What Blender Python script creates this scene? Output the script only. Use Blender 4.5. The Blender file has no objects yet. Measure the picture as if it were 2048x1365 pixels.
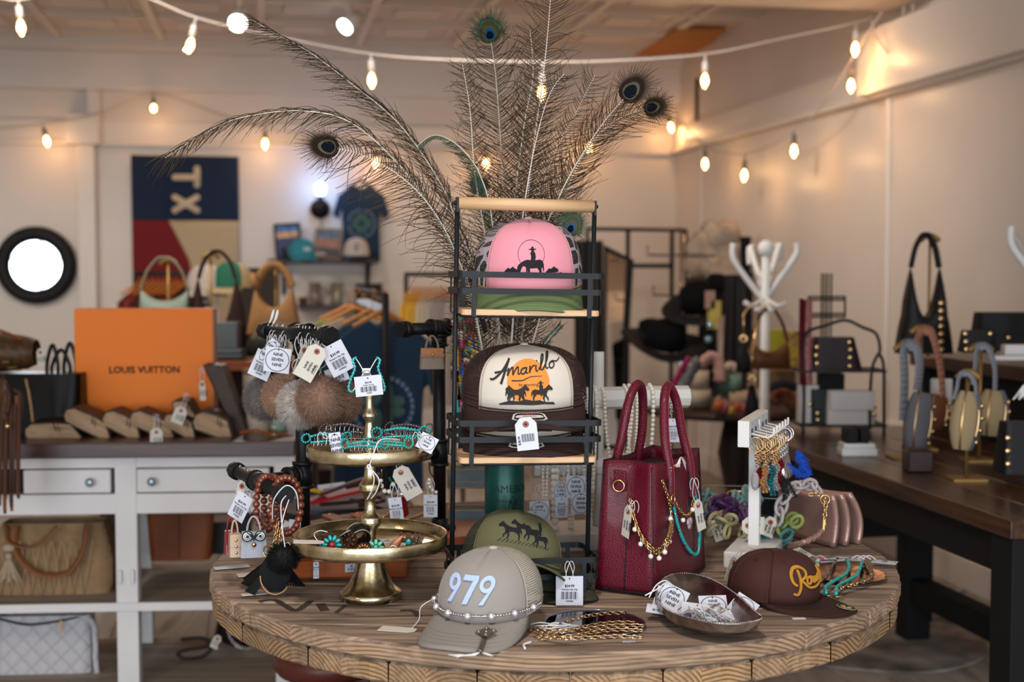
import bpy,math,random
from mathutils import Vector,Matrix,geometry,noise
random.seed(7)
V = Vector
PI = math.pi
SC = bpy.context.scene
COL = SC.collection
# ---------------------------------------------------------------- camera
FPX = 2680.0                       # focal length in pixels of the 2048 px wide frame
CAMZ = 1.325
PITCH = math.atan(147.0 / FPX)
cam_d = bpy.data.cameras.new('camera')
cam_d.sensor_width = 36.0
cam_d.lens = FPX / 2048 * 36
cam_d.clip_start = 0.05
cam_d.dof.use_dof = True
cam_d.dof.focus_distance = 2.30
cam_d.dof.aperture_fstop = 3.4
cam = bpy.data.objects.new('camera',cam_d)
COL.objects.link(cam)
cam.location = (0,0,CAMZ)
cam.rotation_euler = (PI / 2 - PITCH,0,0)
SC.camera = cam
# ---------------------------------------------------------------- exposure / colour
SC.view_settings.view_transform = 'Standard'
SC.view_settings.look = 'None'
SC.view_settings.exposure = -0.3
SC.view_settings.gamma = 1.0
SC.view_settings.use_curve_mapping = False
cy = SC.cycles
cy.max_bounces = 6
cy.diffuse_bounces = 3
cy.glossy_bounces = 3
cy.transmission_bounces = 5
cy.transparent_max_bounces = 10
cy.caustics_reflective = False
cy.caustics_refractive = False
cy.sample_clamp_indirect = 4.0
cy.use_denoising = True
# ---------------------------------------------------------------- world: daylight outside the shop windows
W = bpy.data.worlds.new('daylight')
SC.world = W
W.use_nodes = True
bg = W.node_tree.nodes['Background']
bg.inputs[0].default_value = (0.75,0.87,1.0,1)
bg.inputs[1].default_value = 1.6
# ---------------------------------------------------------------- room frame: u runs right along the back wall, v runs away from the camera
O = V((1.14,9.37,0))
RZ = math.radians(10.6)
U_ = V((math.cos(RZ),math.sin(RZ),0))
V_ = V((-math.sin(RZ),math.cos(RZ),0))
def R(u,v,z=0.0):return O + U_ * u + V_ * v + V((0,0,z))
LEFT_U,FRONT_V,CEIL = -8.2,-12.2,2.78
def area_light(name,loc,rot,sx,sy,power,color):
    d = bpy.data.lights.new(name,'AREA');d.shape = 'RECTANGLE';d.size = sx;d.size_y = sy
    d.energy = power;d.color = color
    o = bpy.data.objects.new(name,d);COL.objects.link(o);o.location = loc;o.rotation_euler = rot
    return o
# daylight entering by the two shop-front windows behind the camera (the lights stand in the window openings)
for wu in (-5.6,-2.0):
    area_light('window_daylight',R(wu,FRONT_V + 0.02,1.45),(PI / 2,0,RZ + PI + PI),2.9,2.1,205,(0.80,0.91,1.0))
# ---------------------------------------------------------------- pixel helpers (frame 2048 x 1365)
def ray(px,py):
    dx = (px - 1024) / FPX;dy = -(py - 682.5) / FPX
    c,s = math.cos(PITCH),math.sin(PITCH)
    return V((dx,c + dy * s,-s + dy * c))
EYE = V((0,0,CAMZ))
def P(px,py,Y):
    d = ray(px,py);return EYE + d * (Y / d.y)
def G(px,py,z):
    d = ray(px,py);return EYE + d * ((z - CAMZ) / d.z)
def onback(px,py,off=0.0):
    d = ray(px,py);n = V_
    return EYE + d * (((O - n * off) - EYE).dot(n) / d.dot(n))
def onright(px,py,off=0.0):
    d = ray(px,py);n = U_
    return EYE + d * (((O - n * off) - EYE).dot(n) / d.dot(n))
TZ = 0.75
# ---------------------------------------------------------------- colour + materials
def lin(c):
    return c / 12.92 if c <= 0.04045 else ((c + 0.055) / 1.055) ** 2.4
def C(h):
    h = h.lstrip('#');return tuple(lin(int(h[i:i + 2],16) / 255) for i in (0,2,4)) + (1,)
MATS = {}
def mat(name,col='#808080',rough=0.6,metal=0.0,bump=0.0,bscale=200.0,var=0.0,vscale=8.0,emit=0.0,
        alpha=1.0,trans=0.0,coat=0.0,sheen=0.0,col2=None,spec=None,kind='noise',stretch=None,ior=None):
    if name in MATS:return MATS[name]
    m = bpy.data.materials.new(name);m.use_nodes = True
    nt = m.node_tree;b = nt.nodes['Principled BSDF'];L = nt.links
    c = C(col);b.inputs['Base Color'].default_value = c
    b.inputs['Roughness'].default_value = rough;b.inputs['Metallic'].default_value = metal
    if spec is None and not metal and not trans and rough > .3:spec = .28
    if spec is not None:b.inputs['Specular IOR Level'].default_value = spec
    if ior:b.inputs['IOR'].default_value = ior
    if trans:b.inputs['Transmission Weight'].default_value = trans
    if coat:b.inputs['Coat Weight'].default_value = coat;b.inputs['Coat Roughness'].default_value = 0.12
    if sheen:b.inputs['Sheen Weight'].default_value = sheen
    if alpha < 1:b.inputs['Alpha'].default_value = alpha
    if emit:b.inputs['Emission Color'].default_value = c;b.inputs['Emission Strength'].default_value = emit
    tc = nt.nodes.new('ShaderNodeTexCoord');co = tc.outputs['Object']
    if stretch:
        mp = nt.nodes.new('ShaderNodeMapping');mp.inputs['Scale'].default_value = stretch
        L.new(co,mp.inputs['Vector']);co = mp.outputs[0]
    if var or col2:
        n = nt.nodes.new('ShaderNodeTexNoise');n.inputs['Scale'].default_value = vscale;n.inputs['Detail'].default_value = 4
        L.new(co,n.inputs['Vector'])
        rp = nt.nodes.new('ShaderNodeValToRGB');L.new(n.outputs[0],rp.inputs[0])
        rp.color_ramp.elements[0].position = 0.35;rp.color_ramp.elements[1].position = 0.68
        if col2:rp.color_ramp.elements[0].color = c;rp.color_ramp.elements[1].color = C(col2)
        else:
            rp.color_ramp.elements[0].color = tuple(x * (1 - var) for x in c[:3]) + (1,)
            rp.color_ramp.elements[1].color = tuple(min(1,x * (1 + var)) for x in c[:3]) + (1,)
        L.new(rp.outputs[0],b.inputs['Base Color'])
        if metal: 
            mr = nt.nodes.new('ShaderNodeMapRange');mr.inputs[3].default_value = rough * 0.6;mr.inputs[4].default_value = min(1,rough * 1.8)
            L.new(n.outputs[0],mr.inputs[0]);L.new(mr.outputs[0],b.inputs['Roughness'])
    if bump:
        if kind == 'voronoi':
            n2 = nt.nodes.new('ShaderNodeTexVoronoi');n2.inputs['Scale'].default_value = bscale
        elif kind == 'wave':
            n2 = nt.nodes.new('ShaderNodeTexWave');n2.inputs['Scale'].default_value = bscale;n2.inputs['Distortion'].default_value = 1.5
        else:
            n2 = nt.nodes.new('ShaderNodeTexNoise');n2.inputs['Scale'].default_value = bscale;n2.inputs['Detail'].default_value = 3
        L.new(co,n2.inputs['Vector'])
        bp = nt.nodes.new('ShaderNodeBump');bp.inputs['Strength'].default_value = bump;bp.inputs['Distance'].default_value = 0.002
        L.new(n2.outputs[0],bp.inputs['Height']);L.new(bp.outputs[0],b.inputs['Normal'])
    MATS[name] = m
    return m
def glow(name,col,strength):
    if name in MATS:return MATS[name]
    m = bpy.data.materials.new(name);m.use_nodes = True;nt = m.node_tree
    nt.nodes.remove(nt.nodes['Principled BSDF'])
    e = nt.nodes.new('ShaderNodeEmission');e.inputs[0].default_value = C(col);e.inputs[1].default_value = strength
    nt.links.new(e.outputs[0],nt.nodes['Material Output'].inputs[0]);MATS[name] = m
    return m
def meshy(name,col,pitch=0.0034,hole=0.33,camo=False,rough=0.7):
    """open-weave net: round holes repeating in the fabric's own UVs (metres)"""
    if name in MATS:return MATS[name]
    m = mat(name,col,rough=rough,spec=0.3)
    nt = m.node_tree;L = nt.links;b = nt.nodes['Principled BSDF']
    uv = nt.nodes.new('ShaderNodeUVMap')
    sc = nt.nodes.new('ShaderNodeVectorMath');sc.operation = 'SCALE';sc.inputs['Scale'].default_value = 1 / pitch
    fr = nt.nodes.new('ShaderNodeVectorMath');fr.operation = 'FRACTION'
    sb = nt.nodes.new('ShaderNodeVectorMath');sb.operation = 'SUBTRACT';sb.inputs[1].default_value = (.5,.5,0)
    ln = nt.nodes.new('ShaderNodeVectorMath');ln.operation = 'LENGTH'
    gt = nt.nodes.new('ShaderNodeMath');gt.operation = 'GREATER_THAN';gt.inputs[1].default_value = hole
    L.new(uv.outputs[0],sc.inputs[0]);L.new(sc.outputs[0],fr.inputs[0]);L.new(fr.outputs[0],sb.inputs[0])
    L.new(sb.outputs[0],ln.inputs[0]);L.new(ln.outputs['Value'],gt.inputs[0]);L.new(gt.outputs[0],b.inputs['Alpha'])
    if camo:
        vo = nt.nodes.new('ShaderNodeTexVoronoi');vo.inputs['Scale'].default_value = 38
        ve = nt.nodes.new('ShaderNodeTexVoronoi');ve.feature = 'DISTANCE_TO_EDGE';ve.inputs['Scale'].default_value = 38
        L.new(uv.outputs[0],vo.inputs['Vector']);L.new(uv.outputs[0],ve.inputs['Vector'])
        sp = nt.nodes.new('ShaderNodeSeparateColor');L.new(vo.outputs['Color'],sp.inputs[0])
        rp = nt.nodes.new('ShaderNodeValToRGB');L.new(sp.outputs[0],rp.inputs[0]);rp.color_ramp.interpolation = 'CONSTANT'
        rp.color_ramp.elements[0].color = C('#4c3c36');rp.color_ramp.elements[1].position = .35;rp.color_ramp.elements[1].color = C('#2f3530')
        e = rp.color_ramp.elements.new(.65);e.color = C('#6d6a64')
        mx = nt.nodes.new('ShaderNodeMix');mx.data_type = 'RGBA'
        g2 = nt.nodes.new('ShaderNodeMath');g2.operation = 'GREATER_THAN';g2.inputs[1].default_value = 0.09
        L.new(ve.outputs[0],g2.inputs[0]);L.new(g2.outputs[0],mx.inputs[0])
        mx.inputs[6].default_value = C('#b3a2ad');L.new(rp.outputs[0],mx.inputs[7]);L.new(mx.outputs[2],b.inputs['Base Color'])
    return m
def wood(name,c1,c2,axis='X',scale=1.0,rough=0.6,dark=None,knots=True,bumpk=0.5,ends=None):
    """long-grained timber; every separate board gets its own tone and grain offset"""
    if name in MATS:return MATS[name]
    m = bpy.data.materials.new(name);m.use_nodes = True;nt = m.node_tree;L = nt.links;b = nt.nodes['Principled BSDF']
    tc = nt.nodes.new('ShaderNodeTexCoord');ge = nt.nodes.new('ShaderNodeNewGeometry')
    off = nt.nodes.new('ShaderNodeVectorMath');off.operation = 'MULTIPLY_ADD'
    cb = nt.nodes.new('ShaderNodeCombineXYZ')
    for i in range(3):L.new(ge.outputs['Random Per Island'],cb.inputs[i])
    L.new(cb.outputs[0],off.inputs[0]);off.inputs[1].default_value = (9.1,5.3,7.7);L.new(tc.outputs['Object'],off.inputs[2])
    mp = nt.nodes.new('ShaderNodeMapping');L.new(off.outputs[0],mp.inputs[0])
    s = {'X':(1.3,22,22),'Y':(22,1.3,22),'Z':(22,22,1.3)}[axis]
    mp.inputs['Scale'].default_value = tuple(x * scale for x in s)
    n = nt.nodes.new('ShaderNodeTexNoise');n.inputs['Scale'].default_value = 2.2;n.inputs['Detail'].default_value = 7;n.inputs['Roughness'].default_value = .62
    n.inputs['Distortion'].default_value = 0.9
    L.new(mp.outputs[0],n.inputs[0])
    rp = nt.nodes.new('ShaderNodeValToRGB');L.new(n.outputs[0],rp.inputs[0])
    rp.color_ramp.elements[0].position = .36;rp.color_ramp.elements[0].color = C(c1)
    rp.color_ramp.elements[1].position = .66;rp.color_ramp.elements[1].color = C(c2)
    out = rp.outputs[0]
    if dark:
        mp2 = nt.nodes.new('ShaderNodeMapping');L.new(off.outputs[0],mp2.inputs[0])
        mp2.inputs['Scale'].default_value = tuple(x * scale for x in {'X':(2.2,9,9),'Y':(9,2.2,9),'Z':(9,9,2.2)}[axis])
        n3 = nt.nodes.new('ShaderNodeTexNoise');n3.inputs['Scale'].default_value = 3;n3.inputs['Detail'].default_value = 5;L.new(mp2.outputs[0],n3.inputs[0])
        r3 = nt.nodes.new('ShaderNodeValToRGB');L.new(n3.outputs[0],r3.inputs[0]);r3.color_ramp.elements[0].position = .56;r3.color_ramp.elements[1].position = .74
        mx = nt.nodes.new('ShaderNodeMix');mx.data_type = 'RGBA';L.new(r3.outputs[0],mx.inputs[0]);L.new(out,mx.inputs[6]);mx.inputs[7].default_value = C(dark)
        out = mx.outputs[2]
    if ends:   # growth rings on the sawn edges: (ring axis, board width, first board edge, turn, light, dark)
        ax,wd,e0,rt_,c3,c4 = ends
        rm = nt.nodes.new('ShaderNodeMapping');rm.inputs['Rotation'].default_value = (0,0,rt_);L.new(tc.outputs['Object'],rm.inputs[0])
        sx = nt.nodes.new('ShaderNodeSeparateXYZ');L.new(rm.outputs[0],sx.inputs[0]);cx = nt.nodes.new('ShaderNodeCombineXYZ')
        def mth(op,a,v):q = nt.nodes.new('ShaderNodeMath');q.operation = op;L.new(a,q.inputs[0]);q.inputs[1].default_value = v;return q.outputs[0]
        o_ = 'Y' if ax == 'X' else 'X'
        L.new(mth('SUBTRACT',mth('FLOORED_MODULO',mth('SUBTRACT',sx.outputs[o_],e0),wd),wd / 2),cx.inputs[o_]);L.new(mth('SUBTRACT',sx.outputs['Z'],.652),cx.inputs['Z']);L.new(mth('MULTIPLY',sx.outputs[ax],.15),cx.inputs[ax])
        ad = nt.nodes.new('ShaderNodeVectorMath');L.new(cx.outputs[0],ad.inputs[0]);s2 = nt.nodes.new('ShaderNodeVectorMath');s2.operation = 'SCALE';s2.inputs['Scale'].default_value = .05;L.new(cb.outputs[0],s2.inputs[0]);L.new(s2.outputs[0],ad.inputs[1])
        wv = nt.nodes.new('ShaderNodeTexWave');wv.wave_type = 'RINGS';wv.rings_direction = ax;wv.inputs['Scale'].default_value = 48;wv.inputs['Distortion'].default_value = 4.0;wv.inputs['Detail'].default_value = 3;wv.inputs['Detail Scale'].default_value = .5;L.new(ad.outputs[0],wv.inputs[0])
        rw = nt.nodes.new('ShaderNodeValToRGB');L.new(wv.outputs[0],rw.inputs[0]);rw.color_ramp.elements[0].color = C(c4);rw.color_ramp.elements[1].color = C(c3);rw.color_ramp.elements[0].position = .12;rw.color_ramp.elements[1].position = .6
        sn = nt.nodes.new('ShaderNodeSeparateXYZ');L.new(ge.outputs['Normal'],sn.inputs[0]);lt = mth('LESS_THAN',mth('ABSOLUTE',sn.outputs['Z'],0),.6)
        nm = nt.nodes.new('ShaderNodeTexNoise');nm.inputs['Scale'].default_value = 14;L.new(tc.outputs['Object'],nm.inputs[0]);rn = nt.nodes.new('ShaderNodeMapRange');rn.inputs[1].default_value = .35;rn.inputs[2].default_value = .7;rn.inputs[4].default_value = .75;L.new(nm.outputs[0],rn.inputs[0])
        mz = nt.nodes.new('ShaderNodeMix');mz.data_type = 'RGBA';L.new(rn.outputs[0],mz.inputs[0]);L.new(rw.outputs[0],mz.inputs[6]);L.new(out,mz.inputs[7])
        me_ = nt.nodes.new('ShaderNodeMix');me_.data_type = 'RGBA';L.new(lt,me_.inputs[0]);L.new(out,me_.inputs[6]);L.new(mz.outputs[2],me_.inputs[7]);out = me_.outputs[2]
    hv = nt.nodes.new('ShaderNodeHueSaturation');mr = nt.nodes.new('ShaderNodeMapRange');mr.inputs[3].default_value = .75;mr.inputs[4].default_value = 1.2
    L.new(ge.outputs['Random Per Island'],mr.inputs[0]);L.new(mr.outputs[0],hv.inputs['Value']);L.new(out,hv.inputs['Color'])
    L.new(hv.outputs[0],b.inputs['Base Color']);b.inputs['Roughness'].default_value = rough
    bp = nt.nodes.new('ShaderNodeBump');bp.inputs['Strength'].default_value = bumpk;bp.inputs['Distance'].default_value = 0.0015
    L.new(n.outputs[0],bp.inputs['Height']);L.new(bp.outputs[0],b.inputs['Normal'])
    MATS[name] = m
    return m
# ---------------------------------------------------------------- mesh builder
def frame(o,x,y):
    """matrix with local x along x, local y along y, z their cross product"""
    x = V(x).normalized();z = x.cross(V(y)).normalized();y = z.cross(x)
    return Matrix(((x.x,y.x,z.x,o[0]),(x.y,y.y,z.y,o[1]),(x.z,y.z,z.z,o[2]),(0,0,0,1)))
def TR(x=0,y=0,z=0,rz=0,rx=0,ry=0,s=1):
    return Matrix.Translation((x,y,z)) @ Matrix.Rotation(rz,4,'Z') @ Matrix.Rotation(ry,4,'Y') @ Matrix.Rotation(rx,4,'X') @ Matrix.Scale(s,4)
def rad(*a):return tuple(math.radians(x) for x in a) if len(a) > 1 else math.radians(a[0])
def upright(p,roll=0.0,yaw=0.0,pitch=0.0):
    """a card frame standing up and facing the camera side: x right, y up, z to the viewer"""
    return Matrix.Translation(p) @ Matrix.Rotation(yaw,4,'Z') @ Matrix.Rotation(PI / 2 + pitch,4,'X') @ Matrix.Rotation(roll,4,'Z')
def spline(pts,n=8,closed=False):
    pts = [V(p) for p in pts];out = [];N = len(pts)
    rng = N if closed else N - 1
    for i in range(rng):
        if closed:a,b,c,d = pts[i - 1],pts[i],pts[(i + 1) % N],pts[(i + 2) % N]
        else:a,b,c,d = pts[max(i - 1,0)],pts[i],pts[i + 1],pts[min(i + 2,N - 1)]
        for k in range(n):
            t = k / n
            out.append(0.5 * ((2 * b) + (c - a) * t + (2 * a - 5 * b + 4 * c - d) * t * t + (3 * b - a - 3 * c + d) * t ** 3))
    if not closed:out.append(pts[-1])
    return out
def resample(pts,step,closed=False):
    pts = [V(p) for p in pts]
    if closed:pts = pts + [pts[0]]
    L = [0]
    for a,b in zip(pts,pts[1:]):L.append(L[-1] + (b - a).length)
    n = max(1,int(round(L[-1] / step)));out = [];j = 0
    for i in range(n + (0 if closed else 1)):
        s = L[-1] * i / n
        while j < len(L) - 2 and L[j + 1] < s:j += 1
        d = L[j + 1] - L[j]
        out.append(pts[j].lerp(pts[j + 1],(s - L[j]) / d if d > 1e-9 else 0))
    return out
def arc_drop(a,b,sag,n=14):
    a,b = V(a),V(b)
    return [a.lerp(b,i / n) - V((0,0,4 * sag * (i / n) * (1 - i / n))) for i in range(n + 1)]
_TXT = {}
def text_mesh(s,bold=False):
    if s in _TXT:return _TXT[s]
    cu = bpy.data.curves.new('t','FONT');cu.body = s;cu.size = 1.0;cu.align_x = 'CENTER';cu.align_y = 'CENTER';cu.resolution_u = 2
    ob = bpy.data.objects.new('t',cu);me = ob.to_mesh()
    vs = [v.co.copy() for v in me.vertices];fs = [tuple(p.vertices) for p in me.polygons]
    ob.to_mesh_clear();bpy.data.objects.remove(ob);bpy.data.curves.remove(cu)
    _TXT[s] = (vs,fs)
    return _TXT[s]
def blank(M):
    return M if isinstance(M,Matrix) else Matrix.Identity(4)
class MB:
    def __init__(s,m=None):
        s.v = [];s.f = [];s.mi = [];s.sm = [];s.uv = {};s.m = blank(m);s.cur = 0;s.smooth = True
    def add(s,vs,fs,m=None,smooth=None,uvs=None):
        M = s.m @ m if m is not None else s.m
        b = len(s.v);s.v += [M @ V(p) for p in vs]
        for i,f in enumerate(fs):
            if uvs:s.uv[len(s.f)] = [uvs[k] for k in f]
            s.f.append(tuple(b + k for k in f));s.mi.append(s.cur);s.sm.append(s.smooth if smooth is None else smooth)
        return s
    def box(s,c,d,m=None,rz=0):
        x,y,z = c;a,b,e = d[0] / 2,d[1] / 2,d[2] / 2
        vs = [V((i * a,j * b,k * e)) for i in (-1,1) for j in (-1,1) for k in (-1,1)]
        if rz:vs = [Matrix.Rotation(rz,3,'Z') @ p for p in vs]
        vs = [p + V(c) for p in vs]
        return s.add(vs,[(0,1,3,2),(4,6,7,5),(0,4,5,1),(2,3,7,6),(0,2,6,4),(1,5,7,3)],m,smooth=False)
    def bar(s,a,b,w,h,up=(0,0,1),m=None):
        a,b = V(a),V(b);t = (b - a);L = t.length;t.normalize();sd = t.cross(V(up))
        if sd.length < 1e-4:sd = t.cross(V((1,0,0)))
        sd.normalize();u = sd.cross(t)
        vs = [q + sd * (i * w / 2) + u * (j * h / 2) for q in (a,b) for i,j in ((-1,-1),(1,-1),(1,1),(-1,1))]
        return s.add(vs,[(0,1,2,3),(7,6,5,4),(0,4,5,1),(1,5,6,2),(2,6,7,3),(3,7,4,0)],m,smooth=False)
    def tube(s,pts,r,n=8,closed=False,caps=True,m=None,flat=1.0):
        pts = [V(p) for p in pts];N = len(pts)
        if N < 2:return s
        rr = r if isinstance(r,(list,tuple)) else [r] * N
        t0 = (pts[1] - pts[0]).normalized();nrm = t0.orthogonal().normalized();vs = []
        for i,p in enumerate(pts):
            if closed:t = pts[(i + 1) % N] - pts[i - 1]
            else:t = pts[min(i + 1,N - 1)] - pts[max(i - 1,0)]
            if t.length < 1e-9:t = t0
            t = t.normalized();nrm = nrm - t * nrm.dot(t)
            if nrm.length < 1e-6:nrm = t.orthogonal()
            nrm.normalize();bn = t.cross(nrm)
            for k in range(n):
                a = 2 * PI * k / n;vs.append(p + (nrm * math.cos(a) + bn * math.sin(a) * flat) * rr[i])
        fs = []
        for i in range(N if closed else N - 1):
            j = (i + 1) % N
            for k in range(n):l = (k + 1) % n;fs.append((i * n + k,i * n + l,j * n + l,j * n + k))
        if caps and not closed:fs += [tuple(range(n - 1,-1,-1)),tuple((N - 1) * n + k for k in range(n))]
        return s.add(vs,fs,m)
    def cyl(s,a,b,r,r2=None,n=16,m=None,smooth=None):
        old = s.smooth
        if smooth is not None:s.smooth = smooth
        s.tube([a,b],[r,r if r2 is None else r2],n,m=m);s.smooth = old
        return s
    def lathe(s,prof,n=32,m=None,c=(0,0,0),caps=True):
        vs = [];c = V(c)
        for r,z in prof:
            for k in range(n):a = 2 * PI * k / n;vs.append(c + V((r * math.cos(a),r * math.sin(a),z)))
        fs = [(i * n + k,i * n + (k + 1) % n,(i + 1) * n + (k + 1) % n,(i + 1) * n + k) for i in range(len(prof) - 1) for k in range(n)]
        if caps:fs += [tuple(range(n - 1,-1,-1)),tuple((len(prof) - 1) * n + k for k in range(n))]
        return s.add(vs,fs,m)
    def ball(s,c,r,n=12,k=8,sc=(1,1,1),m=None):
        vs = [];c = V(c)
        for i in range(1,k):
            p = PI * i / k
            for j in range(n):
                a = 2 * PI * j / n
                vs.append(c + V((r * sc[0] * math.sin(p) * math.cos(a),r * sc[1] * math.sin(p) * math.sin(a),r * sc[2] * math.cos(p))))
        t = len(vs);vs += [c + V((0,0,r * sc[2])),c - V((0,0,r * sc[2]))]
        fs = [(i * n + j,(i + 1) * n + j,(i + 1) * n + (j + 1) % n,i * n + (j + 1) % n) for i in range(k - 2) for j in range(n)]
        fs += [(t,j,(j + 1) % n) for j in range(n)] + [(t + 1,(k - 2) * n + (j + 1) % n,(k - 2) * n + j) for j in range(n)]
        return s.add(vs,fs,m)
    def grid(s,fn,nu,nv,m=None,closed=False,uvf=None):
        vs = [];uvs = []
        for i in range(nu + (0 if closed else 1)):
            for j in range(nv + 1):
                vs.append(V(fn(i / nu,j / nv)))
                if uvf:uvs.append(uvf(i / nu,j / nv))
        w = nv + 1;N = nu
        fs = [(i * w + j,((i + 1) % N if closed else i + 1) * w + j,((i + 1) % N if closed else i + 1) * w + j + 1,i * w + j + 1) for i in range(nu) for j in range(nv)]
        return s.add(vs,fs,m,uvs=uvs or None)
    def prism(s,poly,z0,z1,m=None,bev=0.0):
        """extrude a 2-D outline from z0 to z1, optional small chamfer at the top and bottom rims"""
        n = len(poly);P2 = [V((p[0],p[1])) for p in poly]
        ar = sum(P2[i - 1].x * P2[i].y - P2[i].x * P2[i - 1].y for i in range(n))
        if ar < 0:P2.reverse()
        def inset(d):
            o = []
            for i in range(n):
                a = (P2[i] - P2[i - 1]);b = (P2[(i + 1) % n] - P2[i])
                if a.length < 1e-9 or b.length < 1e-9:o.append(P2[i]);continue
                a.normalize();b.normalize();nn = V((-a.y - b.y,a.x + b.x))
                k = max(.35,1 + a.dot(b));o.append(P2[i] + nn * (d / k))
            return o
        rings = [(P2,z0),(P2,z1)]
        if bev:q = inset(bev);rings = [(q,z0),(P2,z0 + bev),(P2,z1 - bev),(q,z1)]
        vs = [V((p.x,p.y,z)) for r,z in rings for p in r]
        fs = [(k * n + i,k * n + (i + 1) % n,(k + 1) * n + (i + 1) % n,(k + 1) * n + i) for k in range(len(rings) - 1) for i in range(n)]
        fs += [tuple(range(n - 1,-1,-1)),tuple((len(rings) - 1) * n + i for i in range(n))]
        return s.add(vs,fs,m,smooth=False)
    def poly(s,pts,m=None):
        """flat outline, triangulated"""
        pts = [V((p[0],p[1],p[2] if len(p) > 2 else 0)) for p in pts]
        t = geometry.tessellate_polygon([pts])
        return s.add(pts,[tuple(x) for x in t],m,smooth=False)
    def torus(s,c,R_,r,axis=(0,0,1),n=20,k=8,sc=(1,1),m=None):
        ax = V(axis).normalized();x = ax.orthogonal().normalized();y = ax.cross(x);c = V(c)
        return s.tube([c + x * (R_ * sc[0] * math.cos(2 * PI * i / n)) + y * (R_ * sc[1] * math.sin(2 * PI * i / n)) for i in range(n)],r,k,closed=True,m=m)
    def text(s,t,size,m,fit=None):
        vs,fs = text_mesh(t)
        for d in ((0,0,0),(size * .05,0,0),(0,size * .05,0)):s.add([v * size + V(d) for v in vs],fs,m,smooth=False)
        return s
    def chain(s,pts,link=0.008,r=0.0009,w=0.6,seg=8,k=4):
        q = resample(pts,link * 0.72)
        for i in range(len(q) - 1):
            a,b = q[i],q[i + 1];t = (b - a).normalized();o = t.orthogonal().normalized()
            if i % 2:o = t.cross(o)
            mid = (a + b) / 2
            s.tube([mid + t * (link / 2 * math.cos(2 * PI * j / seg)) + o * (link / 2 * w * math.sin(2 * PI * j / seg)) for j in range(seg)],r,k,closed=True)
        return s
    def beads(s,pts,r,n=8,k=6,gap=2.0,closed=False):
        for p in resample(pts,r * gap,closed):s.ball(p,r,n,k)
        return s
    def build(s,name,mats,parent=None,world=False,bevel=0,sub=0,solid=0,label=None,cat=None,group=None,kind=None,origin=None):
        me = bpy.data.meshes.new(name)
        vs = s.v
        if world and parent is not None:
            inv = wm(parent).inverted();vs = [inv @ p for p in vs]
        if parent is None and origin is None and not kind and vs:
            xs = [p.x for p in vs];ys = [p.y for p in vs];origin = V(((min(xs) + max(xs)) / 2,(min(ys) + max(ys)) / 2,min(p.z for p in vs)))
        if parent is None and origin is not None:vs = [p - V(origin) for p in vs]
        me.from_pydata([tuple(p) for p in vs],[],s.f)
        me.polygons.foreach_set('use_smooth',s.sm)
        for x in (mats if isinstance(mats,(list,tuple)) else [mats]):me.materials.append(x)
        if any(s.mi):me.polygons.foreach_set('material_index',s.mi)
        if s.uv:
            ul = me.uv_layers.new(name='UVMap')
            for pi,uvs in s.uv.items():
                p = me.polygons[pi]
                for li,q in zip(p.loop_indices,uvs):ul.data[li].uv = q
        me.validate();me.update()
        ob = bpy.data.objects.new(name,me);COL.objects.link(ob)
        if parent is not None:ob.parent = parent
        elif origin is not None:ob.location = origin
        if bevel:
            b = ob.modifiers.new('b','BEVEL');b.width = bevel;b.segments = 2;b.limit_method = 'ANGLE';b.angle_limit = rad(40)
        if solid:d = ob.modifiers.new('s','SOLIDIFY');d.thickness = solid;d.offset = 0
        if sub:d = ob.modifiers.new('u','SUBSURF');d.levels = sub;d.render_levels = sub
        props(ob,label,cat,group,kind)
        return ob
def props(o,label=None,cat=None,group=None,kind=None):
    if label:o['label'] = label
    if cat:o['category'] = cat
    if group:o['group'] = group
    if kind:o['kind'] = kind
    return o
def wm(o):
    m = Matrix.Translation(o.location) @ o.rotation_euler.to_matrix().to_4x4() @ Matrix.Diagonal((*o.scale,1))
    return wm(o.parent) @ m if o.parent else m
def thing(name,label,cat,loc=(0,0,0),rz=0,group=None,rot=None):
    o = bpy.data.objects.new(name,None);COL.objects.link(o);o.location = loc
    o.rotation_euler = rot if rot else (0,0,rz);o.empty_display_size = 0.05
    return props(o,label,cat,group)
def clone(o,loc=None,rz=None,label=None,rot=None,scale=None,parent=None):
    c = o.copy();COL.objects.link(c)
    if parent is not None:c.parent = parent
    if loc is not None:c.location = loc
    if rz is not None:c.rotation_euler = (0,0,rz)
    if rot is not None:c.rotation_euler = rot
    if scale:c.scale = (scale,) * 3 if not isinstance(scale,tuple) else scale
    if label:c['label'] = label
    for ch in o.children:clone(ch,parent=c)
    return c
def struct(name,mb,m,**k):return mb.build(name,m,kind='structure',**k)
# ================================================================ MATERIALS shared
M_wall = mat('wall_paint','#d3c5b9',0.36,bump=0.12,bscale=40,var=0.03,vscale=2)
M_trim = mat('trim_paint','#d8cbc0',0.35,var=0.03,vscale=3)
M_ceil = mat('ceiling_paint','#cfbfb2',0.5,var=0.06,vscale=2)
M_ply = mat('plywood','#b06f2d',0.7,var=0.1,vscale=6)
M_black = mat('black_iron','#0f1013',0.45,metal=0.2,spec=.35,bump=0.15,bscale=300)
M_blackm = mat('black_matte','#0c0c0e',0.7)
M_white = mat('white_paint','#dcd8d4',0.5,bump=0.06,bscale=60)
M_paper = mat('white_card','#c9cad4',0.7)
M_cream = mat('cream_card','#c8c1b5',0.7)
M_ink = mat('print_ink','#1b1a20',0.8)
M_ring = mat('red_eyelet','#9a5a4c',0.8)
M_string = mat('white_string','#d6d3d6',0.8)
M_gold = mat('polished_gold','#d6b27c',0.25,metal=1.0)
M_silver = mat('silver_metal','#c2c0c0',0.22,metal=1.0)
M_chrome = mat('chrome','#d0d0d2',0.1,metal=1.0)
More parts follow.
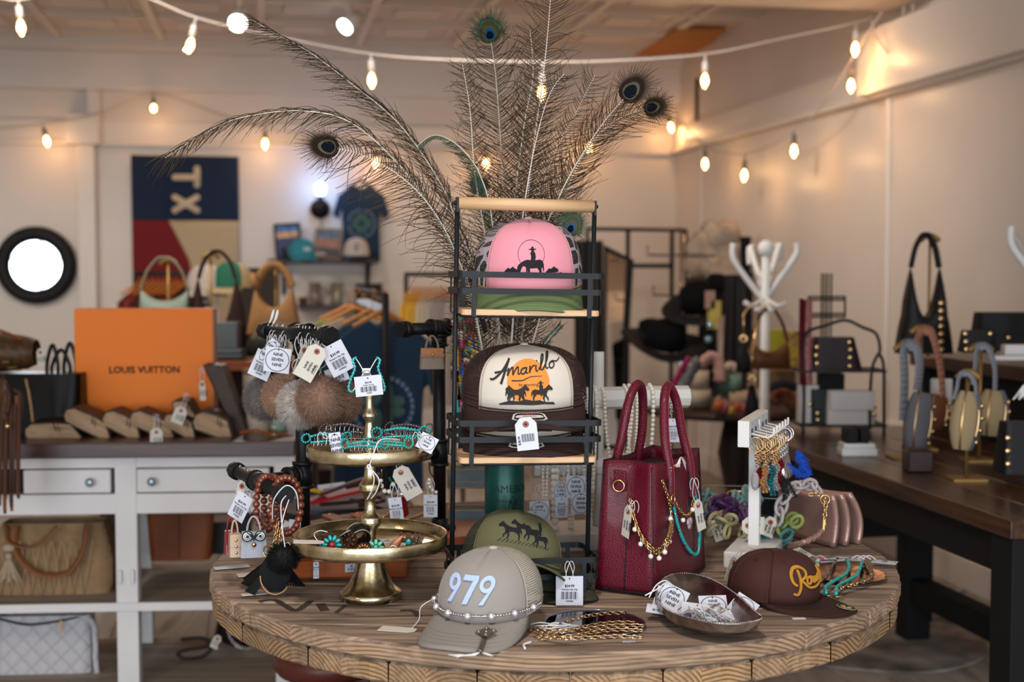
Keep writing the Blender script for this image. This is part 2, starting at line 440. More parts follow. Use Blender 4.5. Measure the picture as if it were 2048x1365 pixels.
M_pearl = mat('pearl','#e2d9cb',0.18,coat=0.6)
M_turq = mat('turquoise','#12a3a3',0.3,var=0.15,vscale=200)
# ================================================================ ROOM SHELL
fl = MB(); 
def quad(mb,a,b,c,d):return mb.add([a,b,c,d],[(0,1,2,3)],smooth=False)
# floor boards / concrete
M_floor = wood('floor_boards','#958a80','#b0a69b','Y',0.35,0.45,dark='#66594e',bumpk=0.1)
m = MB()
for i in range(26):
    u0 = 0.35 - i * 0.34;u1 = u0 - 0.336
    m.add([R(u1,FRONT_V - .2,0),R(u0,FRONT_V - .2,0),R(u0,.1,0),R(u1,.1,0),R(u1,FRONT_V - .2,-.05),R(u0,FRONT_V - .2,-.05),R(u0,.1,-.05),R(u1,.1,-.05)],
          [(0,1,2,3),(0,4,5,1),(3,2,6,7),(1,5,6,2),(0,3,7,4)],smooth=False)
struct('floor',m,M_floor)
# walls (slabs with real thickness)
def slab(name,pts,m,off):
    b = MB();n = len(pts);q = [V(p) + V(off) for p in pts]
    b.add([*pts,*q],[tuple(range(n)),tuple(range(2 * n - 1,n - 1,-1))] + [(i,i + n,(i + 1) % n + n,(i + 1) % n) for i in range(n)],smooth=False)
    return struct(name,b,m)
slab('wall_back',[R(LEFT_U,0,0),R(0,0,0),R(0,0,CEIL),R(LEFT_U,0,CEIL)],M_wall,V_ * .12)
slab('wall_right',[R(0,0,0),R(0,FRONT_V,0),R(0,FRONT_V,CEIL),R(0,0,CEIL)],M_wall,U_ * .12)
slab('wall_left',[R(LEFT_U,FRONT_V,0),R(LEFT_U,0,0),R(LEFT_U,0,CEIL),R(LEFT_U,FRONT_V,CEIL)],M_wall,-U_ * .12)
slab('ceiling',[R(LEFT_U,0,CEIL),R(0,0,CEIL),R(0,FRONT_V,CEIL),R(LEFT_U,FRONT_V,CEIL)],M_ceil,V((0,0,.1)))
# front wall with two window openings behind the camera
b = MB()
def fbox(u0,u1,z0,z1,v0=FRONT_V - .1,v1=FRONT_V):
    c = R((u0 + u1) / 2,(v0 + v1) / 2,(z0 + z1) / 2);b.box(c,(abs(u1 - u0),abs(v1 - v0),z1 - z0),rz=RZ)
WN = [(-7.05,-4.15),(-3.45,-.55)]
fbox(LEFT_U,0,0,.4);fbox(LEFT_U,0,2.5,CEIL)
fbox(LEFT_U,-7.05,.4,2.5);fbox(-4.15,-3.45,.4,2.5);fbox(-.55,0,.4,2.5)
struct('wall_front',b,M_wall)
for i,(u0,u1) in enumerate(WN):
    b = MB()
    for z in (.42,1.45,2.48):b.box(R((u0 + u1) / 2,FRONT_V,z),(u1 - u0,.06,.05),rz=RZ)
    for k in range(4):b.box(R(u0 + (u1 - u0) * k / 3,FRONT_V,1.45),(.05,.06,2.1),rz=RZ)
    struct('window_%d' % (i + 1),b,M_trim)
# --- trims. heights read off the back wall
def ztop(px,py):return onback(px,py).z
z_a = onback(1000,296).z      # ledge line running round the room
z_b = onback(600,192).z       # bottom of the deep header board
z_c = onback(600,118).z       # top of header board
z_d = onback(100,283).z
def strip(name,z0,z1,t,u0=LEFT_U,u1=0,wall='back',m=None):
    b = MB()
    if wall == 'back':b.box(R((u0 + u1) / 2,-t / 2,(z0 + z1) / 2),(u1 - u0,t,z1 - z0),rz=RZ)
    else:b.box(R(-t / 2,(u0 + u1) / 2,(z0 + z1) / 2),(t,u1 - u0,z1 - z0),rz=RZ)
    return struct(name,b,m or M_trim,bevel=.006)
strip('trim_header',z_b,z_c,.10)
strip('trim_header_cap',z_c,z_c + .035,.15)
strip('trim_crown',CEIL - .07,CEIL,.18)
strip('trim_ledge',z_a - .03,z_a,.05)
strip('trim_panel_band',z_a,z_a + .13,.022)
def ub(px):p = onback(px,535);return (p - O).dot(U_)
def vr(px):p = onright(px,535);return (p - O).dot(V_)
strip('trim_column',0,z_a - .03,.09,ub(160),ub(196))
strip('trim_block',z_a - .03,z_a + .16,.13,ub(140),ub(207))
strip('trim_block_post',z_a + .16,z_b,.09,ub(182),ub(207))
# right wall: sloping (in view) ledge + bands + batten
strip('trim_right_ledge',z_a - .03,z_a,.06,FRONT_V,0,'right')
strip('trim_right_band',z_a,z_a + .15,.03,FRONT_V,0,'right')
strip('trim_right_box',z_a - .02,z_a + .27,.12,FRONT_V,vr(1755),'right')
for px in (1404,1776):strip('trim_batten_%d' % px,0,z_a - .03,.015,vr(px) - .02,vr(px) + .02,'right')
strip('baseboard_right',0,.13,.02,FRONT_V,0,'right')
strip('baseboard_back',0,.13,.02)
# wainscot panels under the table on the right wall
for i,(v0,v1) in enumerate(((-5.9,-5.05),(-4.95,-4.1),(-4.0,-3.15),(-3.05,-2.2),(-2.1,-1.25))):
    b = MB()
    for (a0,a1,z0,z1) in ((v0,v1,.60,.62),(v0,v1,.17,.19),(v0,v0 + .02,.17,.62),(v1 - .02,v1,.17,.62)):
        b.box(R(-.008,(a0 + a1) / 2,(z0 + z1) / 2),(.016,a1 - a0,z1 - z0),rz=RZ)
    struct('trim_wainscot_%d' % (i + 1),b,M_trim)
# dark gap in the corner + peeling slit on the right wall
b = MB();b.box(R(-.004,vr(1392),2.42),(.008,.05,.3),rz=RZ);struct('trim_gap',b,M_blackm)
# ceiling: big cross beam, pressed-tin ribs, plywood patch
vb = (P(1790,30,6.11) - O).dot(V_)
b = MB();b.box(R(LEFT_U / 2,vb - .16,(2.476 + CEIL) / 2),(-LEFT_U,.32,CEIL - 2.476),rz=RZ);struct('trim_beam',b,M_trim,bevel=.01)
b = MB()
M_rib = mat('tin_rib','#d8c9bc',0.42)
k = 0
u = -.35
while u > LEFT_U:
    b.box(R(u,vb / 2,CEIL - .012),(.05,-vb,.024),rz=RZ);b.box(R(u - .1,vb / 2,CEIL - .006),(.02,-vb,.012),rz=RZ);u -= .62
v = -.3
while v > vb:
    b.box(R(LEFT_U / 2,v,CEIL - .010),(-LEFT_U,.05,.020),rz=RZ);b.box(R(LEFT_U / 2,v - .11,CEIL - .006),(-LEFT_U,.03,.012),rz=RZ);v -= .62
u = -.35
while u > LEFT_U:
    v = -.3
    while v > vb + .4:
        b.box(R(u - .36,v - .36,CEIL - .007),(.26,.26,.014),rz=RZ);v -= .62
    u -= .62
struct('ceiling_tin_panels',b,M_rib,bevel=.004)
def onceil(px,py):return G(px,py,CEIL - .03)
q = [onceil(1262,116),onceil(1352,60),onceil(1452,62),onceil(1400,104)]
b = MB();b.add(q + [p + V((0,0,.02)) for p in q],[(3,2,1,0),(4,5,6,7),(0,1,5,4),(1,2,6,5),(2,3,7,6),(3,0,4,7)],smooth=False)
b.build('plywood_patch',M_ply,label='orange bare plywood sheet patched into the pressed tin ceiling',cat='plywood sheet')
# ================================================================ STRING LIGHTS
M_bulb = glow('bulb_glow','#ffb25a',9.0)
M_fil = glow('bulb_filament','#ffc27a',34.0)
M_amber = mat('bulb_glass','#ffdcb0',0.05,trans=1.0,ior=1.1,alpha=0.5)
M_cable = mat('white_cable','#b9aca3',0.6)
M_sock = mat('socket','#c9beb6',0.6)
M_sockd = mat('socket_grey','#6b625e',0.6)
def bulbs(name,label,cable,spots,sock,light=1.2,r=.0045):
    t = thing(name,label,'string lights',cable[0],group='strings of warm filament bulbs')
    b = MB();b.tube(spline(cable,8),r,6);b.build('cable',M_cable,t,world=True)
    for top,glass in spots:
        d = (glass - top);h = .068;n = d.normalized() if d.length > .01 else V((0,0,-1))
        b = MB();b.tube([top,glass - n * .02],.0035,6);b.cyl(glass - n * .045,glass,.013,n=10)
        s = b.build('socket',sock,t,world=True)
        b = MB();fr = frame(glass,n.orthogonal(),n.cross(n.orthogonal()))
        if (fr.to_3x3() @ V((0,0,1))).dot(n) < 0:fr = frame(glass,n.cross(n.orthogonal()),n.orthogonal())
        b.lathe([(.008,0),(.014,.006),(.021,.022),(.026,.042),(.022,.058),(.010,.067),(.002,.069)],14,m=fr)
        g = b.build('bulb',M_amber,t,world=True)
        b = MB();b.lathe([(.002,.006),(.009,.016),(.014,.034),(.013,.048),(.006,.058),(.001,.060)],10,m=fr);b.build('filament',[M_fil],g,world=True)
        if light:
            ld = bpy.data.lights.new('bulb_light','POINT');ld.energy = light;ld.color = (1.0,.55,.22);ld.shadow_soft_size = .025
            lo = bpy.data.objects.new('bulb_light',ld);COL.objects.link(lo);lo.parent = t;lo.location = wm(t).inverted() @ (glass + n * .075)
    return t
# string A: across the room, nearer the camera
Ya = lambda px:5.2 + (px / 2048) * 1.0
A = lambda px,py:P(px,py,Ya(px))
cab = [A(-120,40),A(-20,-2),A(40,0),A(140,-20),A(280,-8),A(392,35),A(540,70),A(742,108),A(900,120),A(1080,124),A(1220,122),A(1412,108),A(1560,78),A(1712,45),A(1742,34)]
bulbs('string_lights','white cable of warm bulbs crossing the whole room nearest the camera',cab,
      [(A(36,0),A(40,36)),(A(392,35),A(384,73)),(A(742,108),A(743,143)),(A(1086,124),A(1084,168)),(A(1411,108),A(1410,145)),(A(1712,45),A(1711,82))],M_sock,2.2)
# string B: along the back wall
B = lambda px,py,o=.22:onback(px,py,o)
cab = [B(-60,262),B(85,247),B(200,225),B(307,187,.16),B(430,225),B(530,255),B(640,270),B(752,290),B(860,300),B(972,292),B(1080,288),B(1178,272),B(1260,245),B(1336,225,.16)]
bulbs('string_lights','string of warm bulbs swagged along the back wall above the flag',cab,
      [(B(85,247),B(91,271)),(B(307,187,.16),B(307,209)),(B(530,255),B(530,277)),(B(752,290),B(752,316)),(B(972,292),B(972,316)),(B(1178,268),B(1178,285)),(B(1337,228),B(1340,244))],M_sockd,2.2)
# string C: right wall, from the corner up to the hooks
Cc = lambda px,py,o=.2:onright(px,py,o)
cab = [Cc(1356,238),Cc(1410,292),Cc(1450,306),Cc(1490,308),Cc(1540,292),Cc(1588,262),Cc(1640,218),Cc(1700,125),Cc(1745,52),Cc(1765,22)]
bulbs('string_lights','string of warm bulbs climbing beside the right-hand wall',cab,
      [(Cc(1410,292),Cc(1410,316)),(Cc(1490,308),Cc(1489,338)),(Cc(1588,262),Cc(1588,288)),(Cc(1702,125),Cc(1702,156))],M_sockd,1.3)
for lb,q in (('left one of three',[Cc(1742,34,.15),Cc(1750,70,.15),Cc(1775,105,.13)]),('middle one of three',[Cc(1808,12,.1),Cc(1805,60,.1),Cc(1803,110,.1)]),('right one of three',[Cc(1825,8,.1),Cc(1832,50,.1),Cc(1840,95,.1)])):b = MB();b.tube(spline(q,6),.005,6);b.build('loose_cable',M_cable,label='loose white cable end hanging below the beam, ' + lb,cat='cable')
# ceiling spot lamps
def spot(px,py,Y,label,aim):
    p = P(px,py,Y);t = thing('spot_lamp',label,'spot lamp',(p.x,p.y,CEIL))
    n = V(aim).normalized();b = MB();b.cyl((p.x,p.y,CEIL),p - n * .08,.01,n=8);b.build('stem',M_white,t,world=True)
    b = MB();fr = frame(p,n.orthogonal(),n.cross(n.orthogonal()))
    b.cyl(p - n * .13,p - n * .015,.028,.045,n=20);b.build('shade',M_white,t,world=True)
    b = MB();b.cyl(p - n * .014,p,.043,n=20);b.build('lamp_face',glow('led_face','#f2fff6',14),t,world=True)
    ld = bpy.data.lights.new('spot_light','SPOT');ld.energy = 45;ld.spot_size = rad(95);ld.spot_blend = .8;ld.color = (1,.97,.9);ld.shadow_soft_size = .04
    lo = bpy.data.objects.new('spot_light',ld);COL.objects.link(lo);lo.parent = t;lo.location = wm(t).inverted() @ (p + n * .01);lo.rotation_euler = n.to_track_quat('-Z','Y').to_euler()
spot(475,48,6.6,'round white ceiling spot lamp left of the fan of feathers',(.05,-.75,-.65))
spot(688,55,7.4,'tilted ceiling spot lamp right of the rounder one',(-.5,-.45,-.55))
b = MB();v0 = (P(600,12,5.5) - O).dot(V_)
b.box(R(-3.0,v0 - .1,CEIL - .03),(3.6,.035,.03),rz=RZ);b.build('track_rail',M_sockd,label='thin grey lighting track screwed across the ceiling',cat='track rail')

# extra spot lamps added out of view as fill light for the room
for nth,(uu,vv,aim) in zip(('left rear','centre-left rear','centre rear','far left','near centre','near left'),((-5.2,-4.6,(-.15,.8,-.5)),(-3.6,-4.4,(.1,.8,-.5)),(-2.0,-4.2,(.3,.8,-.5)),(-6.4,-5.5,(-.3,.5,-.6)),(-2.8,-8.0,(.1,.1,-1)),(-5.0,-8.2,(-.1,.2,-1)))):
    p = R(uu,vv,CEIL - .16);t = thing('spot_lamp',nth + ' white fill spot lamp added overhead, above the top of the picture','spot lamp',(p.x,p.y,CEIL),group='added unseen fill lamps')
    n = V(aim).normalized();b = MB();b.cyl((p.x,p.y,CEIL),p - n * .08,.01,n=8);b.cyl(p - n * .13,p,.028,.045,n=16);b.build('shade',M_white,t,world=True)
    ld = bpy.data.lights.new('spot_light','SPOT');ld.energy = 150;ld.spot_size = rad(130);ld.spot_blend = 1;ld.color = (1,.93,.85);ld.shadow_soft_size = .12
    lo = bpy.data.objects.new('spot_light',ld);COL.objects.link(lo);lo.parent = t;lo.location = wm(t).inverted() @ (p + n * .02);lo.rotation_euler = n.to_track_quat('-Z','Y').to_euler()
# ================================================================ ROUND CABLE-SPOOL TABLE
TC = V((.08,2.634,0));TRAD = .664
M_spool = wood('weathered_pine','#57453a','#a78e79','X',1.0,.75,dark='#2f2620',bumpk=1.0,ends=('X',.15,-.52,.05,'#a5876a','#6e533c'))

def disc_planks(edges,rot,z0,z1,rad_):
    b = MB(Matrix.Translation((TC.x,TC.y,0)) @ Matrix.Rotation(rot,4,'Z'))
    for y0,y1 in zip(edges,edges[1:]):
        y0 += .0012;y1 -= .0012
        if abs(y0) >= rad_ and abs(y1) >= rad_:continue
        y0 = max(-rad_ + .0005,y0);y1 = min(rad_ - .0005,y1);n = 14;pts = []
        for i in range(n + 1):
            y = y0 + (y1 - y0) * i / n;x = math.sqrt(max(0,rad_ ** 2 - y * y));pts.append((x + random.uniform(-.0015,.0015),y))
        for i in range(n + 1):
            y = y1 + (y0 - y1) * i / n;x = math.sqrt(max(0,rad_ ** 2 - y * y));pts.append((-x + random.uniform(-.0015,.0015),y))
        b.prism(pts,z0,z1,bev=.004)
    return b
tab = thing('spool_table','large round weathered-wood cable spool table in the foreground','table',(TC.x,TC.y,0))
disc_planks([-.70,-.52,-.385,-.245,-.10,.04,.18,.32,.46,.60,.72],-.05,TZ - .030,TZ,TRAD).build('tabletop',M_spool,tab,world=True)
disc_planks([-.74,-.60,-.46,-.32,-.18,-.04,.10,.24,.38,.52,.66],PI / 2 - .05,TZ - .066,TZ - .0315,TRAD - .004).build('under_planks',wood('weathered_pine_under','#5d4634','#a58a70','Y',1.0,.8,dark='#46352a',bumpk=.9,ends=('Y',.14,-.74,.05,'#a3805a','#64492f')),tab,world=True)
b = MB()
for i in range(22):
    a = 2 * PI * i / 22;b.box((TC.x + .29 * math.cos(a),TC.y + .29 * math.sin(a),.36),(.022,.078,.66),rz=a)
b.build('drum_staves',wood('drum_wood','#8d6650','#b58a72','Z',.8,.8,bumpk=.4),tab,world=True)
b = MB();b.lathe([(TRAD * .9,.0),(TRAD * .9,.045)],48,c=(TC.x,TC.y,0));b.build('bottom_disc',M_spool,tab,world=True)
# dark stencil marks branded into the top (stains with a shape of their own)
b = MB()
M_stain = mat('stencil_ink','#3a2f29',.85,bump=.3,bscale=90)
def stroke2(b,pts,w,z=0.0,m=None):
    pts = [V((p[0],p[1])) for p in pts];L = [];Rr = []
    for i,p in enumerate(pts):
        t = (pts[min(i + 1,len(pts) - 1)] - pts[max(i - 1,0)]).normalized();nn = V((-t.y,t.x));ww = w[i] if isinstance(w,(list,tuple)) else w
        L.append(p + nn * ww / 2);Rr.append(p - nn * ww / 2)
    vs = [V((p.x,p.y,z)) for p in L + Rr];n = len(pts)
    b.add(vs,[(i,i + 1,n + i + 1,n + i) for i in range(n - 1)],m,smooth=False)
for pl,w in (([(518,1204),(548,1200),(570,1212),(592,1222),(614,1208),(622,1202)],.012),([(640,1208),(650,1222)],.016),([(800,1222),(826,1222),(838,1234)],.011),([(672,1226),(690,1212)],.008)):
    q = [G(x,y,TZ + .0006) for x,y in spline([V((x,y,0)) for x,y in pl],4) and [(p.x,p.y) for p in spline([V((x,y,0)) for x,y in pl],4)]]
    b = MB();stroke2(b,[(p.x,p.y) for p in q],w,TZ + .0007);b.build('stencil_mark',M_stain,tab,world=True)
# ================================================================ TAGS
TAGM = [M_paper,M_ink,M_ring,M_cream]
def tag_card(b,m,kind='logo',w=.046,h=.046):
    """card hanging from its top-centre hole; material slots of TAGM"""
    m = m if isinstance(m,Matrix) else m
    z = .0004
    if kind in ('ship','shipbar'):
        b.cur = 3 if kind == 'ship' else 0
        b.prism([(-w / 2,-h),(w / 2,-h),(w / 2,-.010),(w / 4,0),(-w / 4,0),(-w / 2,-.010)],-z,z,m)
        b.cur = 2;b.prism([(.0055 * math.cos(a * PI / 6),-.011 + .0055 * math.sin(a * PI / 6)) for a in range(12)],z,z * 2,m)
        b.cur = 1;b.prism([(.002 * math.cos(a * PI / 4),-.011 + .002 * math.sin(a * PI / 4)) for a in range(8)],z,z * 3,m)
        t = m @ Matrix.Translation((0,-h * .62,z * 2)) @ Matrix.Rotation(PI / 2,4,'Z')
        if kind == 'ship':
            for i,tx in enumerate(('NINE','SEVEN','NINE')):b.text(tx,.0062,t @ Matrix.Translation((0,-.0075 + .0075 * (2 - i) * -1 + .012,0)))
            for i in range(2):b.text('Rosenberg, Texas',.0026,t @ Matrix.Translation((0,-.011 - .003 * i,0)))
        else:
            for k in range(16):b.box((0,-.010 + .0014 * k - .002,0),(.013,(.0004,.0007,.0010)[k * 7 % 3],.0001),t @ Matrix.Translation((.0,0,0)) @ Matrix.Rotation(0,4,'Z'))
            b.text('$38.99',.0055,t @ Matrix.Translation((-.004,.013,0)))
        return
    b.cur = 0;b.prism([(-w / 2,-h),(w / 2,-h),(w / 2,.0),(-w / 2,.0)],-z,z,m)
    b.cur = 1;b.prism([(.0013 * math.cos(a * PI / 4),-.004 + .0013 * math.sin(a * PI / 4)) for a in range(8)],z,z * 2,m)
    if kind == 'logo':
        c = V((0,-h / 2,0));n = 32;ro,ri = .46,.435
        vs = [(c.x + w * q * math.cos(2 * PI * i / n),c.y + h * q * math.sin(2 * PI * i / n),z * 2) for q in (ro,ri) for i in range(n)]
        b.add(vs,[(i,(i + 1) % n,n + (i + 1) % n,n + i) for i in range(n)],m,smooth=False)
        for i,tx in enumerate(('NINE','SEVEN','NINE')):b.text(tx,h * .17,m @ Matrix.Translation((0,-h * (.28 + .21 * i),z * 2)))
    else:
        b.text('$24.99',h * .12,m @ Matrix.Translation((0,-h * .34,z * 2)))
        b.text('Western Hat Clip',h * .075,m @ Matrix.Translation((0,-h * .46,z * 2)))
        k = 0;x = -w * .3
        while x < w * .3:
            ww = (.0005,.0009,.0014,.0006)[k * 5 % 4] * (w / .046);b.box((x,-h * .66,z * 2),(ww,h * .26,.0001),m);x += ww + .0009;k += 1
        b.text('7599002',h * .075,m @ Matrix.Translation((0,-h * .86,z * 2)))
def price_tag(parent,m,kind='logo',w=.046,h=.046,string_to=None,world=True,name='price_tag'):
    b = MB();tag_card(b,m,kind,w,h)
    o = b.build(name,TAGM,parent,world=world)
    if string_to is not None:
        hole = m @ V((0,-.006 if not kind.startswith('ship') else -.011,.001));s = MB()
        a = V(string_to)
        for sx in (-1,1):
            mid = hole.lerp(a,.5) + V((sx * .006,0,-.006));s.tube(spline([hole,mid,a],5),.0007,5)
        for sx in (-1,1):s.tube(spline([a,a + V((sx * .004,-.003,.003)),a + V((sx * .008,-.004,-.006)),a + V((sx * .006,-.004,-.018))],4),.0006,5)
        s.build('tag_string',M_string,o if world and o.parent is None else parent,world=world)
    return o
# ================================================================ CAPS
def cap_fn(a,bb,H,pf,pb,lean=0.0):
    def f(th,t,off=0.0):
        w = (math.cos(th) + 1) / 2;p = pb + (pf - pb) * w
        ph = t * PI / 2;r = max(0.0,math.cos(ph)) ** (2 / p);z = H * math.sin(ph) ** (2 / p)
        wob = 1.0
        return V(((a + off) * math.sin(th) * r * wob,-(bb + off) * math.cos(th) * r + lean * z,z + off * math.sin(ph)))
    return f
def split_tri(ps,mx,out):
    a,b,c = ps;e = [((b - a).length,0),((c - b).length,1),((a - c).length,2)];L,k = max(e)
    if L < mx:out.append(ps);return
    if k == 0:m_ = (a + b) / 2;split_tri((a,m_,c),mx,out);split_tri((m_,b,c),mx,out)
    elif k == 1:m_ = (b + c) / 2;split_tri((a,b,m_),mx,out);split_tri((a,m_,c),mx,out)
    else:m_ = (c + a) / 2;split_tri((a,b,m_),mx,out);split_tri((m_,b,c),mx,out)
class Decal:
    """2-D artwork (x right, z up, metres) wrapped on a crown"""
    def __init__(s):s.t = [];s.mi = [];s.cur = 0;s.off = [];s.o = .0012
    def tris(s,vs,fs):
        for f in fs:
            for k in range(1,len(f) - 1):
                out = [];split_tri((V(vs[f[0]]).to_2d(),V(vs[f[k]]).to_2d(),V(vs[f[k + 1]]).to_2d()),.009,out)
                for q in out:s.t.append(q);s.mi.append(s.cur);s.off.append(s.o)
    def poly(s,pts,c=(0,0),k=1.0):
        p3 = [V((c[0] + x * k,c[1] + y * k,0)) for x,y in pts]
        s.tris(p3,geometry.tessellate_polygon([p3]))
    def stroke(s,pts,w,smooth=6):
        b = MB();q = spline([V((x,y,0)) for x,y in pts],smooth) if smooth else [V((x,y,0)) for x,y in pts]
        ww = w
        if isinstance(w,(list,tuple)):ww = [w[0] + (w[1] - w[0]) * i / (len(q) - 1) for i in range(len(q))]
        stroke2(b,q,ww);s.tris(b.v,b.f)
    def disc(s,c,r,r0=0.0,n=40):
        vs = [(c[0] + q * math.cos(2 * PI * i / n),c[1] + q * math.sin(2 * PI * i / n)) for q in (r0,r) for i in range(n)]
        vs = [V((x,y,0)) for x,y in vs]
        s.tris(vs,[(i,(i + 1) % n,n + (i + 1) % n,n + i) for i in range(n)])
    def text(s,t,size,c,rot=0):
        vs,fs = text_mesh(t);R2 = Matrix.Rotation(rot,3,'Z')
        s.tris([R2 @ (v * size) + V((c[0],c[1],0)) for v in vs],fs)
    def wrap(s,a,bb,H,pf,pb,lean=0.0,dx=0.0):
        f = cap_fn(a,bb,H,pf,pb,lean);b = MB()
        for tri,mi,of in zip(s.t,s.mi,s.off):
            vs = []
            for p in tri:
                z = min(max(p.y,0.0005),H * .999);th = 0
                for _ in range(4):
                    w = (math.cos(th) + 1) / 2;pp = pb + (pf - pb) * w
                    ph = math.asin((z / H) ** (pp / 2));r = max(.02,math.cos(ph) ** (2 / pp))
                    th = math.asin(max(-1,min(1,p.x / (a * r))))
                q = f(th,ph / (PI / 2));q1 = f(th + .02,ph / (PI / 2));q2 = f(th,ph / (PI / 2) + .01)
                nn = (q1 - q).cross(q2 - q);nn = nn.normalized() if nn.length > 1e-12 else V((0,-1,0))
                if nn.y > 0:nn = -nn
                vs.append(q + nn * of)
            b.cur = mi;b.add(vs,[(0,1,2)],smooth=False)
        return b
def brim_fn(a,bb,L,curv,drop,s0=70):
    def f(s,t,dz=0.0):          # s in -1..1 , t 0..1
        th = rad(s0) * s
        x0,y0 = a * math.sin(th),-bb * math.cos(th)
        Lf = L * (max(0,1 - abs(s) ** 3.2)) ** .5
        x1 = x0 * (1.0 + .14 * (1 - s ** 6));y1 = y0 - Lf
        if abs(s) > .98:pass
        x,y = x0 + (x1 - x0) * t,y0 + (y1 - y0) * t
        front = min(1,(y0 - y) / .02) if t > 0 else 0
        z = -curv * (x / a) ** 2 * (0.25 + .75 * t) + curv * .25 * (x0 / a) ** 2 * (1 - t) * 1.0 - drop * t * (Lf / L)
        return V((x,y,z + dz))
    return f
def make_cap(t,front,back,brimm,a=.082,bb=.094,H=.118,pf=3.0,pb=2.1,L=.068,curv=.022,drop=.010,seam=66,lean=0.0,
             decal=None,decmats=None,rope=None,button=None,piping=None,under=None,six=False,stitch=None,sticker=None,pinch=True):
    f = cap_fn(a,bb,H,pf,pb,lean);s_ = rad(seam)
    def ff(u,v):
        th = -s_ + 2 * s_ * u;p = f(th,v,.0012)
        if pinch:
            k = math.exp(-(th / .09) ** 2) * max(0,(v - .45)) * .0065;p.z -= k * 1.2;p.y += k
        return p
    b = MB();b.grid(ff,32,20);b.build('front_panel',front,t,solid=.0016)
    b = MB();n = 40
    hts = a * 1.5
    b.grid(lambda u,v:f(s_ + (2 * PI - 2 * s_) * u,v),n,18,uvf=lambda u,v:((2 * PI - 2 * s_) * u * bb * max(.35,math.cos(v * PI / 2) ** .6),v * hts))
    b.build('back_mesh' if not six else 'back_panels',back,t)
    br = brim_fn(a,bb,L,curv,drop)
    b = MB();b.grid(lambda u,v:br(2 * u - 1,v),36,8)
    bo = b.build('brim',[brimm],t,solid=.0032)
    if under:
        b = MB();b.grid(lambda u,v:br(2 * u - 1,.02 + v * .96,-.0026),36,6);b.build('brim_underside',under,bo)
    if stitch:
        b = MB()
        for tt in (.48,.60,.72,.86):
            b.tube([br(s / 20 * (.97 - .1 * (1 - tt)),tt,.0018) for s in range(-20,21)],.00026,4)
        b.build('brim_stitching',stitch,bo)
        for sg in (-1,1):b = MB();b.tube([f(sg * (s_ - .05),k / 12,.0026) for k in range(0,11)],.00025,4);b.build('panel_stitching',stitch,t)
    if six:
        b = MB()
        for ang in (0,60,66,120,180,240,294,300):b.tube([f(rad(ang),k / 12,.0014) for k in range(12)],.0004,4)
        b.build('panel_seams',stitch or brimm,t)
        b = MB()
        for ang in (40,-40,95,-95):q = f(rad(ang),.62,.002);b.torus(q,.0032,.0009,f(rad(ang),.62,1) - q,12,5)
        b.build('eyelets',piping or brimm,t)
    elif piping:
        for sg in (-1,1):b = MB();b.tube([f(sg * s_,k / 16,.001) for k in range(15)],.0016,6);b.build('piping',piping,t)
    if rope:
        b = MB();q = [br(s / 24 * .99,.02,.004) + V((0,-.0015,0)) for s in range(-24,25)]
        for ph in (0,PI):
            rp = resample(q,.0018);b.tube([p + V((0,math.cos(i * 1.3 + ph) * .0011,math.sin(i * 1.3 + ph) * .0011)) for i,p in enumerate(rp)],.0011,5)
        b.build('rope_braid',rope,t)
    top = f(0,1)
    b = MB();b.lathe([(.008,-.002),(.008,.001),(.006,.0035),(.0015,.0045)],16,c=(0,lean * H,H));b.build('top_button',button or front,t)
    if decal:decal.wrap(a,bb,H,pf,pb,lean).build('front_graphic',decmats,t)
    if sticker:
        b = MB();c = br(sticker[1],sticker[2],.0030)
        cx = br(sticker[1] + .1,sticker[2],.003) - c;cyv = c - br(sticker[1],sticker[2] + .1,.003)
        fm = frame(c,cx,cyv);w,h = sticker[0]
        nn = (fm.to_3x3() @ V((0,0,1)))
        if nn.z < 0:fm = frame(c,-cx,cyv)
        def rr(k):return [(w * k * x,h * k * y) for x,y in ((-.5,-.3),(-.42,-.45),(-.3,-.5),(.3,-.5),(.42,-.45),(.5,-.3),(.44,.3),(.36,.45),(.25,.5),(-.25,.5),(-.36,.45),(-.44,.3))]
        b.cur = 0;b.prism(rr(1),0,.0006,fm);b.cur = 1;b.prism(rr(.88),.0006,.0008,fm);b.cur = 0;b.prism([(x * .8,y * .36) for x,y in rr(1)],.0008,.001,fm)
        b.cur = 2;b.text('OTTO',h * .36,fm @ TR(0,h * .24,.001));b.text('TRUCKER',h * .22,fm @ TR(0,-h * .3,.001));b.cur = 1;b.text('ADJUSTABLE FIT',h * .15,fm @ TR(0,0,.0012))
        b.build('brim_sticker',[mat('sticker_white','#c8c0ba',.6),mat('sticker_black','#231c1e',.6),mat('sticker_red','#b5412e',.6)],t)
    return f,br
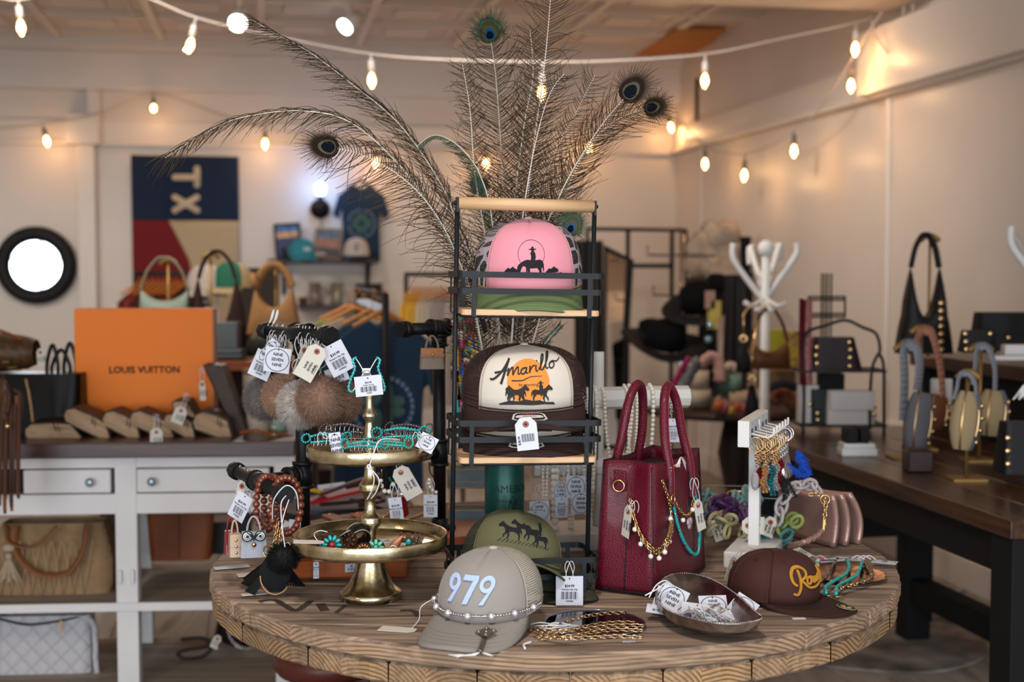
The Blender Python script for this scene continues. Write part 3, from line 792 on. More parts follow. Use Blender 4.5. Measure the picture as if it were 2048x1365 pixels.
# artwork pieces ------------------------------------------------
HORSE = [(-30,8),(-28,13),(-23,17),(-21,21),(-18,19),(-12,13),(-4,9),(6,8),(16,10),(22,8),(25,3),(26,-6),(24,-8),(23,-2),(21,-1),(20,-7),(22,-12),(20,-18),(21,-24),(18,-24),(17,-18),(18,-12),(14,-7),(12,-3),(-4,-4),(-6,-8),(-4,-14),(-7,-19),(-8,-24),(-11,-24),(-9,-17),(-9,-12),(-11,-8),(-13,-12),(-17,-15),(-16,-20),(-19,-20),(-20,-14),(-15,-8),(-14,-2),(-17,5),(-21,8),(-24,6),(-28,6)]
GRAZE = [(-30,-10),(-29,-2),(-25,3),(-17,9),(-9,12),(-2,11),(8,11),(18,12),(24,9),(26,2),(27,-8),(25,-14),(24,-5),(22,-4),(21,-9),(22,-16),(20,-25),(16,-26),(18,-18),(16,-10),(12,-5),(0,-6),(-3,-5),(-3,-14),(-4,-26),(-8,-26),(-7,-16),(-8,-8),(-9,-26),(-12,-26),(-11,-12),(-11,-5),(-15,0),(-19,-3),(-22,-9),(-24,-16),(-28,-17),(-30,-14)]
RIDER = [(-4,0),(-3,8),(-5,14),(-2,18),(-3,20),(-8,21),(-8,22.5),(-3,23),(-2,27),(2,27),(3,23),(8,22.5),(8,21),(3,20),(3,18),(6,14),(7,6),(5,-2),(3,-10),(6,-13),(1,-14),(-1,-8),(-1,-2)]
def fx(pts,k=-1):return [(x * k,y) for x,y in pts]
mmk = .001
# ---- 979 cap
d = Decal();d.o = .003
def nine(cx,cz):
    d.disc((cx,cz + .008),.0105,.0050,24)
    d.poly([(cx + .0102,cz + .0105),(cx + .0104,cz + .0055),(cx - .0015,cz - .0185),(cx - .0085,cz - .0185),(cx + .0045,cz + .0015)])
for cx in (-.028,.024):nine(cx,.046)
d.poly([(-.0130,.0645),(.0100,.0645),(.0110,.0595),(-.0020,.0275),(-.0100,.0275),(.0025,.0580),(-.0140,.0580)])
M_tan = mat('tan_foam','#8d8681',.75,bump=.12,bscale=900,sheen=.2)
M_tanb = mat('tan_twill','#827b75',.75,bump=.25,bscale=1200)
M_979 = mat('iridescent_thread','#b9cdf2',.35,bump=.4,bscale=1500,kind='wave')
p0 = G(962,1232,TZ);loc = V((-.083 + .02,2.175,TZ + .031))
loc = P(982,1195,2.13);loc.z = TZ + .035
cap1 = thing('trucker_cap','tan trucker cap with pale blue 979 at the front edge of the round table','cap',loc,rot=(rad(5),0,rad(-21)))
f,br = make_cap(cap1,M_tan,meshy('tan_net','#b0a89d',.0034,.30),M_tanb,a=.082,bb=.096,H=.086,pf=2.9,curv=.020,drop=.012,L=.084,lean=.20,decal=d,decmats=[M_979],
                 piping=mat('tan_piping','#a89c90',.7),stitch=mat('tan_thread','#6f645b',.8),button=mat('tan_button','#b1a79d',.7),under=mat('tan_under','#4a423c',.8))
dm = [o for o in cap1.children if o.name.startswith('front_graphic')][0];sm = dm.modifiers.new('s','SOLIDIFY');sm.thickness = .0022;sm.offset = -1
b = MB();q = [f(rad(a),.03,.006) + V((0,-.002,.003)) for a in range(-82,90,4)];b.tube(q,.0011,5);b.beads(q,.0022,6,4,2.2)
b.build('rhinestone_hat_band',M_silver,cap1)
for i in range(3,len(q),6):b = MB();b.ball(q[i] + V((0,-.002,0)),.006,6,4);b.build('crystal',mat('crystal','#e9e6ee',.08,metal=.7),cap1)
b = MB();c = br(.40,.45,.005);c2 = br(.42,1.0,.004) + V((.004,-.006,0));fm = frame(c,(1,-.5,0),(.5,1,.1))
b.prism([(-.012,-.012),(.012,-.012),(.012,.012),(-.012,.012)],0,.003,fm,bev=.001);b.bar(c,c2,.007,.003)
for sx in (-1,1):
    for sy in (-1,1):b.ball(fm @ V((sx * .008,sy * .008,.003)),.003,8,6)
b.ball(fm @ V((0,0,.003)),.004,10,6,sc=(1,1,.6));b.torus(c2,.004,.0012,(0,1,.3),14,6)
b.build('hat_clip',mat('antique_silver','#8c8376',.35,metal=1.0,var=.3,vscale=300),cap1)
b = MB();w_ = wm(cap1);c2w = w_ @ c2
for i in range(4):b.tube(spline([c2w,c2w + V((-.008 - .004 * i,-.006,-.003)),V((c2w.x - .016 - .006 * i,c2w.y - .004 - .004 * (i % 2),TZ + .004)),V((c2w.x - .034 - .004 * i,c2w.y - .010 + .004 * i,TZ + .002))],5),.0009,5)
b.torus((c2w.x + .012,c2w.y - .004,c2w.z - .002),.008,.0009,(.3,.4,1),14,5)
b.build('clip_string',M_string,cap1,world=True)
m = frame(G(905,1272,TZ + .002),(1,.15,0),(-.3,1,0));b = MB();tag_card(b,m,'bar',.05,.03);b.build('price_tag',TAGM,cap1,world=True)
# shipping tag of this cap lying on the table to its left
m = frame(G(838,1268,TZ + .0015),(-.35,-.9,0),(.9,-.38,0));m = frame(G(832,1262,TZ + .0015),(.25,1,0),(1,-.12,0))
b = MB();tag_card(b,m,'ship',.028,.060);tg = b.build('price_tag',TAGM,cap1,world=True)
b = MB();b.tube(spline([m @ V((0,-.011,.001)),P(838,1240,2.13),P(842,1215,2.13),wm(cap1) @ q[2]],5),.0008,5);b.build('tag_string',M_string,cap1,world=True)
# ================================================================ WIRE HAT RACK
M_wire = mat('rack_black','#14171b',0.5,spec=.3)
M_bamboo = wood('bamboo','#c59a70','#dbb68c','X',1.2,.45,bumpk=.15)
rack = thing('storage_rack','three-tier black wire rack with bamboo shelves and handle on the table','rack',(.0135,2.334,TZ),rot=(0,rad(1.0),RZ))
RW,RD = .243,.132
b = MB()
for sx in (-1,1):
    b.tube([(sx * RW / 2,0,.0),(sx * RW / 2,0,.672)],.0042,8)
    b.bar((sx * RW / 2,0,.668),(sx * RW / 2,0,.694),.016,.004,(1,0,0));b.ball((sx * (RW / 2 + .003),0,.684),.004,8,6)
b.build('side_frame',M_wire,rack)
def rrect(w,d,r,n=5):
    o = []
    for cx,cy,a0 in ((w / 2 - r,d / 2 - r,0),(-w / 2 + r,d / 2 - r,90),(-w / 2 + r,-d / 2 + r,180),(w / 2 - r,-d / 2 + r,270)):
        for i in range(n):a = rad(a0 + 90 * i / (n - 1));o.append((cx + r * math.cos(a),cy + r * math.sin(a)))
    return o
def band(b,w,d,z0,z1,r=.012,th=.0022):
    o = rrect(w,d,r);i = rrect(w - 2 * th,d - 2 * th,r - th / 2);n = len(o)
    vs = [(x,y,z) for q,z in ((o,z0),(o,z1),(i,z1),(i,z0)) for x,y in q]
    b.add(vs,[(k * n + j,k * n + (j + 1) % n,((k + 1) % 4) * n + (j + 1) % n,((k + 1) % 4) * n + j) for k in range(4) for j in range(n)],smooth=False)
for fz in (.012,.250,.502):
    b = MB();band(b,RW + .012,RD,fz + .027,fz + .037);band(b,RW + .012,RD,fz + .055,fz + .065)
    for y in (-RD / 2,RD / 2):
        for x in (-.1,.1):b.box((x,y + (.002 if y < 0 else -.002),fz + .027),(.0075,.0022,.075));b.box((x,y * .93,fz - .0105),(.0075,.012,.002))
    for sx in (-1,1):
        for y in (-.045,-.02,.04):b.tube([(sx * (RW / 2 + .003),y,fz + .06),(sx * (RW / 2 + .003),y,fz - .006),(sx * (RW / 2 - .01),y,fz - .011)],.0014,5)
        b.tube([(sx * (RW / 2 - .008),-RD / 2 + .006,fz - .011),(sx * (RW / 2 - .008),RD / 2 - .006,fz - .011)],.0018,5)
    for y in (-RD / 2 + .006,RD / 2 - .006):b.tube([(-RW / 2 + .008,y,fz - .0112),(RW / 2 - .008,y,fz - .0112)],.0018,5)
    o = b.build('wire_basket',M_wire,rack)
    b = MB();b.prism(rrect(RW - .004,RD - .008,.008),fz - .009,fz + .001,bev=.001);b.build('bamboo_shelf',M_bamboo,rack)
b = MB();b.cyl((-RW / 2 + .002,0,.684),(RW / 2 - .002,0,.684),.0108,n=24);b.build('bamboo_handle',M_bamboo,rack)
for sx in (-1,1):
    for sy in (-1,1):b = MB();b.ball((sx * .1,sy * (RD / 2 - .01),.001),.004,8,6);b.build('foot',M_wire,rack)
# ---- pink cap on the top shelf
def capthing(label,px,py,Y,pitch,yaw,roll=0): 
    return thing('trucker_cap',label,'cap',P(px,py,Y),rot=(rad(pitch),rad(roll),rad(yaw)))
d = Decal();d.o = .0028
d.disc((0,.066),.0225,.0219,48)
d.poly(GRAZE,(0,.048),.00080);d.poly(RIDER,(.002,.057),.00078)
for cx,w in ((-.034,1),(.035,1)):
    d.poly([(-14,-9),(-10,-4),(-6,0),(-2,-2),(4,3),(9,-1),(13,-3),(14,-9),(6,-10),(-4,-9.5)],(cx,.043),.00080)
for i in range(9):x = -.045 + i * .0112;z = .0285 + .0025 * (i % 3);d.poly([(0,0),(8,1.2),(10,0),(6,-1.4)],(x,z),.0008)
M_pink = mat('pink_foam','#dc8d9c',.75,bump=.1,bscale=900,sheen=.2)
M_olivet = mat('green_twill','#5f7048',.7,bump=.25,bscale=1300)
c = capthing('pink-front trucker cap with camouflage mesh and green brim on the top shelf',1056,566,2.393,12,3)
make_cap(c,M_pink,meshy('camo_net','#6a5d5c',.0026,.22,camo=True),M_olivet,a=.097,bb=.088,H=.112,pf=3.3,pb=2.2,curv=.026,drop=.018,L=.044,seam=50,lean=.14,
         decal=d,decmats=[M_ink],rope=mat('brown_rope','#8a6a45',.7),piping=mat('pink_piping','#d98f9a',.7),stitch=mat('green_thread','#84936e',.8),button=mat('sand_button','#b59d84',.7))
# ---- amarillo caps, two stacked
M_creamf = mat('cream_foam','#d0c5b8',.75,bump=.1,bscale=900)
M_brn = mat('dark_brown_twill','#2e1d1b',.7,bump=.25,bscale=1300)
M_brnnet = meshy('brown_net','#3a2624',.0030,.27)
M_sun = mat('orange_print','#e08a3c',.75)
M_pr = mat('dark_print','#2f2826',.75)
def amarillo():
    d = Decal();d.o = .0028;d.cur = 0
    d.disc((.002,.050),.036,.001,48)
    for r_ in (.012,.024):pass
    d.cur = 1;d.o = .0036
    x0,z0,k = -.062,.058,.00112
    def S(pts,w=(.0034,.0022)):d.stroke([(x0 + x * k,z0 + y * k * .82) for x,y in pts],list(w))
    S([(0,-5),(6,-4),(18,10),(29,29)],(.0035,.003));S([(29,30),(23,12),(16,-12)],(.003,.004));S([(7,6),(16,9),(26,12)])
    S([(28,16),(26,3),(29,11),(34,17),(34,5),(37,12),(42,18),(42,7),(45,8)],(.0026,.002))
    S([(54,17),(48,15),(46,9),(50,7),(54,13),(55,18),(54,9),(57,9)],(.0026,.002))
    S([(60,20),(59,9),(61,15),(65,20),(67,19)],(.0026,.002));S([(69,21),(69,12),(72,12)],(.0026,.002));S([(70,26),(71,27.5)],(.0026,.002))
    S([(73,13),(79,26),(81,34),(78,32),(76,18),(77,13),(80,14)],(.0026,.002));S([(80,14),(86,27),(89,36),(86,34),(84,20),(85,15),(88,16)],(.0026,.002))
    S([(95,25),(90,22),(90,16),(94,15),(97,20),(95,25),(101,24),(106,28)],(.0026,.0015))
    S([(32,-5),(48,-4),(60,2),(78,3)],(.0022,.0008))
    d.text('by morning',.0072,(.002,.0475))
    d.o = .0040
    d.poly(HORSE,(-.018,.0330),.00062);d.poly(fx(HORSE),(.0,0),0) if False else None
    d.poly(fx(HORSE),(-.018,.0330),.00072);d.poly(fx(HORSE),(.0235,.0330),.00066);d.poly(RIDER,(.0225,.0365),.00062)
    d.poly([(-50,-4),(-42,-1),(-30,3),(-14,2),(-4,6),(12,3),(22,4),(32,0),(47,-1),(50,-6),(30,-4),(8,-5),(-16,-4),(-36,-5),(-48,-6)],(0,.0175),.00095)
    return d
STK = ((.062,.022),0.02,.38)
cA = capthing('cream and dark brown cap with orange sunset print, top of its stack of two',1048,798,2.388,10,3)
kw = dict(a=.112,bb=.088,H=.096,pf=3.8,pb=2.4,curv=.026,drop=.016,L=.044,seam=46,lean=.12,decmats=[M_sun,M_pr],rope=mat('brown_braid','#3d2820',.7),piping=mat('cream_piping','#bfb2a4',.7),stitch=mat('brown_thread','#5a4038',.8),sticker=STK,pinch=False)
make_cap(cA,M_creamf,M_brnnet,M_brn,decal=amarillo(),**kw)
cB = capthing('cream and dark brown cap with orange print, lower of the stack, mostly hidden',1046,850,2.400,10,1)
make_cap(cB,M_creamf,M_brnnet,M_brn,decal=amarillo(),**kw)
m = upright(P(1050,836,2.215),roll=rad(6),pitch=rad(-6));price_tag(cA,m,'shipbar',.036,.054)
# ---- olive cap in the bottom basket
d = Decal();d.o = .0032
for (cx,cz,k,fl) in ((-.024,.050,.00068,1),(-.006,.058,.00062,1),(.010,.053,.00066,1),(.026,.044,.00062,1)):
    d.poly(HORSE,(cx,cz),k)
d.poly(RIDER,(.026,.0585),.00055)
for i in range(14):x = -.045 + i * .0065;d.stroke([(x,.028),(x + .006,.034)],.0007,0)
M_ol = mat('olive_foam','#636146',.75,bump=.1,bscale=900)
cO = thing('trucker_cap','olive green cap with running horses tipped back in the bottom basket','cap',P(1022,1128,2.36),rot=(rad(-14),rad(13),rad(9)))
make_cap(cO,M_ol,meshy('olive_net','#3a3d2e',.003,.26),mat('olive_twill','#55543a',.7,bump=.25,bscale=1300),a=.090,bb=.095,H=.094,pf=2.6,curv=.026,drop=.004,L=.072,seam=60,lean=.20,
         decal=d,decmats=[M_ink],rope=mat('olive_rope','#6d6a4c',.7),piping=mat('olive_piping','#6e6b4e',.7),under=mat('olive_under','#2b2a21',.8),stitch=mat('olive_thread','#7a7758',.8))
cO2 = thing('folded_cap','dark olive cap folded in the bottom basket under the horse cap','cap',P(1120,1172,2.335),rz=.3)
b = MB();b.grid(lambda u,v:((.055 * math.cos(2 * PI * u) * math.cos(v * PI / 2) ** .6),.05 * math.sin(2 * PI * u) * math.cos(v * PI / 2) ** .6,.03 * math.sin(v * PI / 2) + .004 * math.sin(6 * PI * u)),28,8,closed=True)
b.build('crown',mat('olive_dark','#3a3a2c',.8,bump=.3,bscale=1000),cO2)
b = MB();fb = brim_fn(.055,.05,.04,.01,.006);b.grid(lambda u,v:fb(2 * u - 1,v),20,5);b.build('brim',mat('olive_dark','#3a3a2c'),cO2,solid=.003)
price_tag(cO,upright(P(1139,1153,2.24),roll=rad(0)),'bar',.046,.050,string_to=P(1139,1126,2.25))
# ================================================================ TIN WITH PEACOCK FEATHERS
tinY = 2.585;tc_ = P(1009,1000,tinY)
tin = thing('whiskey_tin','dark green cylindrical whiskey tin behind the rack holding the feathers','tin',(tc_.x,tc_.y,TZ))
TRr = .0385;TH = .225
M_tin = mat('green_tin','#10463d',.35,metal=.4,var=.25,vscale=20)
b = MB();b.lathe([(TRr - .002,.0),(TRr,.003),(TRr,.205),(TRr - .0015,.208),(TRr - .0015,TH),(TRr - .003,TH),(TRr - .003,.01)],40,caps=False);b.build('body',M_tin,tin)
b = MB();b.lathe([(TRr + .0006,-.0),(TRr + .0008,.006)],40,caps=False);b.lathe([(TRr + .0006,.204),(TRr + .0008,.2085)],40,caps=False);b.build('rims',mat('tin_rim','#2b4b45',.3,metal=.8),tin)
def cyltext(b,t,size,z,a0,r,sl=0):
    vs,fs = text_mesh(t);out = []
    for v in vs:
        x = v.x * size;an = a0 + x / r;out.append(V((r * math.sin(an),-r * math.cos(an),z + v.y * size + sl * x)))
    b.add(out,fs,smooth=False)
b = MB();r = TRr + .0007
cyltext(b,'JAMESON',.021,.150,.45,r);cyltext(b,'Established',.006,.128,.0,r);cyltext(b,'Since 1780',.006,.128,.95,r)
cyltext(b,'Triple Distilled',.010,.086,.40,r,.05);cyltext(b,'IRISH WHISKEY',.0115,.074,.38,r)
for a_,s_ in ((.45,1),):
    for k in range(3):
        q = [V((r * math.sin(a_ + x),-r * math.cos(a_ + x),z)) for x,z in ((-.22,.122),(-.12,.132),(0,.136 + .003 * k),(.12,.132),(.22,.122),(.15,.100),(0,.094),(-.15,.100),(-.22,.122))]
        if k == 0:b.tube(q,.0009,4)
    b.tube([V((r * math.sin(a_ + x),-r * math.cos(a_ + x),z)) for x,z in ((-.14,.102),(0,.115),(.14,.128))],.0018,4)
    b.tube([V((r * math.sin(a_ + x),-r * math.cos(a_ + x),z)) for x,z in ((.14,.102),(0,.115),(-.14,.128))],.0018,4)
b.build('label_print',mat('tin_print','#0a1d1c',.5),tin)
b = MB()
for k in range(9):b.tube([V((r * math.sin(-1.3 + k * .07 + t * .5),-r * math.cos(-1.3 + k * .07 + t * .5),.06 + .14 * t)) for t in [i / 10 for i in range(11)]],.0005,4)
b.build('engraved_lines',mat('tin_line','#1f5d54',.4),tin)
M_quill = mat('quill','#d9cdbd',.5)
M_barb = mat('barb_bronze','#2a1d13',.6,col2='#54402a',vscale=30)
M_barbg = mat('barb_green','#24402f',.45,metal=.3,col2='#5b6f55',vscale=60)
E1 = mat('eye_bronze','#3d3a1e',.5,var=.3,vscale=150);E2 = mat('eye_green','#2a5440',.5);E3 = mat('eye_teal','#064a70',.4);E4 = mat('eye_navy','#070a18',.8,spec=.1);E5 = mat('eye_brown','#241812',.8,spec=.1)
def feather(label,path,s0=.15,L=.075,eye=0,ang=52,droop=.25,side=(1,1),step=.0050,bm=None,rnd=.35,tiltn=0,barbr=.00088,dull=False):
    pts = spline([P(*q) for q in path],10);pts = resample(pts,.006)
    t = thing('peacock_feather',label,'feather',pts[0],group='peacock feathers in the tin')
    n = len(pts);b = MB();b.tube(pts,[.0024 * (1 - i / n) + .0006 for i in range(n)],6);b.build('quill',M_quill,t,world=True)
    rr = random.Random(hash(label) % 1000 if False else len(label) * 7 + int(path[0][0]) + int(path[-1][0]))
    b = MB();q = resample(pts,step);N = len(q)
    for i in range(int(N * s0),N - 1):
        f_ = (i / N - s0) / (1 - s0)
        T = (q[min(i + 1,N - 1)] - q[i - 1]).normalized();NN = V((tiltn,-1,0)).normalized();S = T.cross(NN).normalized()
        ln = L * (0.55 + .45 * math.sin(PI * min(1,f_ * 1.15 + .1))) if not eye else L * (.7 + .3 * math.sin(PI * f_))
        if f_ > .9 and eye:ln *= .7
        for sd,w in ((1,side[0]),(-1,side[1])):
            if w <= 0 or rr.random() < .04:continue
            a = rad(ang + 6 + rr.uniform(-10,10));l = ln * w * rr.uniform(.75,1.12)
            d0 = T * math.cos(a) + S * (sd * math.sin(a)) + NN * rr.uniform(-rnd,rnd)
            be = T * (-.30 if rr.random() < .08 else .50) + V((0,0,-droop * rr.uniform(.6,2.1))) + V((rr.uniform(-.12,.12),rr.uniform(-.2,.2),rr.uniform(-.12,.12)))
            K = 7;cu = S * (-sd * rr.uniform(-.05,.45)) + V((0,0,-.25 * droop * rr.uniform(0,2)));pp = [q[i] + d0 * (l * k / K) + be * (l * (k / K) ** 2) + cu * (l * (k / K) ** 3) for k in range(K + 1)]
            b.tube(pp,[barbr * (1.05 - .75 * k / K) for k in range(K + 1)],3,caps=False)
    b.build('barbs',bm or M_barb,t,world=True)
    if eye:
        c = pts[-1];T = (pts[-1] - pts[-5]).normalized();NN = V((tiltn,-1,0)).normalized();S = T.cross(NN).normalized();fm = frame(c + T * eye * .15,S,T)
        if (fm.to_3x3() @ V((0,0,1))).y > 0:fm = frame(c + T * eye * .15,-S,T)
        def shape(k,dy=0,ww=.8):return [(eye * k * ww * math.cos(a) * (1 - .18 * math.sin(a)),eye * k * math.sin(a) + dy) for a in [2 * PI * i / 22 for i in range(22)]]
        b = MB()
        mats_ = [E5,E5,E1,E4,E4] if dull else [E2,E1,mat('eye_copper','#4f4426',.5),E3,E4]
        for k,(sc,dy,z) in enumerate(((1,0,0),(.88,-.02 * eye,.0008),(.66,-.1 * eye,.0014),(.5,-.18 * eye,.002),(.32,-.25 * eye,.0026))):
            b.cur = k;b.prism(shape(sc,dy),z - .0006,z + .0004,fm)
        b.build('eye',mats_,t,world=True)
        b = MB()
        for i in range(110):
            a = -.6 + (PI + 1.2) * i / 110;d0 = (fm.to_3x3() @ V((math.cos(a) * .8,math.sin(a),0))).normalized() + NN * rr.uniform(-.15,.15)
            p0 = fm @ V((eye * .72 * math.cos(a),eye * .9 * math.sin(a),0));l = eye * rr.uniform(.5,1.1)
            be = T * .3 + V((0,0,-.15)) + V((rr.uniform(-.15,.15),0,rr.uniform(-.15,.15)))
            b.tube([p0 + d0 * (l * k / 4) + be * (l * (k / 4) ** 2) for k in range(5)],[.0006 * (1 - .17 * k) for k in range(5)],3,caps=False)
        b.build('eye_fringe',M_barb if dull else M_barbg,t,world=True)
    return t
Yf = 2.585
feather('long feather arching far left and down, tip above the flag',[(1004,925,Yf),(985,760,2.58),(945,600,2.52),(905,498,2.47),(828,366,2.42),(714,253,2.36),(608,222,2.33),(480,236,2.30),(400,272,2.29),(330,316,2.28)],s0=.22,L=.052,ang=22,droop=.42)
feather('feather rising up-left to the spot lamp, barbs pressed along its quill',[(1006,925,Yf),(990,740,2.6),(955,560,2.6),(915,450,2.6),(880,365,2.58),(800,250,2.55),(700,165,2.52),(620,105,2.5),(560,72,2.48),(505,40,2.47)],s0=.3,L=.062,ang=20,droop=.30,side=(.8,1.25),rnd=.2,step=.0036)
feather('feather with a dull brown eye hanging left beside the wall sconce',[(1005,925,Yf),(975,760,2.55),(940,590,2.5),(900,480,2.45),(850,400,2.42),(790,345,2.40),(720,308,2.38),(655,294,2.37)],s0=.30,L=.082,eye=.024,ang=58,droop=.35,dull=True)
feather('short green sword feather curving left above the cap rack',[(1010,925,Yf),(1000,700,2.56),(985,450,2.52),(960,350,2.5),(925,300,2.48),(890,275,2.47),(862,272,2.46),(835,292,2.46)],s0=.62,L=.030,ang=50,droop=0,side=(0.05,1),bm=M_barbg,step=.0016,rnd=.1,barbr=.0007)
feather('feather with a small blue eye standing low behind the rack handle',[(1008,925,Yf),(1006,700,2.6),(1000,520,2.62),(985,430,2.62),(960,375,2.62)],s0=.5,L=.055,eye=.017,ang=50,droop=.1)
feather('tall feather with a bright blue-green eye at the top of the picture',[(1012,925,Yf),(1014,700,2.6),(1010,480,2.62),(1002,300,2.6),(993,170,2.56),(986,110,2.53),(979,66,2.5)],s0=.3,L=.105,eye=.026,ang=55,droop=.18,step=.0038)
feather('tallest feather running out of the top of the picture',[(1014,925,Yf),(1028,720,2.58),(1045,500,2.52),(1066,300,2.48),(1083,180,2.45),(1095,70,2.43),(1103,-30,2.42)],s0=.25,L=.118,ang=56,droop=.30,step=.0052)
feather('feather with pale grey tip standing before the tallest one',[(1011,925,Yf),(1022,700,2.5),(1040,480,2.45),(1062,330,2.43),(1085,230,2.42),(1105,178,2.41),(1128,148,2.4)],s0=.35,L=.06,ang=48,droop=.1)
feather('feather leaning right, its large eye seen from the back',[(1016,925,Yf),(1035,740,2.56),(1070,520,2.5),(1120,390,2.46),(1170,300,2.44),(1215,235,2.42),(1262,182,2.41)],s0=.28,L=.070,eye=.026,ang=46,droop=.05,dull=True)
feather('rightmost feather, its ragged dark eye below the larger one',[(1017,925,Yf),(1040,740,2.6),(1085,530,2.58),(1130,390,2.55),(1180,290,2.52),(1240,236,2.5),(1305,215,2.48)],s0=.34,L=.075,eye=.020,ang=40,droop=.15,dull=True)
feather('short feather with a blue eye just right of the pink cap',[(1015,925,Yf),(1040,780,2.52),(1085,620,2.47),(1120,520,2.45),(1142,455,2.44)],s0=.35,L=.050,eye=.021,ang=50,droop=.1)
feather('feather between the two tallest with loose curled barbs',[(1010,925,Yf),(1012,700,2.58),(1020,500,2.56),(1035,350,2.55),(1050,240,2.54),(1066,150,2.53),(1060,60,2.52)],s0=.3,L=.095,ang=50,droop=.4)
feather('eyeless feather spreading loosely up and to the right of centre',[(1012,925,Yf),(1030,700,2.6),(1060,480,2.62),(1100,330,2.62),(1150,230,2.6),(1190,150,2.58)],s0=.3,L=.085,ang=52,droop=.3)
feather('eyeless feather leaning left of the bright-eyed tall one',[(1008,925,Yf),(1000,700,2.56),(975,500,2.54),(950,350,2.52),(940,220,2.5),(925,130,2.48)],s0=.32,L=.08,ang=52,droop=.35)
feather('low green-tipped feather right of centre between the shelves',[(1014,925,Yf),(1040,800,2.5),(1075,710,2.47),(1122,650,2.46)],s0=.45,L=.020,ang=40,droop=.0,bm=M_barbg,step=.002)
feather('low brown feather spreading between the top and middle shelves',[(1006,925,Yf),(985,800,2.54),(965,700,2.5),(950,620,2.48),(930,540,2.47)],s0=.3,L=.08,ang=50,droop=.2)
# ================================================================ GOLD TWO-TIER STAND
M_brass = mat('antique_gold','#b7a67c',0.2,metal=1.0,col2='#ddd2b4',vscale=38,bump=.3,bscale=55)
gs = thing('tiered_tray','antique gold two-tier pedestal tray standing left on the round table','tray stand',(-.246,2.305,TZ))
b = MB()
b.lathe([(.052,0),(.0545,.002),(.055,.010),(.053,.014),(.047,.018),(.038,.028),(.030,.045),(.024,.066),(.020,.088)],48,caps=False)
b.build('pedestal_foot',M_brass,gs)
def dish(r,z,h):return [(.006,z),(r * .6,z),(r - .004,z + .002),(r,z + .008),(r,z + h),(r - .001,z + h + .0015),(r - .004,z + h + .0005),(r - .005,z + .010),(r - .009,z + .0055),(.004,z + .005)]
b = MB();b.lathe(dish(.134,.088,.026),72,caps=False);b.build('lower_tray',M_brass,gs)
b = MB();b.lathe([(.013,.092),(.010,.1),(.0095,.112),(.012,.122),(.018,.130),(.0205,.1345),(.019,.137),(.0205,.140),(.018,.144),(.012,.149),(.009,.160),(.0088,.172),(.012,.181),(.018,.188),(.0205,.192),(.019,.195),(.0205,.198),(.017,.203),(.011,.212),(.0095,.225),(.010,.246)],32,caps=False);b.build('lower_stem',M_brass,gs)
b = MB();b.lathe(dish(.109,.244,.024),72,caps=False);b.build('upper_tray',M_brass,gs)
b = MB();b.lathe([(.014,.250),(.013,.262),(.012,.275),(.009,.296),(.007,.306),(.0075,.312),(.0125,.317),(.0130,.321),(.0095,.326),(.0065,.335),(.0068,.350),(.009,.366),(.0095,.380),(.006,.385)],28,caps=True);b.build('finial',M_brass,gs)
GZ1,GZ2 = TZ + .0945,TZ + .2505
# ---- hair claw clip on the finial with card
M_gun = mat('gunmetal','#5a5458',.3,metal=1.0)
def butterfly(label,c,roll=0,k=1.0,yaw=0,group=None):
    t = thing('hair_clip',label,'hair clip',c,rot=(0,rad(roll),rad(yaw)),group=group)
    for sx in (-1,1):
        b = MB();up = [(sx * .004 * k,0,.0),(sx * .009 * k,0,.010 * k),(sx * .017 * k,0,.022 * k),(sx * .021 * k,0,.018 * k),(sx * .018 * k,0,.006 * k),(sx * .024 * k,0,-.010 * k),(sx * .028 * k,0,-.026 * k),(sx * .022 * k,0,-.030 * k),(sx * .012 * k,0,-.014 * k),(sx * .004 * k,0,0)]
        b.tube(spline(up,4),.0014 * k,5);b.build('wing_frame',M_silver,t)
        b = MB();b.beads(spline(up[2:8],5),.0026 * k,8,5,2.1);b.build('turquoise_beads',M_turq,t)
    b = MB();b.ball((0,-.002,0),.006 * k,8,6,sc=(1.2,.6,.7));b.box((0,0,0),(.012 * k,.004,.012 * k));b.build('centre_stone',mat('crystal','#e9e6ee'),t)
    return t
c_ = P(733,745,2.27)
bf = butterfly('turquoise butterfly hair clip gripping the top of the gold stand',c_,0,1.1)
price_tag(bf,upright(P(735,752,2.245),roll=rad(6)),'bar',.046,.034)
# ---- clips heaped in the upper tray
def clawclip(label,c,rz,rx,k=1.0,beads=M_gun,group='claw clips in the upper gold tray'):
    t = thing('claw_clip',label,'hair clip',c,rot=(rx,0,rz),group=group)
    L = .034 * k
    for sy in (-1,1):
        b = MB()
        rail = spline([(-L,sy * .010 * k,.010 * k),(0,sy * .014 * k,.014 * k),(L,sy * .010 * k,.010 * k)],6);b.tube(rail,.0013 * k,5)
        for i in range(8):x = -L + 2 * L * (i + .5) / 8;b.tube(spline([(x,sy * .012 * k,.011 * k),(x,sy * .018 * k,.002 * k),(x,sy * .006 * k,-.008 * k)],4),.0008 * k,4)
        b.build('jaw',M_silver,t)
        b = MB();b.beads(rail,.0030 * k,8,5,2.05);b.build('beads',beads,t)
    for sx in (-1,1):
        b = MB();b.beads([V((sx * (L + .010 * k + .009 * k * math.cos(a)),0,.014 * k + .011 * k * math.sin(a))) for a in [2 * PI * i / 12 for i in range(12)]],.0024 * k,7,5,2.1,closed=True);b.build('loop_beads',beads,t)
    return t
g0 = V((-.246,2.305,GZ2))
M_hem = mat('hematite_beads','#6b6468',.22,metal=.9)
def inS(px,py,Y):return P(px,py,Y)
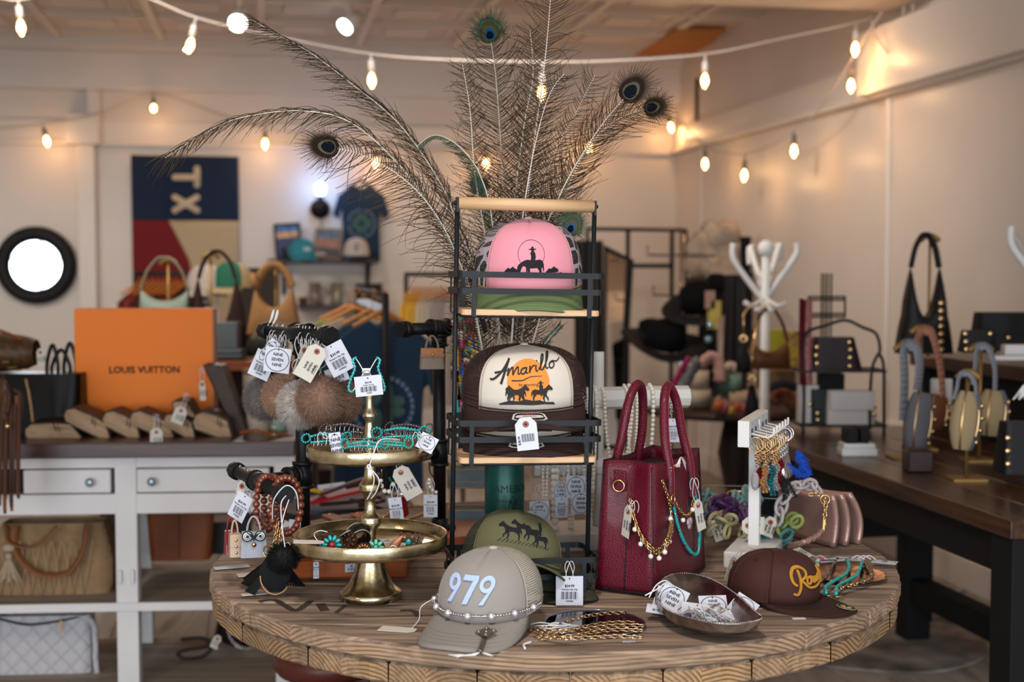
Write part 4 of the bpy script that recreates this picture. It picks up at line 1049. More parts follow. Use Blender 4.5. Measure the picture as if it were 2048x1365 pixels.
for lab,px,py,Y,rz,rx,k,bm_ in (
    ('claw clip with turquoise beads at the left rim of the upper tray',652,886,2.27,.35,.5,.8,M_turq),
    ('dark beaded claw clip standing tall behind the left of the upper tray',690,872,2.345,-.35,-.9,1.05,M_hem),
    ('dark beaded claw clip beside the stem on the left',708,886,2.30,.2,.3,1.0,M_hem),
    ('silver claw clip with looped end right of the stem',762,884,2.345,-.2,-.4,.95,M_hem),
    ('long turquoise claw clip slanting up to the right rim',800,878,2.31,.25,.45,.95,M_turq),
    ('silver claw clip with string bow at the right rim',815,868,2.35,-.3,-.6,.85,M_hem),
    ('small turquoise and silver clip at the front rim of the upper tray',730,900,2.215,0,.2,.75,M_turq),
    ('turquoise claw clip lying low at the right front',775,900,2.235,.1,.1,.8,M_turq)):
    clawclip(lab,P(px,py,Y),rz,rx,k,bm_)
for lab,px,py,Y,kind,w,h,roll,yaw,pit,sx in (
    ('narrow logo card standing among clips in the upper tray',668,866,2.225,'logo',.020,.044,8,20,-10,P(645,868,2.23)),
    ('tilted logo card at the right rim of the upper tray',862,872,2.26,'logo',.032,.028,-25,-10,-20,P(835,868,2.26))):
    o = price_tag(None,upright(P(px,py,Y),rad(roll),rad(yaw),rad(pit)),kind,w,h,string_to=sx);props(o,lab,'price tag')
b = MB()
for (a_,c1,c2,c3) in (((738,938,2.19),(748,955,2.185),(744,980,2.19),(734,1000,2.2)),((738,935,2.19),(758,960,2.185),(752,985,2.19),(742,998,2.2)),((738,935,2.19),(748,905,2.19),(762,880,2.2),(800,880,2.24))):
    b.tube(spline([P(*a_),P(*c1),P(*c2),P(*c3)],6),.0011,5)
b.torus(P(738,934,2.188),.003,.0014,(0,1,0),10,5)
b.build('string_tassel',M_string,label='white string knotted over the front rim of the upper gold tray',cat='string')
# ---- rings in the lower tray
def disc_ring(label,px,py,Y,r,petals,colp,colc,base,tilt=35,yaw=0):
    t = thing('ring',label,'ring',P(px,py,Y),rot=(rad(90 - tilt),0,rad(yaw)),group='rings in the lower gold tray')
    b = MB();b.lathe([(.001,-.003),(r * .8,-.002),(r,0),(r * .95,.002),(.001,.003)],24,caps=False)
    for i in range(petals):a = 2 * PI * i / petals;b.torus((r * .8 * math.cos(a),r * .8 * math.sin(a),.002),r * .2,r * .05,(0,0,1),8,4)
    b.build('bezel',base,t)
    b = MB();pr = min(r * .26,PI * r * .62 / petals * .85)
    for i in range(petals):a = 2 * PI * i / petals;b.ball((0,0,0),pr,10,6,sc=(1.7,1,.7),m=TR(r * .64 * math.cos(a),r * .64 * math.sin(a),.004,rz=a))
    b.build('petal_stones',colp,t)
    b = MB();b.ball((0,0,.005),r * .26,12,8,sc=(1,1,.6));b.build('centre_stone',colc,t)
    b = MB();b.torus((0,0,-.011),.010,.0014,(0,1,0),18,5);b.build('band',base,t)
M_cop = mat('antique_copper','#4b3226',.4,metal=.8,var=.3,vscale=200)
disc_ring('turquoise flower ring with a red centre at the left of the lower tray',665,1091,2.225,.019,10,M_turq,mat('red_stone','#a3241d',.2),M_cop,15,-8)
disc_ring('small dark flower ring with green centre left of the red-centred one',643,1090,2.25,.016,12,M_cop,M_turq,M_cop,15,10)
disc_ring('copper rayed ring low at the front of the lower tray',727,1104,2.19,.015,14,mat('copper_ray','#b06f4c',.35,metal=.7),M_turq,M_cop,30,0)
disc_ring('round ring with mint green cross pattern beside the stem',752,1097,2.205,.015,8,mat('mint_enamel','#5bb49a',.5),mat('mint_enamel','#5bb49a'),M_cop,25,0)
disc_ring('coiled dark wire ring behind the turquoise flower',695,1082,2.26,.017,9,M_cop,M_cop,M_cop,20,5)
t = thing('leather_cuff','black stitched leather cuff standing left of the stem in the lower tray','bracelet',P(717,1072,2.29),rot=(rad(20),0,rad(25)),)
b = MB();b.lathe([(.017,-.016),(.018,-.014),(.018,.014),(.017,.016),(.015,.014),(.015,-.014)],28,caps=False,m=TR(rx=PI / 2));b.build('band',mat('black_leather','#18130f',.4,bump=.5,bscale=300),t)
b = MB()
for z in (-.012,.012):b.tube([V((.0184 * math.cos(a),z,.0184 * math.sin(a))) for a in [2 * PI * i / 24 for i in range(24)]],.0006,4,closed=True)
b.build('stitching',M_cream,t)
t = thing('cross_ring','dark cross ring with a turquoise stone at the right of the lower tray','ring',P(817,1086,2.25),rz=.1)
b = MB();b.box((0,0,0),(.009,.003,.034));b.box((0,0,.004),(.026,.003,.008));b.box((-.012,0,.012),(.006,.003,.014));b.build('cross',M_cop,t,bevel=.0008)
b = MB();b.ball((0,-.002,.001),.005,10,6,sc=(1,.5,1.2));b.build('stone',M_turq,t)
t = thing('feather_ring','dark leaf-shaped ring leaning beside the cross ring','ring',P(832,1090,2.245),rot=(0,rad(20),.1))
b = MB()
for i in range(10):z = -.014 + i * .003;b.bar((0,0,z),(.009,0,z + .006),.002,.002);b.bar((0,0,z),(-.009,0,z + .006),.002,.002)
b.bar((0,0,-.018),(0,0,.02),.002,.003);b.build('leaf',M_cop,t)
t = thing('gold_leaf_ring','pink and gold leaf ring slanting in the lower tray','ring',P(790,1090,2.24),rot=(0,rad(40),0))
b = MB();b.grid(lambda u,v:((v - .5) * .014 * math.sin(PI * u),-.003 * math.sin(PI * v),-.02 + .04 * u),12,4);b.build('leaf',mat('pink_gold','#b5586a',.35,metal=.4,col2='#c99a52',vscale=300),t,solid=.002)
for lab,px,py,Y,ax,ay,kind,w,h in (
    ('shipping tag sticking out over the left rim of the lower tray',648,1085,2.20,(-.12,1,.1),(1,.1,-.05),'ship',.018,.050),
    ('shipping tag lying across the left of the lower tray',698,1062,2.25,(.6,.8,.1),(.75,-.3,.5),'ship',.016,.050),
    ('white card lying flat in the back of the lower tray',775,1080,2.29,(1,0,0),(0,1,.05),'bar',.04,.02)):
    m = frame(P(px,py,Y),ax,ay);o = price_tag(None,m,kind,w,h);props(o,lab,'price tag')
b = MB();b.tube(spline([P(770,1105,2.19),P(785,1092,2.19),P(800,1100,2.185)],6),.0009,5);b.tube(spline([P(655,1065,2.2),P(640,1062,2.2),P(628,1070,2.21),P(640,1088,2.21)],6),.0008,5);b.build('tag_strings',M_string,label='white strings looping in the lower gold tray',cat='string')
# ================================================================ BURGUNDY HANDBAG
M_burg = mat('burgundy_leather','#5d0d21',.42,bump=.55,bscale=420,kind='voronoi',coat=.15)
M_edge = mat('black_edge','#121014',.5)
M_rstitch = mat('red_stitch','#a8324a',.6)
hx = V((.48,.877,0));hbc = V((.258,2.440,TZ));hang = math.atan2(hx.y,hx.x)
bag = thing('handbag','burgundy leather tote with two tall handles and necklaces draped on it','handbag',hbc,rz=hang)
BL,BW,BH = .125,.055,.224
def bring(t):
    L = BL * (1 - .09 * t);w = BW * (1 - .16 * t);fold = .030 * t ** 1.6;pts = []
    for i in range(13):x = -L + 2 * L * i / 12;pts.append((x,-w - .004 * math.sin(PI * i / 12)))
    for i in range(1,8):y = -w + 2 * w * i / 8;pts.append((L - fold * (1 - abs(y) / w),y))
    for i in range(13):x = L - 2 * L * i / 12;pts.append((x,w + .004 * math.sin(PI * i / 12)))
    for i in range(1,8):y = w - 2 * w * i / 8;pts.append((-L + fold * (1 - abs(y) / w),y))
    return pts
b = MB();N = len(bring(0));vs = []
NT = 16
for k in range(NT + 1):
    t_ = k / NT;vs += [(x,y,.004 + BH * t_ + (.006 * abs(x) / BL * t_)) for x,y in bring(t_)]
b.add(vs,[(k * N + i,k * N + (i + 1) % N,(k + 1) * N + (i + 1) % N,(k + 1) * N + i) for k in range(NT) for i in range(N)] + [tuple(range(N - 1,-1,-1))])
b.build('body',M_burg,bag,solid=.003)
b = MB();top = [(x * .97,y * .93,.004 + BH * .93) for x,y in bring(.95)];b.add(top,[tuple(range(N))]);b.build('inner_panel',mat('bag_lining','#2e0c14',.8),bag)
b = MB();b.tube([V((x,y,.004 + BH + .006 * abs(x) / BL)) for x,y in bring(1)],.0016,5,closed=True);b.build('rim_edging',M_edge,bag)
b = MB();b.tube([V((x * 1.005,y * 1.01,.006)) for x,y in bring(0)],.0025,5,closed=True);b.build('base_edging',M_edge,bag)
for ix in ((0,12,20,32)): 
    b = MB();b.tube([V((*bring(k / 16)[ix],.004 + BH * k / 16)) * 1.0 + V((0,0,0)) for k in range(17)],.0017,5);b.build('corner_piping',M_edge,bag)
b = MB();b.tube([V((bring(k / 16)[36][0] - .002,0,.004 + BH * k / 16)) for k in range(17)],.0012,5);b.build('gusset_seam',M_edge,bag)
for y0,mx in ((-BW * .86,'front'),(BW * .86,'back')):
    sg = -1 if y0 < 0 else 1
    pts = [(-.052,y0 + sg * .007,.150),(-.050,y0 + sg * .006,.21),(-.046,y0 * .9,.265),(-.034,y0 * .75,.325),(-.014,y0 * .65,.357),(.008,y0 * .62,.358),(.030,y0 * .7,.33),(.044,y0 * .85,.27),(.050,y0 + sg * .005,.21),(.052,y0 + sg * .007,.150)]
    b = MB();q = spline(pts,6);n = len(q);b.tube(q,[.0085] * n,12);o = b.build('handle',M_burg,bag)
    b = MB();b.tube([p + V((0,0,0)) + (V((0,sg * .0086,0))) for p in q],.0006,4);b.build('handle_stitching',M_rstitch,o)
    b = MB()
    for sx in (-1,1):b.prism([(sx * .052 - .011,.135),(sx * .052 + .011,.135),(sx * .051 + .010,.2),(sx * .051 - .010,.2)],-.001,.0015,frame((0,y0 * 1.14 if sg < 0 else y0 * 1.14,0),(1,0,0),(0,0,1)))
    b.build('handle_patch',M_edge,o)
# D-ring on the gusset
xg = -BL * .93
b = MB();b.box((xg - .002,.012,.200),(.006,.022,.036));b.build('ring_tab',M_burg,bag,bevel=.002)
b = MB();b.torus((xg - .009,.012,.192),.010,.0017,(1,.2,0),20,6);b.build('d_ring',M_gold,bag)
nf = V((.877,-.48,0));ng = V((-.48,-.877,0))
def onpl(px,py,p0,n,off=0.0):
    d = ray(px,py);p0 = V(p0) + V(n) * off;return EYE + d * ((p0 - EYE).dot(n) / d.dot(n))
FP = wm(bag) @ V((0,-BW * .93,.12));GP = wm(bag) @ V((-BL * .96,0,.12))
def onF(px,py,off=.006):return onpl(px,py,FP,nf,off)
def onG(px,py,off=.008):return onpl(px,py,GP,ng,off)
def necklace(label,parts,group=None):
    o = thing('necklace',label,'necklace',parts[0][1].v[0] if parts[0][1].v else (0,0,0),group=group)
    for nm,b,m_ in parts:b.build(nm,m_,o,world=True)
    return o
q = spline([onG(1260,998),onG(1266,1030,.012),onG(1284,1075,.012),onG(1312,1100,.016),onG(1334,1078,.03),onF(1342,1040,.006),onF(1337,1000,.008),onF(1324,962,.008)],8)
b1 = MB();b1.chain(q[:10],.011,.0012);b1.chain(q,.010,.0013);b1.chain([p + V((.002,-.002,-.006)) for p in q[4:-14]],.010,.0011)
n1 = necklace('gold double-chain necklace with pearl drops hanging from the bag ring',[('chain',b1,M_gold)])
for f_ in (.18,.28,.38,.47,.55,.63,.71,.79):
    p = q[int(f_ * (len(q) - 1))];b = MB();b.tube([p,p - V((0,.002,.012))],.0008,4);b.ball(p - V((0,.002,.016)),.0046,12,8);b.build('pearl_drop',M_pearl,n1,world=True)
price_tag(n1,upright(onG(1258,1012,.02),rad(-12),rad(-60)),'ship',.022,.058,string_to=onG(1268,1005,.02))
q1 = spline([onF(1347,1012),onF(1354,1045,.008),onF(1366,1080,.010),onF(1383,1106,.012),onF(1396,1105,.012),onF(1399,1060,.010),onF(1394,1010,.008),onF(1387,975,.008)],8)
b1 = MB();b2 = MB()
for i,p in enumerate(resample(q1,.0042)):
    t_ = (resample(q1,.0042)[min(i + 1,40)] - p); 
    (b2 if i % 9 == 4 else b1).ball(p,.0034,8,5,sc=(1,1,1))
n2 = necklace('turquoise heishi bead necklace hanging on the front of the bag',[('turquoise_beads',b1,M_turq),('gold_beads',b2,M_gold)])
price_tag(n2,upright(onF(1394,1000,.02),rad(14),rad(40)),'ship',.022,.060,string_to=onF(1388,960,.02))
q2 = spline([onF(1341,935),onF(1342,965),onF(1346,990),onF(1353,1010,.01),onF(1368,1030,.012),onF(1382,1025,.012),onF(1386,1000,.010),onF(1388,960),onF(1386,940)],7)
b1 = MB();b1.chain(q2[:16],.006,.0007);b1.chain(q2[14:],.009,.0011);b1.torus(onF(1346,998,.012),.008,.0016,nf,20,6);b1.beads([onF(1342 + i * 1.6,936 - i * .9) for i in range(12)],.0026,8,5)
b2 = MB();hp = onF(1379,1047,.014);fm = frame(hp,hx,(0,0,1))
b2.ball((-.005,.003,0),.0075,12,8,sc=(1,1,.4),m=fm);b2.ball((.005,.003,0),.0075,12,8,sc=(1,1,.4),m=fm);b2.ball((0,-.004,0),.0075,12,8,sc=(1,1.1,.4),m=fm)
b3 = MB();b3.ball(onF(1366,1041,.014),.0045,10,8);b3.ball(onF(1385,1020,.014),.0045,10,8)
necklace('thin gold chain with crystal heart pendant on the bag front',[('chain',b1,M_gold),('heart_pendant',b2,mat('crystal_rose','#d9c2c0',.15,metal=.6,bump=.8,bscale=900)),('pearls',b3,M_pearl)])
b = MB()
for i in range(3):b.tube(spline([onF(1352,935,.02) + V((i * .003,0,0)),onF(1362,915,.02),onF(1372,928 + 6 * i,.02)],5),.0009,5)
b.build('string_bow',M_string,label='white string knotted at the top edge of the burgundy bag',cat='string')
# ================================================================ WHITE NECKLACE T-BAR STAND
M_wht = mat('white_lacquer','#cfcac4',.45)
jb = P(1196,1080,2.78); 
js = thing('necklace_stand','white two-bar necklace stand with octagonal bars behind the bag','necklace stand',(jb.x,jb.y,TZ),rz=RZ + rad(0))
b = MB();b.box((-.045,-.01,.018),(.20,.15,.036));b.build('base',M_wht,js,bevel=.003)
b = MB();b.cyl((0,0,.03),(0,0,.40),.0115,n=20);b.build('post',M_wht,js)
for z,x0,x1,nm in ((P(1250,797,2.78).z - TZ,-.14,.195,'a'),(P(1250,930,2.78).z - TZ,-.14,.215,'b')):
    b = MB();b.cyl((x0,0,z),(x1,0,z),.024,n=8,smooth=False);b.build('bar',M_wht,js,bevel=.002)
jz1 = P(1250,797,2.78).z;jz2 = P(1250,930,2.78).z
def jp(x,z,y=0.0):return wm(js) @ V((x,y,z - TZ))
def loop(xa,zb,w,r,z=jz1): 
    pts = [jp(xa,z + .026),jp(xa,z + .006,-.027),jp(xa + w * .1,z - .08,-.03),jp(xa + w * .5,zb,-.03),jp(xa + w * .9,z - .08,-.03),jp(xa + w,z + .006,-.027),jp(xa + w,z + .026)]
    return spline(pts,8)
for lab,xa,zb,w,r,z,mm in (
    ('long pearl strand crossing left of the bag handles',.005,jz1 - .20,.060,.0042,jz1,M_pearl),
    ('pearl strand hanging straight beside the post of the stand',-.045,jz1 - .27,.035,.0046,jz1,M_pearl),
    ('two-row pearl strand seen through the bag handle',.085,jz1 - .17,.025,.0048,jz1,M_pearl),
    ('small-pearl strand just left of the bag on the upper bar',.055,jz1 - .15,.020,.0036,jz1,M_pearl),
    ('large-pearl necklace hanging left on the stand',-.105,jz1 - .29,.012,.0066,jz1,M_pearl),
    ('thin pearl strand at the far left of the stand',-.128,jz1 - .26,.016,.0038,jz1,M_pearl),
    ('pearl strand with gold clasp hanging low left of the post',-.075,jz1 - .31,.020,.0042,jz1,M_pearl),
    ('fine double pearl strand near the post',-.030,jz1 - .22,.018,.0034,jz1,M_pearl)):
    bb = MB();bb.beads(loop(xa,zb,w,r,z),r,9,6,2.02)
    necklace(lab,[('pearls',bb,mm)],'pearl necklaces on the white stand')
b1 = MB();b1.chain(loop(.140,jz1 - .14,.008,0),.009,.001)
nk = necklace('silver chain with price tag hung through the bag handle',[('chain',b1,M_silver)])
price_tag(nk,upright(P(1346,838,2.72),0),'bar',.034,.048)
for lab,px,py,kind,w,h,rl in (('square logo tag hanging on pearls, lowest of the right pair',1162,986,'logo',.040,.044,0),('logo tag above and behind the lowest logo tag',1152,952,'logo',.040,.046,0),
     ('barcode tag left of the two logo tags',1123,995,'bar',.026,.042,0),('logo tag behind the barcode tag on the pearls',1122,965,'logo',.030,.036,0),('logo tag hanging lower left on the pearl strands',1078,1003,'logo',.040,.042,4),('barcode tag in front of the lower left logo tag',1071,1022,'bar',.034,.036,3)):
    Y = 2.70 if 'behind' not in lab else 2.72
    o = price_tag(None,upright(P(px,py,Y - (.015 if 'front' in lab or 'lowest' in lab else 0)),rad(rl)),kind,w,h,string_to=P(px,py - 30,Y + .01));props(o,lab,'price tag')
# ================================================================ PIPE STANDS
def fitting(b,p,d,r=.0185,l=.03):
    d = V(d).normalized();b.cyl(V(p) - d * l / 2,V(p) + d * l / 2,r,n=18)
    for k in (-1,1):b.cyl(V(p) + d * (k * l / 2 - .003),V(p) + d * (k * l / 2 + .003),r * 1.12,n=18)
def hexcap(b,p,d,r=.018):
    d = V(d).normalized();b.cyl(V(p) - d * .014,V(p),r * .98,n=18);b.cyl(V(p),V(p) + d * .010,r * .95,n=8,smooth=False)
pz1 = P(657,672,2.42).z;PN = P(657,672,2.42);PFr = P(532,660,2.61);PFr.z = pz1;pc = V((-.396,2.52,0))
ps = thing('pipe_stand','black iron pipe stand with T-bar holding the fur pom-poms','jewellery stand',(pc.x,pc.y,TZ))
b = MB();b.box((pc.x + .075,pc.y + .01,TZ + .0155),(.25,.15,.031),rz=rad(1));b.build('wooden_base',mat('orange_stain','#a4501c',.35,var=.15,vscale=4,stretch=(2,20,20),coat=.2),ps,world=True,bevel=.003)
b = MB();b.lathe([(.036,.031),(.036,.037),(.018,.039),(.018,.052),(.0135,.054)],24,c=(pc.x,pc.y,TZ));b.build('flange',M_black,ps,world=True)
b = MB();b.cyl((pc.x,pc.y,TZ + .05),(pc.x,pc.y,pz1),.0132,n=18);b.build('post',M_black,ps,world=True)
dT = (PN - PFr).normalized()
b = MB();b.cyl(PFr,PN,.0125,n=18);fitting(b,(pc.x,pc.y,pz1),dT,.0175,.05);fitting(b,(pc.x,pc.y,pz1 - .028),(0,0,1),.0165,.02);hexcap(b,PN,dT,.0185);hexcap(b,PFr,-dT,.0175);b.build('top_bar',M_black,ps,world=True)
az = P(603,950,2.52).z;an = P(568,985,2.30);af = P(472,938,2.57);af.z = an.z = az;ac = (an + af) / 2
b = MB();fitting(b,(pc.x,pc.y,az),(0,0,1),.018,.045);da = (ac - V((pc.x,pc.y,az))).normalized();b.cyl((pc.x,pc.y,az),ac,.0125,n=18);fitting(b,V((pc.x,pc.y,az)) + da * .028,da,.0175,.02)
d2 = (an - af).normalized();b.cyl(af,an,.0122,n=18);fitting(b,ac,d2,.0175,.04);hexcap(b,an,d2,.0185);hexcap(b,af,-d2,.0175);b.build('lower_arm',M_black,ps,world=True)
# right stand
rp = V((-.152,2.79,0));rz_ = P(880,656,2.79).z
p2 = thing('pipe_stand','black iron pipe stand behind the cap rack on a reddish wooden base','jewellery stand',(rp.x,rp.y,TZ))
b = MB();b.box((rp.x + .045,rp.y - .0,TZ + .014),(.30,.17,.028),rz=rad(22));b.build('wooden_base',mat('red_stain','#8f4a31',.35,var=.12,vscale=5,stretch=(2,20,20),coat=.25),p2,world=True,bevel=.003)
b = MB();b.lathe([(.034,.028),(.034,.034),(.018,.036),(.017,.048),(.0135,.05)],24,c=(rp.x,rp.y,TZ));b.build('flange',M_black,p2,world=True)
b = MB();b.cyl((rp.x,rp.y,TZ + .05),(rp.x,rp.y,rz_),.0132,n=18);fitting(b,(rp.x,rp.y,P(880,905,2.79).z),(0,0,1),.018,.05);b.build('post',M_black,p2,world=True)
l1 = P(806,660,2.71);l2 = P(965,655,2.88);l1.z = l2.z = rz_;dd = (l1 - l2).normalized()
b = MB();b.cyl(l1,l2,.0125,n=18);fitting(b,(rp.x,rp.y,rz_),dd,.0175,.045);fitting(b,(rp.x,rp.y,rz_ - .026),(0,0,1),.0165,.02);hexcap(b,l1,dd,.0175);hexcap(b,l2,-dd,.0175);b.build('top_bar',M_black,p2,world=True)
lz = P(880,905,2.79).z;le = P(770,915,2.66);le.z = lz
b = MB();b.cyl((rp.x,rp.y,lz),le,.0125,n=18);hexcap(b,le,le - V((rp.x,rp.y,lz)),.0175);b.build('lower_arm',M_black,p2,world=True)
# ---- fur pom-poms
def fur(b,c,r,n,l,rr,sag=.25):
    c = V(c);b.ball(c,r * .93,20,14)
    for i in range(n):
        z = 1 - 2 * (i + .5) / n;a = i * 2.39996;s = math.sqrt(1 - z * z);d0 = V((s * math.cos(a),s * math.sin(a),z));d0 = (d0 + V((rr.uniform(-.25,.25),rr.uniform(-.25,.25),rr.uniform(-.25,.25)))).normalized()
        p = c + d0 * r * .86;sd = d0.orthogonal().normalized() * .0005;ll = l * rr.uniform(.7,1.2);e = p + d0 * ll + V((0,0,-ll * sag * .5));m_ = p + d0 * ll * .5
        if i % 2:sd = d0.cross(sd)
        b.add([p - sd,p + sd,m_ + sd * .8,e,m_ - sd * .8],[(0,1,2,3,4)],smooth=True)
barT = lambda k:PFr.lerp(PN,k)
rr = random.Random(5)
for lab,px,py,Y,r,col,k in (
    ('taupe grey fur pom-pom keychain, farthest left on the bar',533,796,2.60,.0385,'#6f625c',.12),('peach beige fur pom-pom keychain, second from the left',571,791,2.55,.039,'#a98064',.28),
    ('off-white fur pom-pom keychain in the middle of the bunch',602,808,2.475,.0385,'#b9ada3',.55),('large light brown fur pom-pom keychain hanging in front',641,799,2.425,.0385,'#8c6750',.80),('brown fur pom-pom keychain at the far right of the bunch',678,803,2.47,.035,'#83604a',.92)):
    c = P(px,py,Y);t = thing('pompom_keychain',lab,'keychain',c,group='fur pom-pom keychains')
    b = MB();fur(b,c,r * 1.05,4600,.014,rr);b.build('pompom',mat('fur_' + col[1:],col,.85,var=.12,vscale=60,sheen=.4),t,world=True)
    tp = barT(k);b = MB();topc = c + V((0,0,r * .9));b.chain([topc + V((0,-.004,.022)),topc],.0075,.0010);b.torus(topc + V((0,-.012,.036)),.0135,.0013,(.2 * (k - .5),1,.1),22,6);b.build('key_ring',M_silver,t,world=True)
    b = MB();ringtop = topc + V((0,-.012,.048))
    for s_ in (-1,1):b.tube(spline([ringtop,tp + V((s_ * .006,-.016,-.02)),tp + V((0,-.0145,0)),tp + V((0,0,.0145)),tp + V((0,.0145,0)),ringtop + V((.004,.02,.02))],6),.0009,5)
    b.build('string_loop',M_string,t,world=True)
for lab,px,py,Y,kind,w,h,roll,yaw,k in (
    ('oval-printed logo card tilted under the left end of the bar',553,683,2.50,'logo',.020,.048,-42,10,.15),('barcode card hanging behind the left logo card',536,705,2.53,'bar',.040,.052,-24,0,.2),('square NINE SEVEN NINE logo card left of the post',558,696,2.47,'logo',.048,.046,-8,0,.35),
    ('shipping tag with red eyelet right of the post',640,693,2.385,'ship',.036,.066,-30,0,.75),('barcode card behind the silver ring at the bar end',660,690,2.40,'bar',.044,.056,28,0,.9),('shipping tag seen edge-on beside the post',612,690,2.44,'ship',.018,.060,-25,50,.62),('white card corner hanging low behind the other tags',668,735,2.46,'bar',.040,.030,20,0,.9)):
    o = price_tag(None,upright(P(px,py,Y),rad(roll),rad(yaw)),kind,w,h,string_to=barT(k) + V((0,-.014,0)));props(o,lab,'price tag')
b = MB()
for i,k in enumerate((.05,.12,.2,.3,.62,.66,.72,.85,.9)):
    tp = barT(k);b = MB()
    b.tube(spline([tp + V((-.004,-.008,-.05 - .01 * (i % 3))),tp + V((0,-.0145,-.004)),tp + V((0,-.004,.0145)),tp + V((0,.0145,0)),tp + V((.004,.010,-.045))],6),.00085,5)
    if i < 2:b.tube(spline([tp + V((0,0,.014)),tp + V((.006,0,.026)),tp + V((.010,0,.042))],4),[.0016,.0018,.002,.0024,.003,.0032,.003,.0022,.001][:9],6)
    b.build('tag_string',M_string,label=('first','second','third','fourth','fifth','sixth','seventh','eighth','last')[i] + ' loop of white string from the far end of the pom-pom bar',cat='string',group='strings looped over the pom-pom bar')
# ---- lower arm: bead bracelets and bag charms
M_bead = mat('redwood_bead','#6e2f1a',.18,coat=.6,var=.15,vscale=40)
arm = lambda k:af.lerp(an,k)
for lab,c_px,c_py,Y,w_,h_,yaw,n in (
    ('chunky reddish-brown bead bracelet hung left on the lower arm',533,1007,2.395,.020,.049,35,24),('reddish-brown bead bracelet behind the octagonal pipe cap',572,1012,2.34,.026,.050,15,24),('darker bead bracelet hanging between the other two',548,1004,2.42,.022,.046,-25,22)):
    c = P(c_px,c_py,Y);t = thing('bead_bracelet',lab,'bracelet',c,group='bead bracelets on the lower pipe arm');cy_,sy_ = math.cos(rad(yaw)),math.sin(rad(yaw))
    b = MB()
    for i in range(n):a = 2 * PI * i / n;x = w_ * math.cos(a);b.ball(c + V((x * cy_,x * sy_ + .004 * math.sin(3 * a),h_ * math.sin(a))),.0066,14,10)
    b.build('beads',M_bead,t,world=True)
for i,k in enumerate((.1,.2,.28,.36,.42)):
    b = MB();tp = arm(k);b.tube(spline([tp + V((-.003 + .004 * i,-.01,-.07)),tp + V((0,-.014,-.01)),tp + V((0,-.002,.014)),tp + V((0,.014,0)),tp + V((.004,.01,-.06))],6),.0009,5)
    b.build('tag_string',M_string,label=('first','second','third','fourth','fifth')[i] + ' loop of white string from the far end of the lower pipe arm',cat='string',group='strings looped over the lower pipe arm')
b = MB();tp = an
b.tube(spline([P(545,1040,2.3),P(548,1000,2.28),P(572,972,2.28),P(592,985,2.28),P(597,1020,2.29)],8),.0011,5);b.tube(spline([P(570,1095,2.27),P(565,1060,2.27),P(562,1010,2.27),P(572,992,2.28)],6),.0011,5);b.tube(spline([P(562,1060,2.27),P(568,1030,2.27),P(578,1000,2.28)],5),.0010,5)
b.build('tag_string',M_string,label='white string looped over the octagonal cap of the lower arm',cat='string')
